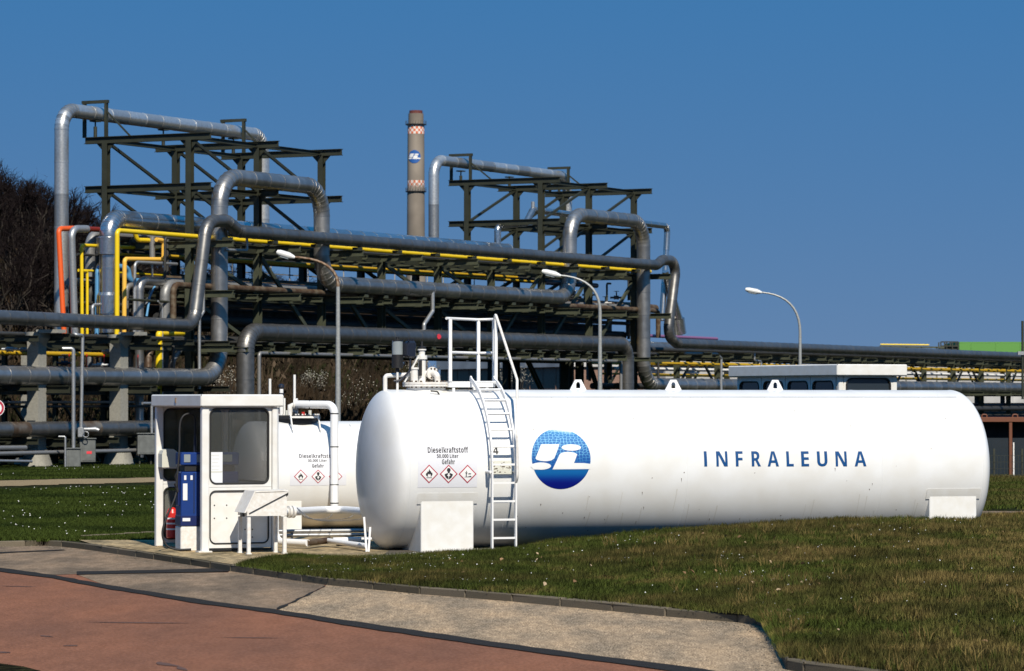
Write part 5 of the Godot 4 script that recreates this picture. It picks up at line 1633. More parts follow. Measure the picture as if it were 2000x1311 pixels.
		part("body", m, [M.galv, M.grey_pipe, M.blue_black][n % 3], o)
		m = MB.new()
		var rim := []
		for k in 13:
			rim.push_back(Vector3(cos(TAU * k / 12) * 0.12, 0.3, sin(TAU * k / 12) * 0.12))
		m.tube(rim, 0.014, 6, false)
		m.tube([rim[0], rim[6]], 0.01, 6)
		part("wheel", m, [M.red, M.steel, M.galv][n % 3], o)
		n += 1



# ---------------------------------------------------------------- tanks
# a point on a lying tank: x along, angle up from the side that faces the camera
func on_tank(x: float, a: float, yc: float, r: float) -> Vector3:
	return Vector3(x, yc + r * sin(a), r * cos(a))


func wrap_poly(m: MB, poly: Array, at: Vector2, k: float, yc: float, r: float, depth := 2) -> void:
	var ids := Geometry2D.triangulate_polygon(PackedVector2Array(poly))
	for i in range(0, ids.size(), 3):
		wrap_tri(m, [poly[ids[i]] * k, poly[ids[i + 1]] * k, poly[ids[i + 2]] * k], at, yc, r, depth)


func wrap_tri(m: MB, t: Array, at: Vector2, yc: float, r: float, depth: int) -> void:
	if depth > 0:
		var a: Vector2 = (t[0] + t[1]) / 2
		var b: Vector2 = (t[1] + t[2]) / 2
		var c: Vector2 = (t[2] + t[0]) / 2
		for q in [[t[0], a, c], [a, t[1], b], [c, b, t[2]], [a, b, c]]:
			wrap_tri(m, q, at, yc, r, depth - 1)
		return
	var p := []
	var n := []
	for q in t:
		var a: float = at.y + q.y / r
		p.push_back(on_tank(at.x + q.x, a, yc, r))
		n.push_back(Vector3(0, sin(a), cos(a)))
	m.tri(p[0], p[1], p[2], n[0], n[1], n[2])


# printed lettering that follows the tank's round side; returned mesh spans the given width
func wrap_text(text: String, x0: float, x1: float, ang: float, cap: float, yc: float, r: float, bold := true) -> MB:
	var f := SystemFont.new()
	f.font_names = PackedStringArray(["Droid Sans"])
	f.font_weight = 700 if bold else 400
	var t := TextMesh.new()
	t.font = f
	t.text = text
	t.font_size = 48
	t.pixel_size = 0.01
	t.depth = 0.0
	t.curve_step = 3.0
	var arr := t.get_mesh_arrays()
	var vs: PackedVector3Array = arr[Mesh.ARRAY_VERTEX]
	var id: PackedInt32Array = arr[Mesh.ARRAY_INDEX] if arr[Mesh.ARRAY_INDEX] != null else PackedInt32Array(range(vs.size()))
	var lo := Vector3(1e9, 1e9, 0)
	var hi := -lo
	for p in vs:
		lo = lo.min(p)
		hi = hi.max(p)
	var kx := (x1 - x0) / (hi.x - lo.x)
	var ky := cap / (hi.y - lo.y)
	var m := MB.new()
	for i in range(0, id.size(), 3):
		var q := []
		for j in 3:
			var p := vs[id[i + j]]
			q.push_back(Vector2((p.x - lo.x) * kx, (p.y - (lo.y + hi.y) / 2) * ky))
		wrap_tri(m, q, Vector2(x0, ang), yc, r, 2 if cap > 0.15 else 0)
	return m


func dish(r: float) -> Array:
	var prof := []
	for i in 19:
		var a := PI / 2 * i / 18.0
		prof.push_back(Vector2(-0.145 * 2.0 * r * pow(cos(a), 0.9), r * pow(sin(a), 0.86)))
	return prof


func tank_shell(o: Node3D, l: float, yc: float, r: float, seams: Array, material: Material) -> Node3D:
	var prof := dish(r)
	var end := []
	for p in prof:
		end.push_back(Vector2(l - p.x, p.y))
	end.reverse()
	for i in 13:
		prof.push_back(Vector2(l * i / 12.0, r))
	var all := prof + end
	var keep := [all[0]]
	for p in all:
		if p.distance_to(keep[-1]) > 0.0005:
			keep.push_back(p)
	var m := MB.new()
	m.lathe(Vector3(0, yc, 0), Vector3.RIGHT, keep, 96, true)
	var shell := part("shell", m, material, o)
	for s in seams:
		m = MB.new()
		m.lathe(Vector3(float(s), yc, 0), Vector3.RIGHT, [Vector2(-0.016, r), Vector2(-0.005, r + 0.004), Vector2(0.005, r + 0.004), Vector2(0.016, r)], 96, true)
		part("weld_seam", m, material, shell)
	return shell


func logo_image(n: int) -> ImageTexture:
	var im := Image.create(n, n, false, Image.FORMAT_RGBA8)
	var sites := {}
	var g := RandomNumberGenerator.new()
	g.seed = 12
	for a in range(-26, 27):
		for b in range(-26, 27):
			sites[Vector2i(a, b)] = Vector2(a + g.randf_range(0.15, 0.85), b + g.randf_range(0.2, 0.8))
	for j in n:
		for i in n:
			var x := (i + 0.5) / n * 2 - 1
			var y := 1 - (j + 0.5) / n * 2
			var c: Color
			if y < -0.36:
				c = Color(0.0, 0.42, 0.70).lerp(Color(0.0, 0.08, 0.52), smoothstep(-0.45, -0.85, y))
			else:
				c = Color(0.0, 0.34, 0.66).lerp(Color(0.0, 0.50, 0.80), smoothstep(-0.2, 0.75, y))
				var q := Vector2(x / 0.125, y / 0.09)
				var at := Vector2i(int(floor(q.x)), int(floor(q.y)))
				var f1 := 9.0
				var f2 := 9.0
				for u in [-1, 0, 1]:
					for w in [-1, 0, 1]:
						var d: float = q.distance_to(sites[at + Vector2i(u, w)])
						if d < f1:
							f2 = f1
							f1 = d
						elif d < f2:
							f2 = d
				var line := 1.0 - smoothstep(0.05, 0.2, f2 - f1)
				c = c.lerp(Color(0.62, 0.88, 1.0), line * smoothstep(-0.35, 0.35, y) * 0.85 + line * 0.12)
				var top := y + 0.14 * x - 0.80
				c = c.lerp(Color(0.97, 0.985, 1.0), smoothstep(0.0, 0.18, top) * smoothstep(0.62, 0.40, absf(x + 0.02)))
			im.set_pixel(i, j, c)
	return ImageTexture.create_from_image(im)


# the three hazard diamonds with their black pictures
func hazard_sign(o: Node3D, at: Vector2, size: float, yc: float, r: float, kind: int) -> void:
	var d := [Vector2(0, 1), Vector2(-1, 0), Vector2(0, -1), Vector2(1, 0)]
	var m := MB.new()
	wrap_poly(m, d, at, size, yc, r + 0.006)
	var s := part("hazard_sign", m, M.sign_red, o)
	m = MB.new()
	wrap_poly(m, d, at, size * 0.85, yc, r + 0.008)
	part("field", m, M.plain_white, s)
	m = MB.new()
	var shapes := []
	match kind:
		0:
			shapes = [[Vector2(-0.33, -0.22), Vector2(-0.4, -0.02), Vector2(-0.34, 0.16), Vector2(-0.28, 0.06), Vector2(-0.2, 0.32), Vector2(-0.1, 0.22), Vector2(0.0, 0.6), Vector2(0.1, 0.3), Vector2(0.18, 0.36), Vector2(0.24, 0.12), Vector2(0.32, 0.2), Vector2(0.38, -0.02), Vector2(0.3, -0.24), Vector2(0.14, -0.32), Vector2(0.2, -0.16), Vector2(0.08, 0.04), Vector2(0.0, -0.1), Vector2(-0.1, 0.04), Vector2(-0.18, -0.16), Vector2(-0.12, -0.32)],
				[Vector2(-0.32, -0.46), Vector2(0.32, -0.46), Vector2(0.32, -0.39), Vector2(-0.32, -0.39)]]
		1:
			var head := []
			for i in 12:
				head.push_back(Vector2(cos(TAU * i / 12) * 0.22, 0.44 + sin(TAU * i / 12) * 0.24))
			shapes = [head, [Vector2(-0.1, 0.25), Vector2(0.1, 0.25), Vector2(0.12, 0.1), Vector2(-0.12, 0.1)],
				[Vector2(-0.12, 0.12), Vector2(-0.48, -0.02), Vector2(-0.46, -0.16), Vector2(-0.32, -0.42), Vector2(-0.02, -0.62), Vector2(-0.03, -0.3), Vector2(-0.1, -0.22), Vector2(-0.22, -0.14), Vector2(-0.08, -0.06)],
				[Vector2(0.12, 0.12), Vector2(0.48, -0.02), Vector2(0.46, -0.16), Vector2(0.32, -0.42), Vector2(0.02, -0.62), Vector2(0.03, -0.3), Vector2(0.1, -0.22), Vector2(0.22, -0.14), Vector2(0.08, -0.06)]]
		_:
			shapes = [[Vector2(-0.22, -0.3), Vector2(-0.12, -0.3), Vector2(-0.1, 0.02), Vector2(0.04, 0.2), Vector2(-0.08, 0.12), Vector2(-0.1, 0.36), Vector2(-0.16, 0.36), Vector2(-0.18, 0.12), Vector2(-0.34, 0.26), Vector2(-0.2, 0.02)],
				[Vector2(-0.4, -0.36), Vector2(0.5, -0.36), Vector2(0.36, -0.2), Vector2(0.16, -0.26), Vector2(0.02, -0.3), Vector2(-0.2, -0.3)],
				[Vector2(0.06, 0.02), Vector2(0.16, 0.1), Vector2(0.3, 0.06), Vector2(0.4, 0.12), Vector2(0.38, -0.06), Vector2(0.28, -0.02), Vector2(0.14, -0.06)]]
	for q in shapes:
		wrap_poly(m, q, at, size * 0.95, yc, r + 0.010, 1)
	part("symbol", m, M.ink, s)


func main_tank() -> void:
	var yc := 1.36
	var r := 1.25
	var l := 9.68
	var o := thing("storage_tank", "large white cylindrical fuel tank with blue round emblem and blue lettering", "storage tank", Vector3(-1.952, 0.000, -53.860), deg_to_rad(18.0))
	tank_shell(o, l, yc, r, [0.0, 1.62, 4.55, 7.9, l], M.white)
	# lettering
	var word := "INFRALEUNA"
	var xs := [[Vector2(4.837, 0.137), Vector2(4.889, 0.137)], [Vector2(5.045, 0.136), Vector2(5.236, 0.135)], [Vector2(5.375, 0.135), Vector2(5.497, 0.134)], [Vector2(5.646, 0.134), Vector2(5.803, 0.133)], [Vector2(5.917, 0.132), Vector2(6.110, 0.132)], [Vector2(6.242, 0.131), Vector2(6.365, 0.130)], [Vector2(6.497, 0.130), Vector2(6.629, 0.129)], [Vector2(6.771, 0.129), Vector2(6.948, 0.128)], [Vector2(7.090, 0.127), Vector2(7.285, 0.127)], [Vector2(7.419, 0.126), Vector2(7.624, 0.125)]]
	var word_at := thing_part("lettering", o)
	for i in 10:
		var a: Vector2 = xs[i][0]
		var b: Vector2 = xs[i][1]
		if i == 0:
			var bar := MB.new()
			var cx := (a.x + b.x) / 2
			wrap_poly(bar, [Vector2(-0.024, -0.121), Vector2(0.024, -0.121), Vector2(0.024, 0.121), Vector2(-0.024, 0.121)], Vector2(cx, a.y - 0.01), 1.0, yc, r + 0.004)
			part("letter", bar, M.letter_blue, word_at)
			continue
		part("letter", wrap_text(word[i], a.x, b.x, a.y - 0.01, 0.242, yc, r + 0.004, true), M.letter_blue, word_at)
	# the round emblem
	var em := MB.new()
	var ea: Vector2 = Vector2(2.456, 0.147)
	var ek := 0.485
	var rings := 10
	var n := 56
	for i in rings:
		for j in n:
			var q := []
			var uvs := []
			var nn := []
			for p in [[i, j], [i + 1, j], [i + 1, j + 1], [i, j + 1]]:
				var f := float(p[0]) / rings
				var u := Vector2(cos(TAU * p[1] / n), sin(TAU * p[1] / n)) * f
				var a := ea.y + u.y * ek / r
				q.push_back(on_tank(ea.x + u.x * ek, a, yc, r + 0.004))
				nn.push_back(Vector3(0, sin(a), cos(a)))
				uvs.push_back(Vector2(u.x * 0.5 + 0.5, 0.5 - u.y * 0.5))
			em.tri(q[0], q[1], q[2], nn[0], nn[1], nn[2], uvs[0], uvs[1], uvs[2])
			em.tri(q[0], q[2], q[3], nn[0], nn[2], nn[3], uvs[0], uvs[2], uvs[3])
	var print_mat := mat(Color(1, 1, 1), 0.4)
	print_mat.albedo_texture = logo_image(360)
	print_mat.albedo_color = Color(0.84, 0.86, 0.88)
	var emblem := part("emblem", em, print_mat, o)
	var marks := MB.new()
	for s in logo_shapes():
		wrap_poly(marks, s, ea, ek, yc, r + 0.007)
	wrap_poly(marks, [Vector2(-0.97, -0.365), Vector2(-0.7, -0.365), Vector2(-0.7, -0.14), Vector2(-0.99, -0.185)], ea, ek, yc, r + 0.0065)
	part("emblem_mark", marks, M.white, emblem)
	# sticker with the contents
	tank_sticker(o, Vector2(0.128, 0.125), Vector2(1.084, 0.121), yc, r, ["Dieselkraftstoff", "50.000 Liter", "Gefahr"], [Vector2(0.294, 0.259), Vector2(0.945, 0.257), Vector2(0.435, 0.181), Vector2(0.781, 0.180), Vector2(0.514, 0.111), Vector2(0.720, 0.110)], [Vector2(0.306, -0.039), Vector2(0.619, -0.041), Vector2(0.924, -0.043)], 0.145)
	# plate and painted number by the ladder
	var pl := MB.new()
	var pa: Vector2 = Vector2(1.464, 0.031)
	wrap_poly(pl, [Vector2(-0.19, -0.11), Vector2(0.19, -0.11), Vector2(0.19, 0.11), Vector2(-0.19, 0.11)], pa, 1.0, yc, r + 0.004)
	var plate := part("data_plate", pl, M.cream, o)
	pl = MB.new()
	for k in 26:
		var c := Vector2(rng.randf_range(-0.15, 0.15), rng.randf_range(-0.09, 0.09))
		var sz := rng.randf_range(0.006, 0.022)
		wrap_poly(pl, [c + Vector2(-sz, -sz * 0.5), c + Vector2(sz * 1.3, -sz * 0.3), c + Vector2(sz, sz * 0.6), c + Vector2(-sz * 0.4, sz * 0.4)], pa, 1.0, yc, r + 0.006, 0)
	part("worn_print", pl, M.brown_pipe, plate)
	var na: Vector2 = Vector2(1.351, 0.249)
	part("number", wrap_text("4", na.x, na.x + 0.085, na.y, 0.12, yc, r + 0.005, true), M.ink, o)
	# supports
	var z0 := 1.17
	for s in [[Vector2(0.199, 0.460), Vector2(1.049, 0.450)], [Vector2(8.769, 0.723), Vector2(9.606, 0.715)]]:
		var a: Vector2 = s[0]
		var b: Vector2 = s[1]
		var m := MB.new()
		m.box(Vector3((a.x + b.x) / 2, 0.45, 0), Vector3(b.x - a.x, 0.9, z0 * 2), Basis.IDENTITY, 0.012)
		var sup := part("support", m, M.white_trim, o)
		m = MB.new()
		var pts := []
		for k in 5:
			var an := -0.42 + k * 0.035
			pts.push_back([an, on_tank(0, an, yc, r + 0.012)])
		for k in 4:
			var p: Vector3 = pts[k][1]
			var q: Vector3 = pts[k + 1][1]
			m.quad(Vector3(a.x - 0.06, p.y, p.z), Vector3(b.x + 0.06, p.y, p.z), Vector3(b.x + 0.06, q.y, q.z), Vector3(a.x - 0.06, q.y, q.z), Vector3(0, (p.y - yc) / r, p.z / r))
		part("saddle_plate", m, M.white_trim, sup)
		m = MB.new()
		m.box(Vector3((a.x + b.x) / 2, 0.04, 0), Vector3(b.x - a.x + 0.12, 0.12, z0 * 2 + 0.1))
		part("footing", m, M.concrete_old, sup)
	# lifting lugs
	for x in [(Vector2(3.163, 2.689)).x, (Vector2(4.788, 2.691)).x, (Vector2(6.561, 2.693)).x, (Vector2(8.800, 2.696)).x]:
		if x > 7.0:
			continue
		var m := MB.new()
		var ins := []
		for k in 13:
			var a := PI * k / 12.0
			ins.push_back(Vector2(0.036 * cos(a), 0.09 + 0.036 * sin(a)))
		var half := [Vector2(-0.155, -0.03), Vector2(-0.036, -0.03), Vector2(-0.036, 0.03)]
		half.append_array([Vector2(-0.036, 0.09), Vector2(-0.025, 0.117), Vector2(0, 0.127), Vector2(0, 0.165), Vector2(-0.05, 0.165)])
		m.plate(Vector3(x, yc + r, -0.012), Vector3.RIGHT, Vector3.UP, half, 0.024)
		var other := []
		for p in half:
			other.push_back(Vector2(-p.x, p.y))
		other.reverse()
		m.plate(Vector3(x, yc + r, -0.012), Vector3.RIGHT, Vector3.UP, other, 0.024)
		m.plate(Vector3(x, yc + r, -0.012), Vector3.RIGHT, Vector3.UP, [Vector2(-0.036, -0.03), Vector2(0.036, -0.03), Vector2(0.036, 0.026), Vector2(-0.036, 0.026)], 0.024)
		part("lifting_lug", m, M.plain_white, o)
	# manhole with its fittings
	var mh := (Vector2(0.628, 2.646)).x
	var top := yc + r
	var m := MB.new()
	m.lathe(Vector3(mh, top - 0.12, 0), Vector3.UP, [Vector2(0, 0.31), Vector2(0.17, 0.31)], 40)
	var dome := part("manhole", m, M.white_trim, o)
	m = MB.new()
	m.lathe(Vector3(mh, top + 0.05, 0), Vector3.UP, [Vector2(0, 0.0), Vector2(0, 0.37), Vector2(0.03, 0.37), Vector2(0.03, 0.36), Vector2(0.036, 0.36), Vector2(0.036, 0.37), Vector2(0.07, 0.37), Vector2(0.07, 0)], 40)
	part("cover", m, M.white_worn, dome)
	for k in 24:
		m = MB.new()
		var p := Vector3(mh + cos(TAU * k / 24) * 0.33, top + 0.12, sin(TAU * k / 24) * 0.33)
		m.lathe(p, Vector3.UP, [Vector2(-0.09, 0.014), Vector2(0.0, 0.014), Vector2(0.0, 0.02), Vector2(0.022, 0.02), Vector2(0.022, 0)], 6)
		part("bolt", m, M.brown_pipe, dome)
	var hook := MB.new()
	hook.tube(fillet([Vector3(mh - 0.05, top - 0.02, 0.42), Vector3(mh + 0.05, top - 0.03, 0.46), Vector3(mh + 0.09, top - 0.08, 0.42)], 0.03), 0.013, 6)
	part("hook", hook, M.black, dome)
	# dome fittings, each standing on the cover
	var fy := top + 0.12
	m = MB.new()
	var sx := (Vector2(0.544, 3.105)).x
	m.lathe(Vector3(sx, fy, 0.05), Vector3.UP, [Vector2(0, 0.062), Vector2(0.36, 0.062), Vector2(0.36, 0.085), Vector2(0.42, 0.085), Vector2(0.42, 0.05), Vector2(0.5, 0.05), Vector2(0.5, 0.07), Vector2(0.52, 0.07), Vector2(0.52, 0.0)], 16)
	part("riser", m, M.white_trim, dome)
	m = MB.new()
	m.lathe(Vector3(sx, fy + 0.52, 0.05), Vector3.UP, [Vector2(0, 0.06), Vector2(0.03, 0.06), Vector2(0.04, 0.02), Vector2(0.12, 0.015), Vector2(0.12, 0)], 10)
	m.bar(Vector3(sx - 0.05, fy + 0.1, 0.13), Vector3(sx - 0.05, fy + 0.34, 0.13), 0.05, 0.03)
	part("valve_spindle", m, M.black, dome)
	m = MB.new()
	m.bar(Vector3(sx - 0.3, fy, 0.1), Vector3(sx - 0.06, fy + 0.42, 0.08), 0.035, 0.02)
	m.bar(Vector3(sx - 0.22, fy, -0.1), Vector3(sx - 0.04, fy + 0.42, 0.0), 0.035, 0.02)
	m.lathe(Vector3(sx - 0.14, fy, 0.1), Vector3.UP, [Vector2(0, 0.06), Vector2(0.2, 0.06), Vector2(0.2, 0.075), Vector2(0.23, 0.075), Vector2(0.23, 0)], 14)
	part("bracket", m, M.white_trim, dome)
	var wx := (Vector2(0.686, 2.878)).x
	m = MB.new()
	m.lathe(Vector3(wx, fy + 0.14, 0.12), Vector3(0.25, 0, 1), [Vector2(0, 0), Vector2(0, 0.1), Vector2(0.03, 0.1), Vector2(0.03, 0.0)], 24)
	m.tube([Vector3(wx - 0.15, fy + 0.12, 0.0), Vector3(wx, fy + 0.14, 0.12)], 0.05, 10)
	m.tube(fillet([Vector3(wx, fy + 0.14, 0.13), Vector3(wx + 0.05, fy + 0.13, 0.22), Vector3(wx + 0.07, fy - 0.01, 0.22)], 0.08), 0.048, 12)
	var fl := part("flange", m, M.white_worn, dome)
	for k in 8:
		m = MB.new()
		var u := Vector3(cos(TAU * (k + 0.5) / 8), sin(TAU * (k + 0.5) / 8), 0) * 0.077
		m.lathe(Vector3(wx + 0.008, fy + 0.14, 0.15) + u, Vector3(0.25, 0, 1), [Vector2(0, 0.016), Vector2(0.012, 0.016), Vector2(0.012, 0)], 6)
		part("bolt", m, M.brown_pipe, dome)
	# breather pipe at the far left
	var bx := (Vector2(-0.043, 2.781)).x
	m = MB.new()
	m.tube(fillet([Vector3(bx, top - 0.3, 0), Vector3(bx, top + 0.22, 0), Vector3(mh - 0.2, top + 0.24, 0), Vector3(mh - 0.1, top + 0.12, 0)], 0.05), 0.035, 10)
	part("breather_pipe", m, M.white_trim, o)
	# gauge: sight glass above a black box, and a second black box with a cable
	var gx := (Vector2(0.129, 3.183)).x
	m = MB.new()
	m.tube([Vector3(gx, top - 0.1, 0.1), Vector3(gx, top + 0.34, 0.1)], 0.02, 8)
	var gauge := part("gauge_post", m, M.white_trim, o)
	m = MB.new()
	m.lathe(Vector3(gx, top + 0.34, 0.1), Vector3.UP, [Vector2(0, 0.0), Vector2(0, 0.09), Vector2(0.21, 0.09), Vector2(0.21, 0)], 16)
	m.lathe(Vector3(gx, top + 0.445 + 0.1, 0.1), Vector3.UP, [Vector2(0.225, 0.0), Vector2(0.225, 0.1), Vector2(0.24, 0.1), Vector2(0.24, 0.03), Vector2(0.28, 0.03), Vector2(0.28, 0)], 16)
	m.lathe(Vector3(gx, top + 0.28, 0.1), Vector3.UP, [Vector2(0, 0.03), Vector2(0.07, 0.03)], 10)
	part("gauge_body", m, M.black, gauge)
	m = MB.new()
	m.lathe(Vector3(gx, top + 0.55, 0.1), Vector3.UP, [Vector2(0, 0), Vector2(0, 0.086), Vector2(0.22, 0.086), Vector2(0.22, 0)], 16)
	part("sight_glass", m, M.sight_glass, gauge)
	var g2 := (Vector2(0.323, 3.263)).x
	m = MB.new()
	m.box(Vector3(g2, top + 0.63, 0.15), Vector3(0.17, 0.27, 0.14), Basis(Vector3.UP, 0.3), 0.03)
	m.box(Vector3(g2 - 0.07, top + 0.63, 0.16), Vector3(0.06, 0.22, 0.16), Basis(Vector3.UP, 0.3), 0.015)
	m.tube(fillet([Vector3(g2, top + 0.5, 0.15), Vector3(g2 + 0.0, top + 0.3, 0.16), Vector3(g2 - 0.16, top + 0.14, 0.14), Vector3(g2 - 0.26, top + 0.14, 0.12)], 0.12), 0.017, 8)
	for k in 3:
		m.tube([Vector3(g2 - 0.03 + k * 0.04, top + 0.76, 0.15), Vector3(g2 - 0.03 + k * 0.04, top + 0.80, 0.15)], 0.013, 6)
	part("gauge_box", m, M.blue_black, gauge)
	tank_ladder(o, yc, r)
	# long flat seam strip high on the side
	var la: Vector2 = Vector2(4.458, 1.134)
	var strip := MB.new()
	for k in 24:
		var xa := 1.75 + k * 0.325
		wrap_poly(strip, [Vector2(0, -0.006), Vector2(0.325, -0.006), Vector2(0.325, 0.006), Vector2(0, 0.006)], Vector2(xa, la.y), 1.0, yc, r + 0.004, 0)
	part("weld_seam", strip, M.galv, o)
	# small drain marks and chips: thin streaks of rust on the paint
	var st := MB.new()
	for k in 16:
		var x := rng.randf_range(1.6, 9.4)
		var a := rng.randf_range(-0.75, 0.1)
		var w := rng.randf_range(0.004, 0.009)
		wrap_poly(st, [Vector2(-w, 0), Vector2(w, 0), Vector2(w * 0.5, -rng.randf_range(0.02, 0.07)), Vector2(-w * 0.5, -0.015)], Vector2(x, a), 1.0, yc, r + 0.002, 0)
	for k in 34:
		var x := rng.randf_range(0.3, 9.6)
		var sz := rng.randf_range(0.004, 0.010)
		wrap_poly(st, [Vector2(-sz, -sz), Vector2(sz, -sz * 0.6), Vector2(sz * 0.8, sz), Vector2(-sz * 0.7, sz * 0.7)], Vector2(x, rng.randf_range(-0.9, 1.2)), 1.0, yc, r + 0.002, 0)
	part("rust_chip", st, M.brown_pipe, o)
	st = MB.new()
	for k in 30:   # pale run marks down the belly and dull ones below the top seam
		var x := rng.randf_range(0.4, 9.6)
		var a: float = rng.randf_range(-0.7, -0.25) if k < 20 else la.y - 0.01
		var len := rng.randf_range(0.15, 0.5)
		var w := rng.randf_range(0.004, 0.012)
		var lean := rng.randf_range(-0.02, 0.02)
		for j in 4:
			wrap_poly(st, [Vector2(-w, 0), Vector2(w, 0), Vector2(w * 0.8 + lean * 0.25, -len / 4), Vector2(-w * 0.8 + lean * 0.25, -len / 4)], Vector2(x + lean * 0.25 * j, a - j * len / 4 / r), 1.0, yc, r + 0.0015, 0)
			w *= 0.8
	part("run_mark", st, M.streak, o)


func thing_part(called: String, parent: Node3D) -> Node3D:
	var o := Node3D.new()
	o.name = called
	parent.add_child(o, true)
	return o


func tank_sticker(o: Node3D, a: Vector2, b: Vector2, yc: float, r: float, words: Array, ends: Array, signs: Array, size: float) -> void:
	var m := MB.new()
	var cx := (a.x + b.x) / 2
	var w := (b.x - a.x) / 2
	var top: float = (ends[0] as Vector2).y + 0.15
	var bot: float = (signs[0] as Vector2).y - 0.17
	var mid := (top + bot) / 2
	var h := (top - bot) / 2 * r
	wrap_poly(m, [Vector2(-w, -h), Vector2(w, -h), Vector2(w, h), Vector2(-w, h)], Vector2(cx, mid), 1.0, yc, r + 0.003, 3)
	var s := part("sticker", m, M.sticker, o)
	var caps := [0.093, 0.062, 0.066]
	for i in 3:
		var p: Vector2 = ends[i * 2]
		var q: Vector2 = ends[i * 2 + 1]
		part("print", wrap_text(words[i], p.x, q.x, p.y, caps[i] * size / 0.145 * (1.0 if i != 2 else 1.2), yc, r + 0.006, i != 2 or true), M.ink, s)
	for i in 3:
		hazard_sign(o, signs[i], size, yc, r, i)


func tank_ladder(o: Node3D, yc: float, r: float) -> void:
	var lad := thing_part("ladder", o)
	var x0 := (Vector2(1.258, 0.726)).x
	var x1 := (Vector2(1.640, 0.722)).x
	var rr := r + 0.2
	var path := [Vector3(0, 0.12, rr), Vector3(0, 0.7, rr), Vector3(0, yc, rr)]
	for k in range(1, 14):
		var a := deg_to_rad(74.0) * k / 13.0
		path.push_back(Vector3(0, yc + rr * sin(a), rr * cos(a)))
	path.push_back(Vector3(0, yc + rr * sin(deg_to_rad(76.0)) + 0.03, 0.33))
	for x in [x0, x1]:
		var m := MB.new()
		for i in path.size() - 1:
			m.bar(path[i] + Vector3(x, 0, 0), path[i + 1] + Vector3(x, 0, 0), 0.025, 0.07, Vector3(0, path[i + 1].y - yc, path[i + 1].z) if path[i].y > yc - 0.01 else Vector3(0, 0, 1))
		part("rail", m, M.plain_white, lad)
	var d := 0.2
	var count := 0
	for i in path.size() - 1:
		var l: float = path[i].distance_to(path[i + 1])
		while d <= l and count < 12:
			var p: Vector3 = path[i].lerp(path[i + 1], d / l)
			var out := Vector3(0, p.y - yc, p.z).normalized() if p.y > yc else Vector3(0, 0, 1)
			var m := MB.new()
			m.bar(p + Vector3(x0 + 0.013, 0, 0), p + Vector3(x1 - 0.013, 0, 0), 0.03, 0.03, out)
			part("rung", m, M.plain_white, lad)
			d += 0.283
			count += 1
		d -= l
	for x in [x0 - 0.03, x1 + 0.03]:
		var m := MB.new()
		m.tube([Vector3(x, yc - 0.02, r - 0.02), Vector3(x, yc - 0.02, rr + 0.02)], 0.02, 8)
		part("stay", m, M.plain_white, lad)
	# platform and guard rail
	var top := yc + r
	var px0 := (Vector2(0.907, 2.717)).x
	var px1 := x1 + 0.02
	var py := top + 0.13
	var pf := thing_part("platform", o)
	var m := MB.new()
	for z in [0.33, -0.42]:
		m.box(Vector3((px0 + px1) / 2, py - 0.045, z), Vector3(px1 - px0, 0.09, 0.012))
	for x in [px0, px1]:
		m.box(Vector3(x, py - 0.045, -0.045), Vector3(0.012, 0.09, 0.738))
	part("frame", m, M.plain_white, pf)
	m = MB.new()
	for k in 18:
		m.bar(Vector3(lerpf(px0 + 0.02, px1 - 0.02, k / 17.0), py - 0.015, 0.32), Vector3(lerpf(px0 + 0.02, px1 - 0.02, k / 17.0), py - 0.015, -0.41), 0.006, 0.03)
	for k in 8:
		m.bar(Vector3(px0 + 0.01, py - 0.013, lerpf(0.3, -0.4, k / 7.0)), Vector3(px1 - 0.01, py - 0.013, lerpf(0.3, -0.4, k / 7.0)), 0.004, 0.02)
	part("grating", m, M.galv, pf)
	m = MB.new()
	for x in [px0 + 0.08, px1 - 0.12]:
		m.bar(Vector3(x, top - 0.04, 0.3), Vector3(x, py - 0.05, 0.3), 0.04, 0.04)
		m.bar(Vector3(x, top - 0.06, -0.38), Vector3(x, py - 0.05, -0.38), 0.04, 0.04)
	part("leg", m, M.plain_white, pf)
	var gr := thing_part("guard_rail", o)
	var ph := (Vector2(0.915, 3.730)).y
	var A := Vector3((Vector2(0.923, 3.103)).x, py, 0.33)
	var B := Vector3((Vector2(1.622, 3.114)).x, py, -0.42)
	var C := Vector3((Vector2(1.786, 3.111)).x, py, -0.1)
	var D := Vector3((Vector2(1.674, 3.105)).x, py, 0.33)
	for p in [A, B, C, D]:
		m = MB.new()
		m.bar(p, Vector3(p.x, ph - 0.012, p.z), 0.05, 0.05)
		part("post", m, M.plain_white, gr)
	for f in [1.0, 0.46]:
		m = MB.new()
		var y := lerpf(py, ph, f)
		var A2 := Vector3(A.x - (0.06 if f == 1.0 else 0.0), y, A.z)
		m.tube([A2, Vector3(B.x, y, B.z), Vector3(C.x, y, C.z)], 0.022, 8)
		part("rail", m, M.plain_white, gr)
	m = MB.new()
	var hy := (Vector2(1.649, 3.799)).y
	var e: Vector2 = Vector2(1.828, 2.763)
	var e2: Vector2 = Vector2(1.640, 1.276)
	m.tube(fillet([Vector3(C.x, ph - 0.02, C.z), Vector3(D.x, hy, D.z), Vector3(e.x, e.y, 0.95), Vector3(e2.x, yc + 0.55, 1.52), Vector3(e2.x, yc - 0.1, 1.54), Vector3(x1, yc - 0.18, rr + 0.02)], 0.09), 0.022, 10)
	part("handrail", m, M.white_worn, gr)


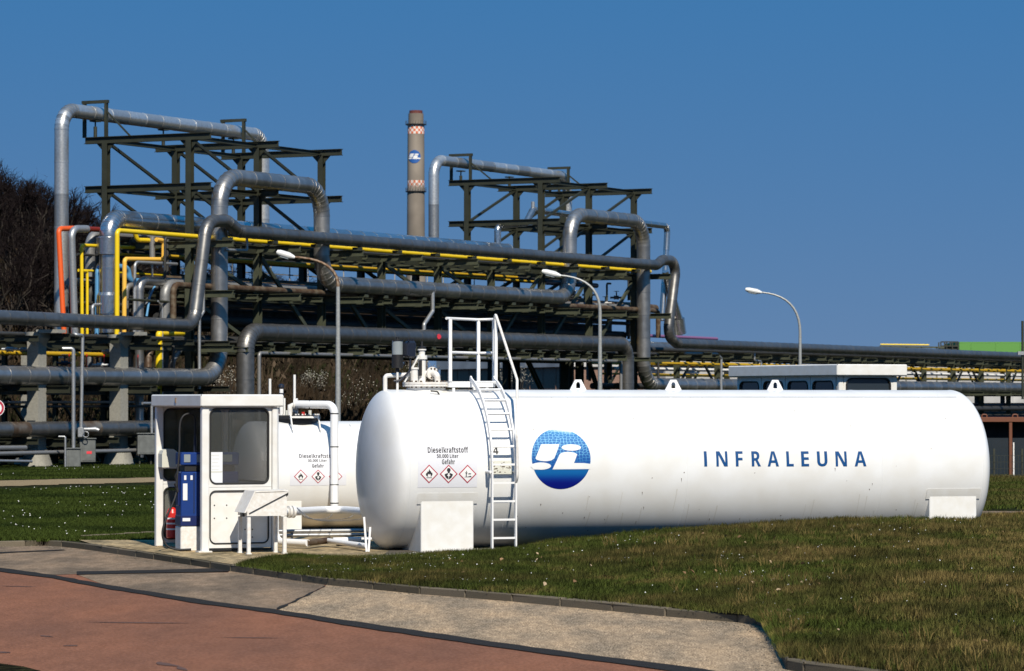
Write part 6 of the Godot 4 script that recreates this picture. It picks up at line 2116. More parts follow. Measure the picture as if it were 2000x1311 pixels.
func small_tank() -> void:
	var yc := 1.09
	var r := 0.97
	var o := thing("storage_tank", "smaller white cylindrical fuel tank behind the filling booth", "storage tank", Vector3(-4.707, 0.000, -62.000), deg_to_rad(18.0))
	tank_shell(o, 8.2, yc, r, [0.0, 2.05, 4.1, 6.15], M.white)
	tank_sticker(o, Vector2(0.469, 0.142), Vector2(1.509, 0.135), yc, r, ["Dieselkraftstoff", "30.000 Liter", "Gefahr"], [Vector2(0.653, 0.374), Vector2(1.315, 0.370), Vector2(0.807, 0.284), Vector2(1.156, 0.282), Vector2(0.877, 0.187), Vector2(1.094, 0.185)], [Vector2(0.665, -0.010), Vector2(0.986, -0.013), Vector2(1.308, -0.015)], 0.125)
	var m := MB.new()
	for s in [[Vector2(0.376, 0.175), Vector2(0.716, 0.171)], [Vector2(4.086, 0.132), Vector2(4.575, 0.126)]]:
		var a: Vector2 = s[0]
		var b: Vector2 = s[1]
		m = MB.new()
		m.box(Vector3((a.x + b.x) / 2, 0.38, 0), Vector3(b.x - a.x, 0.62, 1.72), Basis.IDENTITY, 0.01)
		part("support", m, M.white_trim, o)
	var top := yc + r
	var mh := (Vector2(0.847, 2.163)).x
	m = MB.new()
	m.lathe(Vector3(mh, top - 0.1, 0), Vector3.UP, [Vector2(0, 0.36), Vector2(0.14, 0.36)], 36)
	var dome := part("manhole", m, M.black, o)
	m = MB.new()
	m.lathe(Vector3(mh, top + 0.04, 0), Vector3.UP, [Vector2(0, 0.43), Vector2(0.03, 0.43), Vector2(0.04, 0.42), Vector2(0.07, 0.43), Vector2(0.07, 0)], 36)
	part("cover", m, M.black, dome)
	for k in 20:
		m = MB.new()
		m.lathe(Vector3(mh + cos(TAU * k / 20) * 0.39, top + 0.11, sin(TAU * k / 20) * 0.39), Vector3.UP, [Vector2(0, 0.018), Vector2(0.025, 0.018), Vector2(0.025, 0)], 6)
		part("bolt", m, M.white_worn, dome)
	for q in [[Vector2(0.340, 2.831), 0.024, top - 0.15], [Vector2(0.798, 2.906), 0.024, top + 0.1], [Vector2(0.553, 2.645), 0.036, top + 0.1], [Vector2(0.611, 2.479), 0.018, top + 0.1]]:
		var p: Vector2 = q[0]
		m = MB.new()
		m.tube([Vector3(p.x, q[2], 0.0), Vector3(p.x, p.y, 0.0)], q[1], 10)
		part("vent_pipe", m, M.white_trim, o)
	var vp: Vector2 = Vector2(0.553, 2.673)
	m = MB.new()
	m.lathe(Vector3(vp.x, vp.y, 0), Vector3.UP, [Vector2(-0.02, 0.04), Vector2(0.01, 0.055), Vector2(0.05, 0.05), Vector2(0.07, 0)], 12)
	m.lathe(Vector3(vp.x, vp.y - 0.12, 0), Vector3.UP, [Vector2(0, 0.036), Vector2(0, 0.05), Vector2(0.02, 0.05), Vector2(0.02, 0.036)], 12)
	part("vent_cap", m, M.blue_black, o)
	for k in 6:
		m = MB.new()
		m.lathe(Vector3(mh - 0.3 + k * 0.1, top + 0.11, 0.1 * (k % 3) - 0.05), Vector3.UP, [Vector2(0, 0.03), Vector2(0.06 + 0.03 * (k % 2), 0.03), Vector2(0.06 + 0.03 * (k % 2), 0.0)], 10)
		part("fitting", m, [M.red, M.cream, M.black, M.galv][k % 4], dome)
	# suction flange and the white pipe that turns down before the tank
	var fa: Vector2 = Vector2(0.792, 2.367)
	m = MB.new()
	m.lathe(Vector3(fa.x, fa.y, 0.1), Vector3(1, 0, 0.35), [Vector2(-0.03, 0), Vector2(-0.03, 0.11), Vector2(0.0, 0.11), Vector2(0.0, 0.10), Vector2(0.01, 0.10), Vector2(0.01, 0.11), Vector2(0.04, 0.11), Vector2(0.04, 0)], 20)
	m.tube([Vector3(fa.x - 0.1, top + 0.1, 0.1), Vector3(fa.x - 0.1, fa.y - 0.03, 0.1), Vector3(fa.x, fa.y, 0.1)], 0.05, 10)
	var fl := part("flange", m, M.white_worn, o)
	for k in 8:
		m = MB.new()
		var an := TAU * k / 8
		m.lathe(Vector3(fa.x + 0.04, fa.y + sin(an) * 0.082, 0.115 + cos(an) * 0.082), Vector3(1, 0, 0.35), [Vector2(0, 0.018), Vector2(0.014, 0.018), Vector2(0.014, 0)], 6)
		part("bolt", m, M.brown_pipe, fl)
	# step bar on the shoulder
	var t0: Vector2 = Vector2(0.608, 2.138)
	var t1: Vector2 = Vector2(1.122, 2.137)
	m = MB.new()
	m.bar(Vector3(t0.x, t0.y, 0.45), Vector3(t1.x, t1.y, 0.45), 0.035, 0.035)
	for x in [t0.x, t1.x]:
		m.bar(Vector3(x, t0.y + 0.03, 0.45), Vector3(x - 0.0, yc + 0.80, 0.62), 0.02, 0.045)
	part("step", m, M.white_trim, o)
	# stain along the belly
	var st := MB.new()
	for k in 8:
		var x := rng.randf_range(1.2, 3.0)
		wrap_poly(st, [Vector2(-0.006, 0), Vector2(0.008, 0), Vector2(0.003, -rng.randf_range(0.05, 0.2)), Vector2(-0.003, -0.04)], Vector2(x, rng.randf_range(0.9, 1.25)), 1.0, yc, r + 0.002, 0)
	part("rust_chip", st, M.brown_pipe, o)



# ---------------------------------------------------------------- the filling booth and what stands in it
func kiosk() -> void:
	var at: Vector3 = Vector3(-4.768, 0.104, -52.855)
	var turn := deg_to_rad(24.0)
	var o := thing("filling_booth", "small white filling booth with rounded windows, open at its left side", "booth", at, turn)
	var h := 2.24
	var w := 1.19
	var dp := 2.25
	var x := Vector3.RIGHT
	var m := MB.new()
	# front wall: upper window, lower panel
	var lx := 0.07
	var pw := w - 0.14
	m = MB.new()
	var hole := window_wall(m, Vector3(lx, 0, 0), x, pw, 1.0, h, 0.045, pw - 0.05, 1.055, h - 0.03, 0.1, 0.04)
	var wall := part("wall", m, M.white_trim, o)
	window_parts(o, wall, Vector3(lx, 0, 0), x, hole, 0.014, M.glass_clear, 0.04)
	m = MB.new()
	hole = window_wall(m, Vector3(lx, 0, 0), x, pw, 0.06, 0.995, 0.045, pw - 0.05, 0.13, 0.94, 0.09, 0.04)
	wall = part("wall", m, M.white_trim, o)
	window_parts(o, wall, Vector3(lx, 0, 0), x, hole, 0.012, null, 0.04)
	m = MB.new()
	m.plate(Vector3(lx, 0, -0.008), x, Vector3.UP, hole, 0.016)
	var pan := part("panel", m, M.white_trim, wall)
	for q in [[0.1, 0.72], [0.3, 0.72], [0.1, 0.52], [0.3, 0.52], [0.72, 0.34], [0.6, 0.34], [0.72, 0.22]]:
		m = MB.new()
		m.lathe(Vector3(lx + 0.02 + q[0], q[1], 0.008), Vector3(0, 0, 1), [Vector2(0, 0.011), Vector2(0.006, 0.011), Vector2(0.006, 0)], 8)
		part("rivet", m, M.black, wall)
	# rear wall with a window above and a clear pane below
	m = MB.new()
	hole = window_wall(m, Vector3(lx, 0, -dp), x, pw, 1.0, h, 0.04, pw - 0.04, 1.06, h - 0.04, 0.1, 0.04)
	wall = part("wall", m, M.white_trim, o)
	window_parts(o, wall, Vector3(lx, 0, -dp), x, hole, 0.014, M.glass, 0.04)
	m = MB.new()
	hole = window_wall(m, Vector3(lx, 0, -dp), x, pw, 0.06, 0.995, 0.04, pw - 0.04, 0.12, 0.94, 0.09, 0.04)
	wall = part("wall", m, M.white_trim, o)
	window_parts(o, wall, Vector3(lx, 0, -dp), x, hole, 0.013, M.glass_clear, 0.04)
	m = MB.new()
	m.box(Vector3(lx + 0.30, 0.52, -dp - 0.07), Vector3(0.48, 0.74, 0.02))
	part("panel", m, M.cream, wall)
	# right-hand wall
	m = MB.new()
	hole = window_wall(m, Vector3(w, 0, -0.07), Vector3(0, 0, -1), dp - 0.14, 0.06, h, 0.06, dp - 0.2, 1.06, h - 0.05, 0.1, 0.04)
	wall = part("wall", m, M.white_trim, o)
	window_parts(o, wall, Vector3(w, 0, -0.07), Vector3(0, 0, -1), hole, 0.014, M.glass_clear, 0.04)
	for c in [Vector3(0.035, 0, 0), Vector3(w - 0.02, 0, 0.0), Vector3(0.035, 0, -dp), Vector3(w - 0.02, 0, -dp)]:
		m = MB.new()
		m.box(c + Vector3(0, h / 2, 0), Vector3(0.085 if c.x > 0.5 else 0.12, h - 0.004, 0.1), Basis.IDENTITY, 0.012)
		part("post", m, M.white_trim, o)
	m = MB.new()
	m.box(Vector3(0.02, 0.01, 0.01), Vector3(0.22, 0.02, 0.16))
	part("foot_plate", m, M.white_worn, o)
	m = MB.new()
	m.box(Vector3(w / 2 + 0.02, h + 0.095, -dp / 2), Vector3(w + 0.17, 0.19, dp + 0.22), Basis.IDENTITY, 0.018)
	var roof := part("roof", m, M.white_trim, o)
	m = MB.new()
	m.box(Vector3(-0.073, h + 0.1, -1.1), Vector3(0.014, 0.08, 0.03))
	part("nameplate", m, M.pole_rust, roof)
	m = MB.new()
	m.box(Vector3(w / 2, 0.035, -0.0), Vector3(w - 0.14, 0.03, 0.045))
	part("sill", m, M.black, o)
	# paper taped inside the front window
	m = MB.new()
	m.box(Vector3(0.215, 1.39, 0.012), Vector3(0.21, 0.30, 0.003))
	m.box(Vector3(0.215, 1.13, 0.012), Vector3(0.21, 0.30 * 0.7, 0.003))
	var pp := single("paper_notice", "two pale sheets of paper taped to the booth's front window", "notice", MB.new(), M.paper)
	pp.mesh = m.done()
	pp.transform = Transform3D(Basis(Vector3.UP, turn), at)
	m = MB.new()
	for k in 5:
		m.box(Vector3(0.20 + 0.01 * (k % 2), 1.49 - k * 0.055, 0.0145), Vector3(0.13 - 0.02 * (k % 3), 0.006, 0.001))
	m.box(Vector3(0.215, 1.235, 0.0145), Vector3(0.2, 0.02, 0.001))
	part("print", m, M.cream, pp)
	# towel dispenser on the left post
	var td := thing("towel_dispenser", "rounded white paper towel dispenser hanging at the booth's open side", "towel dispenser", at + Basis(Vector3.UP, turn) * Vector3(0.14, 1.40, -dp + 0.16), turn)
	m = MB.new()
	var prof := [Vector2(-0.14, -0.13), Vector2(0.14, -0.13), Vector2(0.13, 0.06), Vector2(0.10, 0.13), Vector2(0.05, 0.16), Vector2(-0.05, 0.165), Vector2(-0.12, 0.14), Vector2(-0.14, 0.08)]
	m.plate(Vector3(0, 0, -0.1), x, Vector3.UP, prof, 0.2)
	part("cover", m, M.cream, td)
	m = MB.new()
	m.box(Vector3(0.02, -0.14, 0.0), Vector3(0.2, 0.02, 0.14))
	part("paper", m, M.plain_white, td)
	m = MB.new()
	m.box(Vector3(0.155, -0.02, -0.02), Vector3(0.025, 0.2, 0.15))
	part("side", m, M.galv, td)
	# fire extinguisher against the rear wall
	var fe := thing("fire_extinguisher", "red fire extinguisher standing low inside the filling booth", "fire extinguisher", at + Basis(Vector3.UP, turn) * Vector3(0.20, 0.14, -dp + 0.18), turn)
	m = MB.new()
	m.lathe(Vector3.ZERO, Vector3.UP, [Vector2(0, 0), Vector2(0, 0.085), Vector2(0.02, 0.095), Vector2(0.40, 0.095), Vector2(0.46, 0.07), Vector2(0.49, 0.03), Vector2(0.49, 0)], 24, false)
	part("cylinder", m, M.red, fe)
	m = MB.new()
	m.lathe(Vector3(0, 0.49, 0), Vector3.UP, [Vector2(0, 0.028), Vector2(0.05, 0.028), Vector2(0.05, 0)], 12)
	m.box(Vector3(0.04, 0.56, 0.01), Vector3(0.13, 0.018, 0.03))
	m.box(Vector3(0.05, 0.53, 0.01), Vector3(0.12, 0.014, 0.03))
	part("handle", m, M.black, fe)
	m = MB.new()
	m.tube(fillet([Vector3(0.03, 0.52, 0.02), Vector3(0.12, 0.5, 0.06), Vector3(0.11, 0.15, 0.06)], 0.05), 0.012, 8)
	part("hose", m, M.rubber, fe)
	m = MB.new()
	for y in [0.30, 0.22, 0.13]:
		m.lathe(Vector3(0, y, 0), Vector3.UP, [Vector2(0, 0.0965), Vector2(0.025, 0.0965)], 24)
	part("label", m, M.plain_white, fe)
	# the pump
	dispenser(at, turn)
	# slope-topped box on four legs in front of the booth
	var ca: Vector3 = Vector3(-3.997, 0.104, -52.158)
	var cb := thing("filling_cabinet", "white slope-topped metal box on four legs in front of the filling booth", "cabinet", ca, deg_to_rad(21.0))
	var k := 1.0 / 129.0
	var bw := 0.60
	var bh := 0.60
	var bd := 0.5
	var slope := [Vector2(0.0, bh), Vector2(bd, bh), Vector2(bd, bh + 0.33), Vector2(bd * 0.62, bh + 0.36), Vector2(0.05, bh + 0.13), Vector2(0.0, bh + 0.10)]
	# seen from the front the box runs along x, its lid falls towards the left
	m = MB.new()
	m.plate(Vector3(0, 0, -bd), x, Vector3.UP, [Vector2(-0.03, bh - 0.02), Vector2(bw, bh - 0.02), Vector2(bw, bh + 0.345), Vector2(0.10, bh + 0.335), Vector2(-0.03, bh + 0.08)], bd)
	part("body", m, M.white_worn, cb)
	m = MB.new()
	m.plate(Vector3(0, 0, -bd - 0.02), x, Vector3.UP, [Vector2(-0.08, bh + 0.03), Vector2(0.085, bh + 0.36), Vector2(bw + 0.02, bh + 0.372), Vector2(bw + 0.02, bh + 0.352), Vector2(0.10, bh + 0.338), Vector2(-0.05, bh + 0.03)], bd + 0.03)
	part("lid", m, M.white_worn, cb)
	m = MB.new()
	m.bar(Vector3(0.0, bh + 0.02, 0.012), Vector3(bw + 0.02, bh + 0.325, 0.012), 0.012, 0.012)
	m.lathe(Vector3(bw - 0.0, bh + 0.3, 0.005), Vector3(0, 0, 1), [Vector2(0, 0.018), Vector2(0.015, 0.018), Vector2(0.015, 0)], 8)
	m.box(Vector3(-0.075, bh + 0.0, -0.1), Vector3(0.05, 0.06, 0.08))
	part("latch", m, M.black, cb)
	for q in [Vector3(0.0, 0, -0.02), Vector3(bw - 0.03, 0, -0.02), Vector3(0.0, 0, -bd + 0.02), Vector3(bw - 0.03, 0, -bd + 0.02)]:
		m = MB.new()
		m.box(q + Vector3(0, bh / 2 - 0.02, 0), Vector3(0.055, bh - 0.04, 0.055), Basis.IDENTITY, 0.005)
		m.box(q + Vector3(0, 0.008, 0), Vector3(0.075, 0.016, 0.075))
		part("leg", m, M.white_worn, cb)


func dispenser(at: Vector3, turn: float) -> void:
	var bas := Basis(Vector3.UP, turn)
	var o := thing("fuel_dispenser", "blue fuel dispenser with white base and looped black hose inside the filling booth", "fuel pump", at + bas * Vector3(0.28, 0.0, -0.60), turn + deg_to_rad(-8.0))
	var w := 0.92
	var d := 0.46
	var m := MB.new()
	m.box(Vector3(0, 0.19, 0), Vector3(w, 0.38, d), Basis.IDENTITY, 0.012)
	part("base", m, M.white_worn, o)
	m = MB.new()
	m.box(Vector3(0, 0.81, 0), Vector3(w - 0.01, 0.84, d - 0.01), Basis.IDENTITY, 0.015)
	part("body", m, M.dispenser_blue, o)
	m = MB.new()
	m.box(Vector3(0, 0.47, 0), Vector3(w + 0.004, 0.16, d + 0.004), Basis.IDENTITY, 0.006)
	part("skirt", m, M.dispenser_dark, o)
	m = MB.new()
	m.box(Vector3(0, 1.285, 0), Vector3(w * 0.86, 0.1, d * 0.86), Basis.IDENTITY, 0.006)
	part("neck", m, M.black, o)
	m = MB.new()
	m.box(Vector3(0, 1.43, 0), Vector3(w, 0.2, d), Basis.IDENTITY, 0.015)
	part("head", m, M.dispenser_blue, o)
	m = MB.new()
	m.box(Vector3(-0.36, 1.44, d / 2 + 0.006), Vector3(0.1, 0.12, 0.01))
	m.box(Vector3(-0.16, 1.44, d / 2 + 0.006), Vector3(0.1, 0.12, 0.01))
	m.box(Vector3(0.2, 1.44, d / 2 + 0.006), Vector3(0.3, 0.11, 0.01))
	part("display", m, M.sight_glass, o)
	m = MB.new()
	m.box(Vector3(-0.39, 0.92, d / 2 + 0.004), Vector3(0.07, 0.26, 0.006))
	m.box(Vector3(-0.06, 0.92, d / 2 + 0.004), Vector3(0.07, 0.26, 0.006))
	m.box(Vector3(-0.39, 1.14, d / 2 + 0.004), Vector3(0.035, 0.07, 0.006))
	m.box(Vector3(-0.29, 1.14, d / 2 + 0.004), Vector3(0.035, 0.07, 0.006))
	m.box(Vector3(-0.37, 0.49, d / 2 + 0.004), Vector3(0.12, 0.05, 0.006))
	part("label", m, M.paper, o)
	m = MB.new()
	m.box(Vector3(-w / 2 - 0.012, 0.95, 0.05), Vector3(0.03, 0.5, 0.2), Basis.IDENTITY, 0.008)
	part("nozzle_recess", m, M.dispenser_dark, o)
	m = MB.new()
	m.box(Vector3(-0.25, 0.9, d / 2 - 0.002), Vector3(0.012, 0.62, 0.012))
	m.tube([Vector3(-0.2, 1.5, 0.05), Vector3(-0.2, 1.74, 0.05), Vector3(-0.2, 1.80, 0.05)], [0.028, 0.022, 0.016], 10)
	part("hose_mast", m, M.blue_black, o)
	var pts := [Vector3(-0.2, 1.78, 0.05), Vector3(-0.2, 2.0, 0.05), Vector3(-0.22, 2.09, 0.06), Vector3(-0.3, 2.13, 0.08), Vector3(-0.40, 2.09, 0.1), Vector3(-0.45, 1.95, 0.1), Vector3(-0.46, 1.6, 0.12), Vector3(-0.49, 1.25, 0.14), Vector3(-0.51, 1.0, 0.15)]
	m = MB.new()
	m.tube(smooth_line(pts), 0.016, 10)
	part("hose", m, M.rubber, o)
	m = MB.new()
	m.tube(smooth_line([Vector3(-0.49, 0.95, 0.1), Vector3(-0.55, 0.78, 0.14), Vector3(-0.68, 0.5, 0.18), Vector3(-0.74, 0.28, 0.2), Vector3(-0.68, 0.1, 0.22), Vector3(-0.52, 0.03, 0.24), Vector3(-0.3, 0.03, 0.26)]), 0.017, 10)
	part("hose", m, M.rubber, o)
	m = MB.new()
	m.box(Vector3(-0.50, 0.98, 0.12), Vector3(0.05, 0.16, 0.06), Basis(Vector3.BACK, 0.3), 0.01)
	m.tube([Vector3(-0.49, 1.05, 0.12), Vector3(-0.53, 1.16, 0.13), Vector3(-0.49, 1.24, 0.13)], 0.016, 8)
	part("nozzle", m, M.black, o)


func smooth_line(pts: Array) -> Array:
	var c := Curve3D.new()
	c.bake_interval = 0.03
	for i in pts.size():
		var t: Vector3 = (pts[min(i + 1, pts.size() - 1)] - pts[max(i - 1, 0)]) / 6.0
		c.add_point(pts[i], -t, t)
	return Array(c.get_baked_points())


# ---------------------------------------------------------------- white yard pipes round the small tank
func yard_pipes() -> void:
	var m := MB.new()
	var o := thing("white_pipe", "white suction pipe bending down in front of the smaller tank", "pipe", Vector3(-3.877, 2.367, -62.000))
	var pts := fillet([Vector3(-3.877, 2.367, -62.000), Vector3(-3.185, 2.359, -61.500), Vector3(-3.172, 0.495, -61.300)], 0.17)
	for i in pts.size():
		pts[i] -= o.position
	m.tube(pts, 0.072, 14)
	part("tube", m, M.plain_white, o)
	for v in [Vector3(-3.183, 2.203, -61.480), Vector3(-3.180, 1.608, -61.420), Vector3(-3.175, 0.932, -61.350), Vector3(-3.173, 0.604, -61.310), Vector3(-3.635, 2.363, -61.830)]:
		m = MB.new()
		var ax := Vector3.UP if v.x > -3.4 else Vector3(1, 0, 0.3)
		m.lathe(v - o.position, ax, [Vector2(-0.01, 0.074), Vector2(-0.006, 0.0765), Vector2(0.006, 0.0765), Vector2(0.01, 0.074)], 16)
		part("band", m, M.rubber, o)
	o = thing("white_pipe", "white level pipe from the slope-topped box across to the large tank", "pipe", Vector3(-3.708, 0.631, -55.500))
	pts = [Vector3(-3.708, 0.631, -55.500) - o.position, Vector3(-3.149, 0.498, -61.200) - o.position, Vector3(-2.272, 0.615, -56.000) - o.position]
	m = MB.new()
	m.tube(fillet(pts, 0.2), 0.068, 14)
	part("tube", m, M.plain_white, o)
	for q in [[Vector3(-3.617, 0.631, -55.750), 0.1], [Vector3(-3.568, 0.626, -55.900), 0.1]]:
		m = MB.new()
		m.lathe(q[0] - o.position, Vector3(1, 0, -0.6), [Vector2(-0.02, 0), Vector2(-0.02, q[1]), Vector2(0.015, q[1]), Vector2(0.015, 0)], 16)
		part("flange", m, M.white_worn, o)
	for k in 3:
		m = MB.new()
		m.tube(smooth_line([Vector3(-3.501, 0.643, -55.900) - o.position + Vector3(0, 0.05, 0.05), Vector3(-3.351, 0.526, -55.900) - o.position + Vector3(k * 0.1, -0.02 * k, 0), Vector3(-3.194, 0.402, -59.500) - o.position + Vector3(k * 0.35, 0.0, 0), Vector3(-3.128, 0.438, -60.800) - o.position + Vector3(k * 0.4, 0.1, 0.1)]), 0.006, 6)
		part("cable", m, M.grey_pipe, o)
	var list := [["white down pipe at the booth's right edge, turning along the ground", [Vector3(-3.765, 2.362, -54.500), Vector3(-3.755, 0.201, -54.500), Vector3(-3.213, 0.198, -54.000)], 0.055], ["white ground pipe from the rusty joint to the large tank, lower one", [Vector3(-2.980, 0.201, -54.900), Vector3(-2.245, 0.184, -53.200)], 0.042], ["white ground pipe beside the small tank's support, upper one", [Vector3(-2.870, 0.189, -55.000), Vector3(-2.288, 0.197, -55.200)], 0.055]]
	for q in list:
		pipe("white_pipe", q[0], q[1], q[2], M.plain_white, 0.16, "white ground pipes by the filling booth", 12)
	var fl := MB.new()
	fl.lathe(Vector3(-3.765, 2.330, -54.500), Vector3.UP, [Vector2(0, 0.0), Vector2(0, 0.075), Vector2(0.03, 0.075), Vector2(0.05, 0.1), Vector2(0.08, 0.09), Vector2(0.09, 0)], 16)
	single("pipe_flange", "round white flange on top of the booth's down pipe", "flange", fl, M.white_worn)
	pipe("rusty_pipe", "short rusty brown joint between the white ground pipes", [Vector3(-3.237, 0.198, -54.000), Vector3(-2.947, 0.201, -54.900)], 0.052, M.rusty_pipe, 0.1, "", 12)
	for q in [["galvanised rail low behind the booth, upper one of two", Vector3(-3.901, 0.267, -57.000), Vector3(-2.312, 0.284, -57.000)], ["galvanised rail low behind the booth, lower one of two", Vector3(-3.901, 0.199, -57.000), Vector3(-2.312, 0.216, -57.000)]]:
		pipe("low_rail", q[0], [q[1], q[2]], 0.03, M.galv, 0.1, "low galvanised rails behind the booth", 8, "rail")
	var sup := thing("pipe_support", "small white pipe support frame beside the large tank's left end", "pipe support", Vector3(-2.226, 0.108, -52.950))
	for q in [[Vector3(-2.284, 0.642, -53.000), Vector3(-2.242, 0.108, -52.950)], [Vector3(-2.189, 0.484, -53.000), Vector3(-2.211, 0.108, -52.950)]]:
		m = MB.new()
		m.bar(q[0] - sup.position, q[1] - sup.position, 0.03, 0.03, Vector3.BACK)
		part("post", m, M.plain_white, sup)
	m = MB.new()
	m.bar(Vector3(-2.324, 0.311, -53.000) - sup.position, Vector3(-2.165, 0.311, -53.000) - sup.position, 0.03, 0.03)
	part("cross_bar", m, M.plain_white, sup)
	var bl := MB.new()
	bl.box(Vector3.ZERO, Vector3(0.5, 0.06, 0.3), Basis(Vector3.UP, 0.4), 0.01)
	var pl := single("floor_plate", "thin dark plate lying on the concrete behind the white ground pipes", "plate", bl, M.rusty_pipe)
	pl.position = Vector3(-2.554, 0.104, -55.256) + Vector3(0, 0.03, 0)
	for k in 3:
		var st := MB.new()
		st.bar(Vector3(-3.658, 0.299, -57.050) + Vector3(k * 0.62, 0.0, 0), Vector3(-3.658, 0.112, -57.050) + Vector3(k * 0.62, 0, 0), 0.04, 0.04, Vector3.BACK)
		single("rail_post", "short post of the low galvanised rails, %s from the left" % ["first", "second", "third"][k], "post", st, M.galv, "posts of the low rails")


# ---------------------------------------------------------------- grass, daisies, leaves
func tuft(n: int, h: float, w: float, spread: float) -> ArrayMesh:
	var m := MB.new()
	for i in n:
		var a := rng.randf() * TAU
		var b := Vector3(cos(a), 0, sin(a)) * rng.randf() * spread
		var lean := Vector3(rng.randfn(), 0, rng.randfn()) * h * 0.35
		var hh := h * rng.randf_range(0.55, 1.15)
		var side := Vector3(cos(a * 3.1), 0, sin(a * 3.1)) * w
		var mid := b + lean * 0.3 + Vector3(0, hh * 0.55, 0)
		var tip := b + lean + Vector3(0, hh, 0)
		var nn := (side.cross(Vector3.UP).normalized() + Vector3.UP * 0.6).normalized()
		m.quad(b - side, b + side, mid + side * 0.7, mid - side * 0.7, nn)
		m.tri(mid - side * 0.7, mid + side * 0.7, tip, nn, nn, nn)
	return m.done()


func grass() -> void:
	var patch := FastNoiseLite.new()
	patch.seed = 8
	patch.frequency = 0.25
	patch.fractal_octaves = 4
	var fine := tuft(11, 0.075, 0.0042, 0.09)
	var places := []
	var tints := []
	var green := Color(0.060, 0.078, 0.015)
	var dry := Color(0.17, 0.125, 0.045)
	var olive := Color(0.066, 0.060, 0.018)
	var dark := Color(0.018, 0.026, 0.006)
	for i in 82000:
		var f := rng.randf()
		var g := pow(rng.randf(), 0.9)
		var p := bank_point(f, g * 0.98)
		if absf(p.x / p.z) > 0.16:
			continue
		var n := patch.get_noise_2d(p.x, p.z)
		var n2 := patch.get_noise_2d(p.x * 2.3 + 50.0, p.z * 2.3)
		var right: float = clampf((p.x - 0.5) / 7.0, 0.0, 1.0)
		var c := green.lerp(olive, clampf(0.35 + n * 1.3 + right * 0.5, 0, 1)).lerp(dry, clampf(n2 * 1.7 - 0.32 + right * 0.6, 0, 0.95)).lerp(dark, clampf(-n2 * 1.8 - 0.2 - right * 0.3, 0, 0.8))
		tints.push_back(c * rng.randf_range(0.3, 1.3) * (1.0 + 0.25 * right))
		var k := rng.randf_range(0.5, 1.3) * (1.0 + 0.35 * n)
		if g > 0.84 and f < 0.8:
			k *= 1.15
		places.push_back(Transform3D(Basis(Vector3.UP, rng.randf() * TAU).scaled(Vector3(1, k, 1)), p - Vector3(0, 0.006, 0)))
	stuff("grass", fine, M.leafy, places, tints, "short green and dry brown grass on the bank before the large tank", self, "grass")
	# long tufts near the front
	places = []
	tints = []
	var long := tuft(16, 0.2, 0.005, 0.07)
	for i in 1700:
		var p := bank_point(rng.randf_range(0.4, 0.99), pow(rng.randf(), 1.3) * 0.85)
		if patch.get_noise_2d(p.x * 1.7, p.z * 1.7 + 30.0) < 0.12 and rng.randf() > 0.12:
			continue
		places.push_back(Transform3D(Basis(Vector3.UP, rng.randf() * TAU).scaled(Vector3.ONE * rng.randf_range(0.4, 0.95)), p - Vector3(0, 0.01, 0)))
		tints.push_back((dry if rng.randf() < 0.45 else green) * rng.randf_range(0.7, 1.2))
	for i in 500:   # along the edges
		var p := bank_point(rng.randf(), 0.01 if rng.randf() < 0.4 else 0.9)
		places.push_back(Transform3D(Basis(Vector3.UP, rng.randf() * TAU).scaled(Vector3.ONE * rng.randf_range(0.25, 0.6)), p - Vector3(0, 0.01, 0)))
		tints.push_back((olive if rng.randf() < 0.4 else green) * rng.randf_range(0.7, 1.2))
	stuff("grass", long, M.leafy, places, tints, "longer uneven grass tufts scattered over the bank", self, "grass")
	# lawn at the left and at the far right
	places = []
	tints = []
	var coarse := tuft(12, 0.075, 0.008, 0.16)
	var lc := Color(0.050, 0.072, 0.013)
	for i in 60000:
		var d := rng.randf_range(57.5, 123.0)
		var x := -d * rng.randf_range(0.088, 0.158)
		if i % 3 == 0:
			d = rng.randf_range(57.5, 68.0)
			x = -d * rng.randf_range(0.09, 0.158)
		if on_path(x, d):
			continue
		var k := rng.randf_range(0.6, 1.2)
		places.push_back(Transform3D(Basis(Vector3.UP, rng.randf() * TAU).scaled(Vector3(1, k, 1)), Vector3(x, 0.08, -d)))
		tints.push_back(lc.lerp(Color(0.022, 0.036, 0.007), clampf(0.4 + patch.get_noise_2d(x, d) * 1.6, 0, 1)) * rng.randf_range(0.55, 1.15))
	for i in 16000:
		var p := rear_point(pow(rng.randf(), 1.3), rng.randf())
		if p.x / -p.z < 0.12 or p.x / -p.z > 0.165 or (-p.z > 59.0 and -p.z < 62.6):
			continue
		places.push_back(Transform3D(Basis(Vector3.UP, rng.randf() * TAU), p))
		tints.push_back(Color(0.055, 0.075, 0.014).lerp(Color(0.12, 0.095, 0.035), clampf(0.4 + patch.get_noise_2d(p.x, p.z), 0, 1)) * rng.randf_range(0.6, 1.1))
	for i in 45000:   # the rest of the lawn between the racks and the tanks
		var d := rng.randf_range(66.0, 122.0)
		var x := rng.randf_range(-0.09, 0.16) * d
		if x - 0.3 * (d - 62.0) > -1.0 and d < 72.0:
			continue
		places.push_back(Transform3D(Basis(Vector3.UP, rng.randf() * TAU), Vector3(x, 0.08, -d)))
		tints.push_back(lc.lerp(Color(0.028, 0.042, 0.008), clampf(0.4 + patch.get_noise_2d(x, d) * 1.6, 0, 1)) * rng.randf_range(0.55, 1.15))
	stuff("grass", coarse, M.leafy, places, tints, "mown lawn beyond the kerb at left and behind the tank", self, "grass")
	# daisies
	var dm := MB.new()
	for i in 6:
		var a := TAU * i / 6
		var b := TAU * (i + 1) / 6
		dm.tri(Vector3(0, 0.004, 0), Vector3(cos(a), 0, sin(a)) * 0.009, Vector3(cos(b), 0, sin(b)) * 0.009, Vector3.UP, Vector3.UP, Vector3.UP)
	places = []
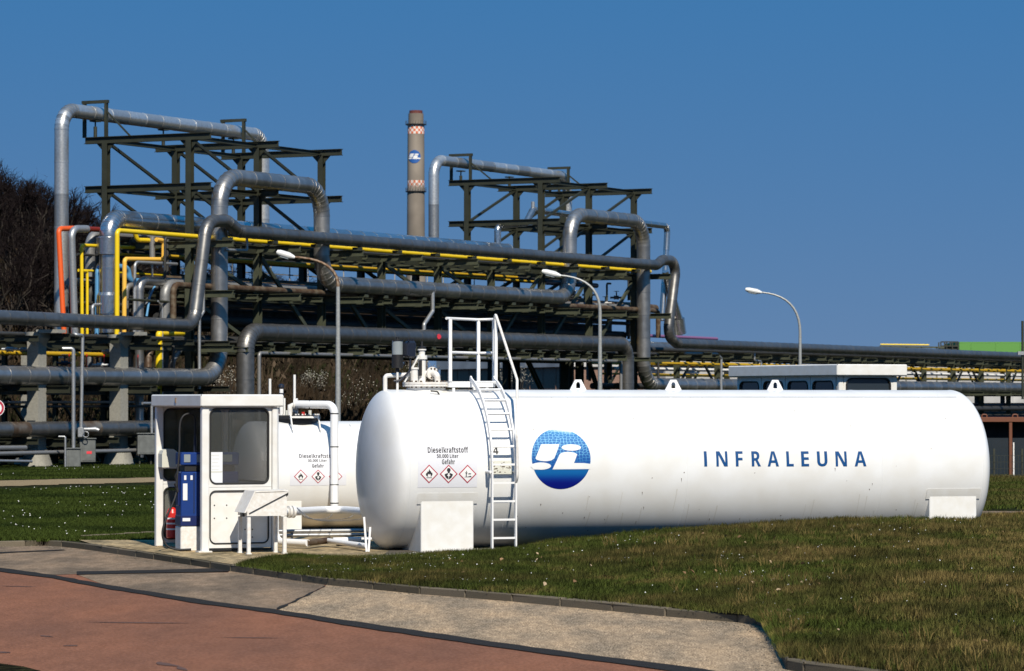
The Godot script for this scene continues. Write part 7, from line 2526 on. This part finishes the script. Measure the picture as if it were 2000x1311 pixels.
	tints = []
	for i in 480:
		var p := bank_point(rng.randf_range(0.05, 1.0), rng.randf_range(0.1, 0.9))
		if patch.get_noise_2d(p.x * 1.3 + 9.0, p.z * 1.3) < 0.02:
			continue
		places.push_back(Transform3D(Basis(Vector3.RIGHT, rng.randf_range(0.3, 1.1)).scaled(Vector3.ONE * rng.randf_range(0.5, 1.0)), p + Vector3(0, 0.06, 0)))
		tints.push_back(Color(0.7, 0.7, 0.72))
	for i in 420:
		var d := rng.randf_range(57.5, 122.0)
		var x := -d * rng.randf_range(0.09, 0.158)
		if patch.get_noise_2d(x * 0.6 + 9.0, d * 0.6) < 0.1 or on_path(x, d):
			continue
		places.push_back(Transform3D(Basis(Vector3.RIGHT, rng.randf_range(0.4, 1.2)).scaled(Vector3.ONE * rng.randf_range(0.7, 1.5)), Vector3(x, 0.155, -d)))
		tints.push_back(Color(0.7, 0.7, 0.68))
	stuff("daisies", dm.done(), M.leafy, places, tints, "tiny white daisies sprinkled in the grass", self, "flowers")


func on_path(x: float, d: float) -> bool:
	var u := x / d
	var mid := 97.3 + (u + 0.15) * 80.0
	return d > mid - 8.0 and d < mid + 4.0


func small_things() -> void:
	# dead leaves
	var lf := MB.new()
	for s in [-1.0, 1.0]:
		lf.quad(Vector3(0, 0, -0.05), Vector3(0.03 * s, 0.018, -0.01), Vector3(0.022 * s, 0.014, 0.03), Vector3(0, 0, 0.055), Vector3(-0.4 * s, 1, 0).normalized())
	var places := []
	var tints := []
	for i in 70:
		var p := bank_point(rng.randf_range(0.2, 1.0), rng.randf_range(0.05, 0.85))
		var b := Basis.from_euler(Vector3(rng.randf_range(-0.9, 0.9), rng.randf() * TAU, rng.randf_range(-0.9, 0.9)))
		places.push_back(Transform3D(b.scaled(Vector3.ONE * rng.randf_range(0.4, 0.85)), p + Vector3(0, 0.06, 0)))
		tints.push_back([Color(0.32, 0.20, 0.11), Color(0.42, 0.31, 0.20), Color(0.22, 0.13, 0.07)][rng.randi() % 3])
	stuff("leaves", lf.done(), M.leafy, places, tints, "dry brown leaves lying in the grass", self, "leaves")
	# loose stones on the gravel by the tank support and along the kerb
	var sm := MB.new()
	for i in 8:
		var a := TAU * i / 8
		var b := TAU * (i + 1) / 8
		for q in [[0.0, 0.6], [0.6, 0.0]]:
			pass
		var pa := Vector3(cos(a) * (1 + 0.2 * sin(a * 3)), 0, sin(a) * 0.8)
		var pb := Vector3(cos(b) * (1 + 0.2 * sin(b * 3)), 0, sin(b) * 0.8)
		sm.tri(pa, pb, Vector3(0.1, 0.7, 0), (pa + Vector3.UP).normalized(), (pb + Vector3.UP).normalized(), Vector3.UP)
	places = []
	tints = []
	for i in 1400:
		var t := rng.randf()
		var a: Vector3 = (Vector3(-2.227, 0.100, -49.784)).lerp(Vector3(0.495, 0.100, -55.350), t)
		var p := a + Vector3(rng.randf_range(-0.2, 0.2), 0.01, -rng.randf() * 1.0)
		places.push_back(Transform3D(Basis(Vector3.UP, rng.randf() * TAU).scaled(Vector3.ONE * rng.randf_range(0.012, 0.04)), p))
		tints.push_back(Color(0.42, 0.40, 0.36) * rng.randf_range(0.3, 1.2))
	for i in 500:
		var p := along(kerb_line().slice(1, 21), rng.randf())
		places.push_back(Transform3D(Basis(Vector3.UP, rng.randf() * TAU).scaled(Vector3.ONE * rng.randf_range(0.004, 0.016)), Vector3(p.x - 0.05 - rng.randf() * 0.3, 0.006, p.z + rng.randf() * 0.25)))
		tints.push_back(Color(0.2, 0.17, 0.13) * rng.randf_range(0.4, 1.2))
	stuff("pebbles", sm.done(), M.leafy, places, tints, "loose pebbles by the tank's support and along the kerb", self, "pebbles")
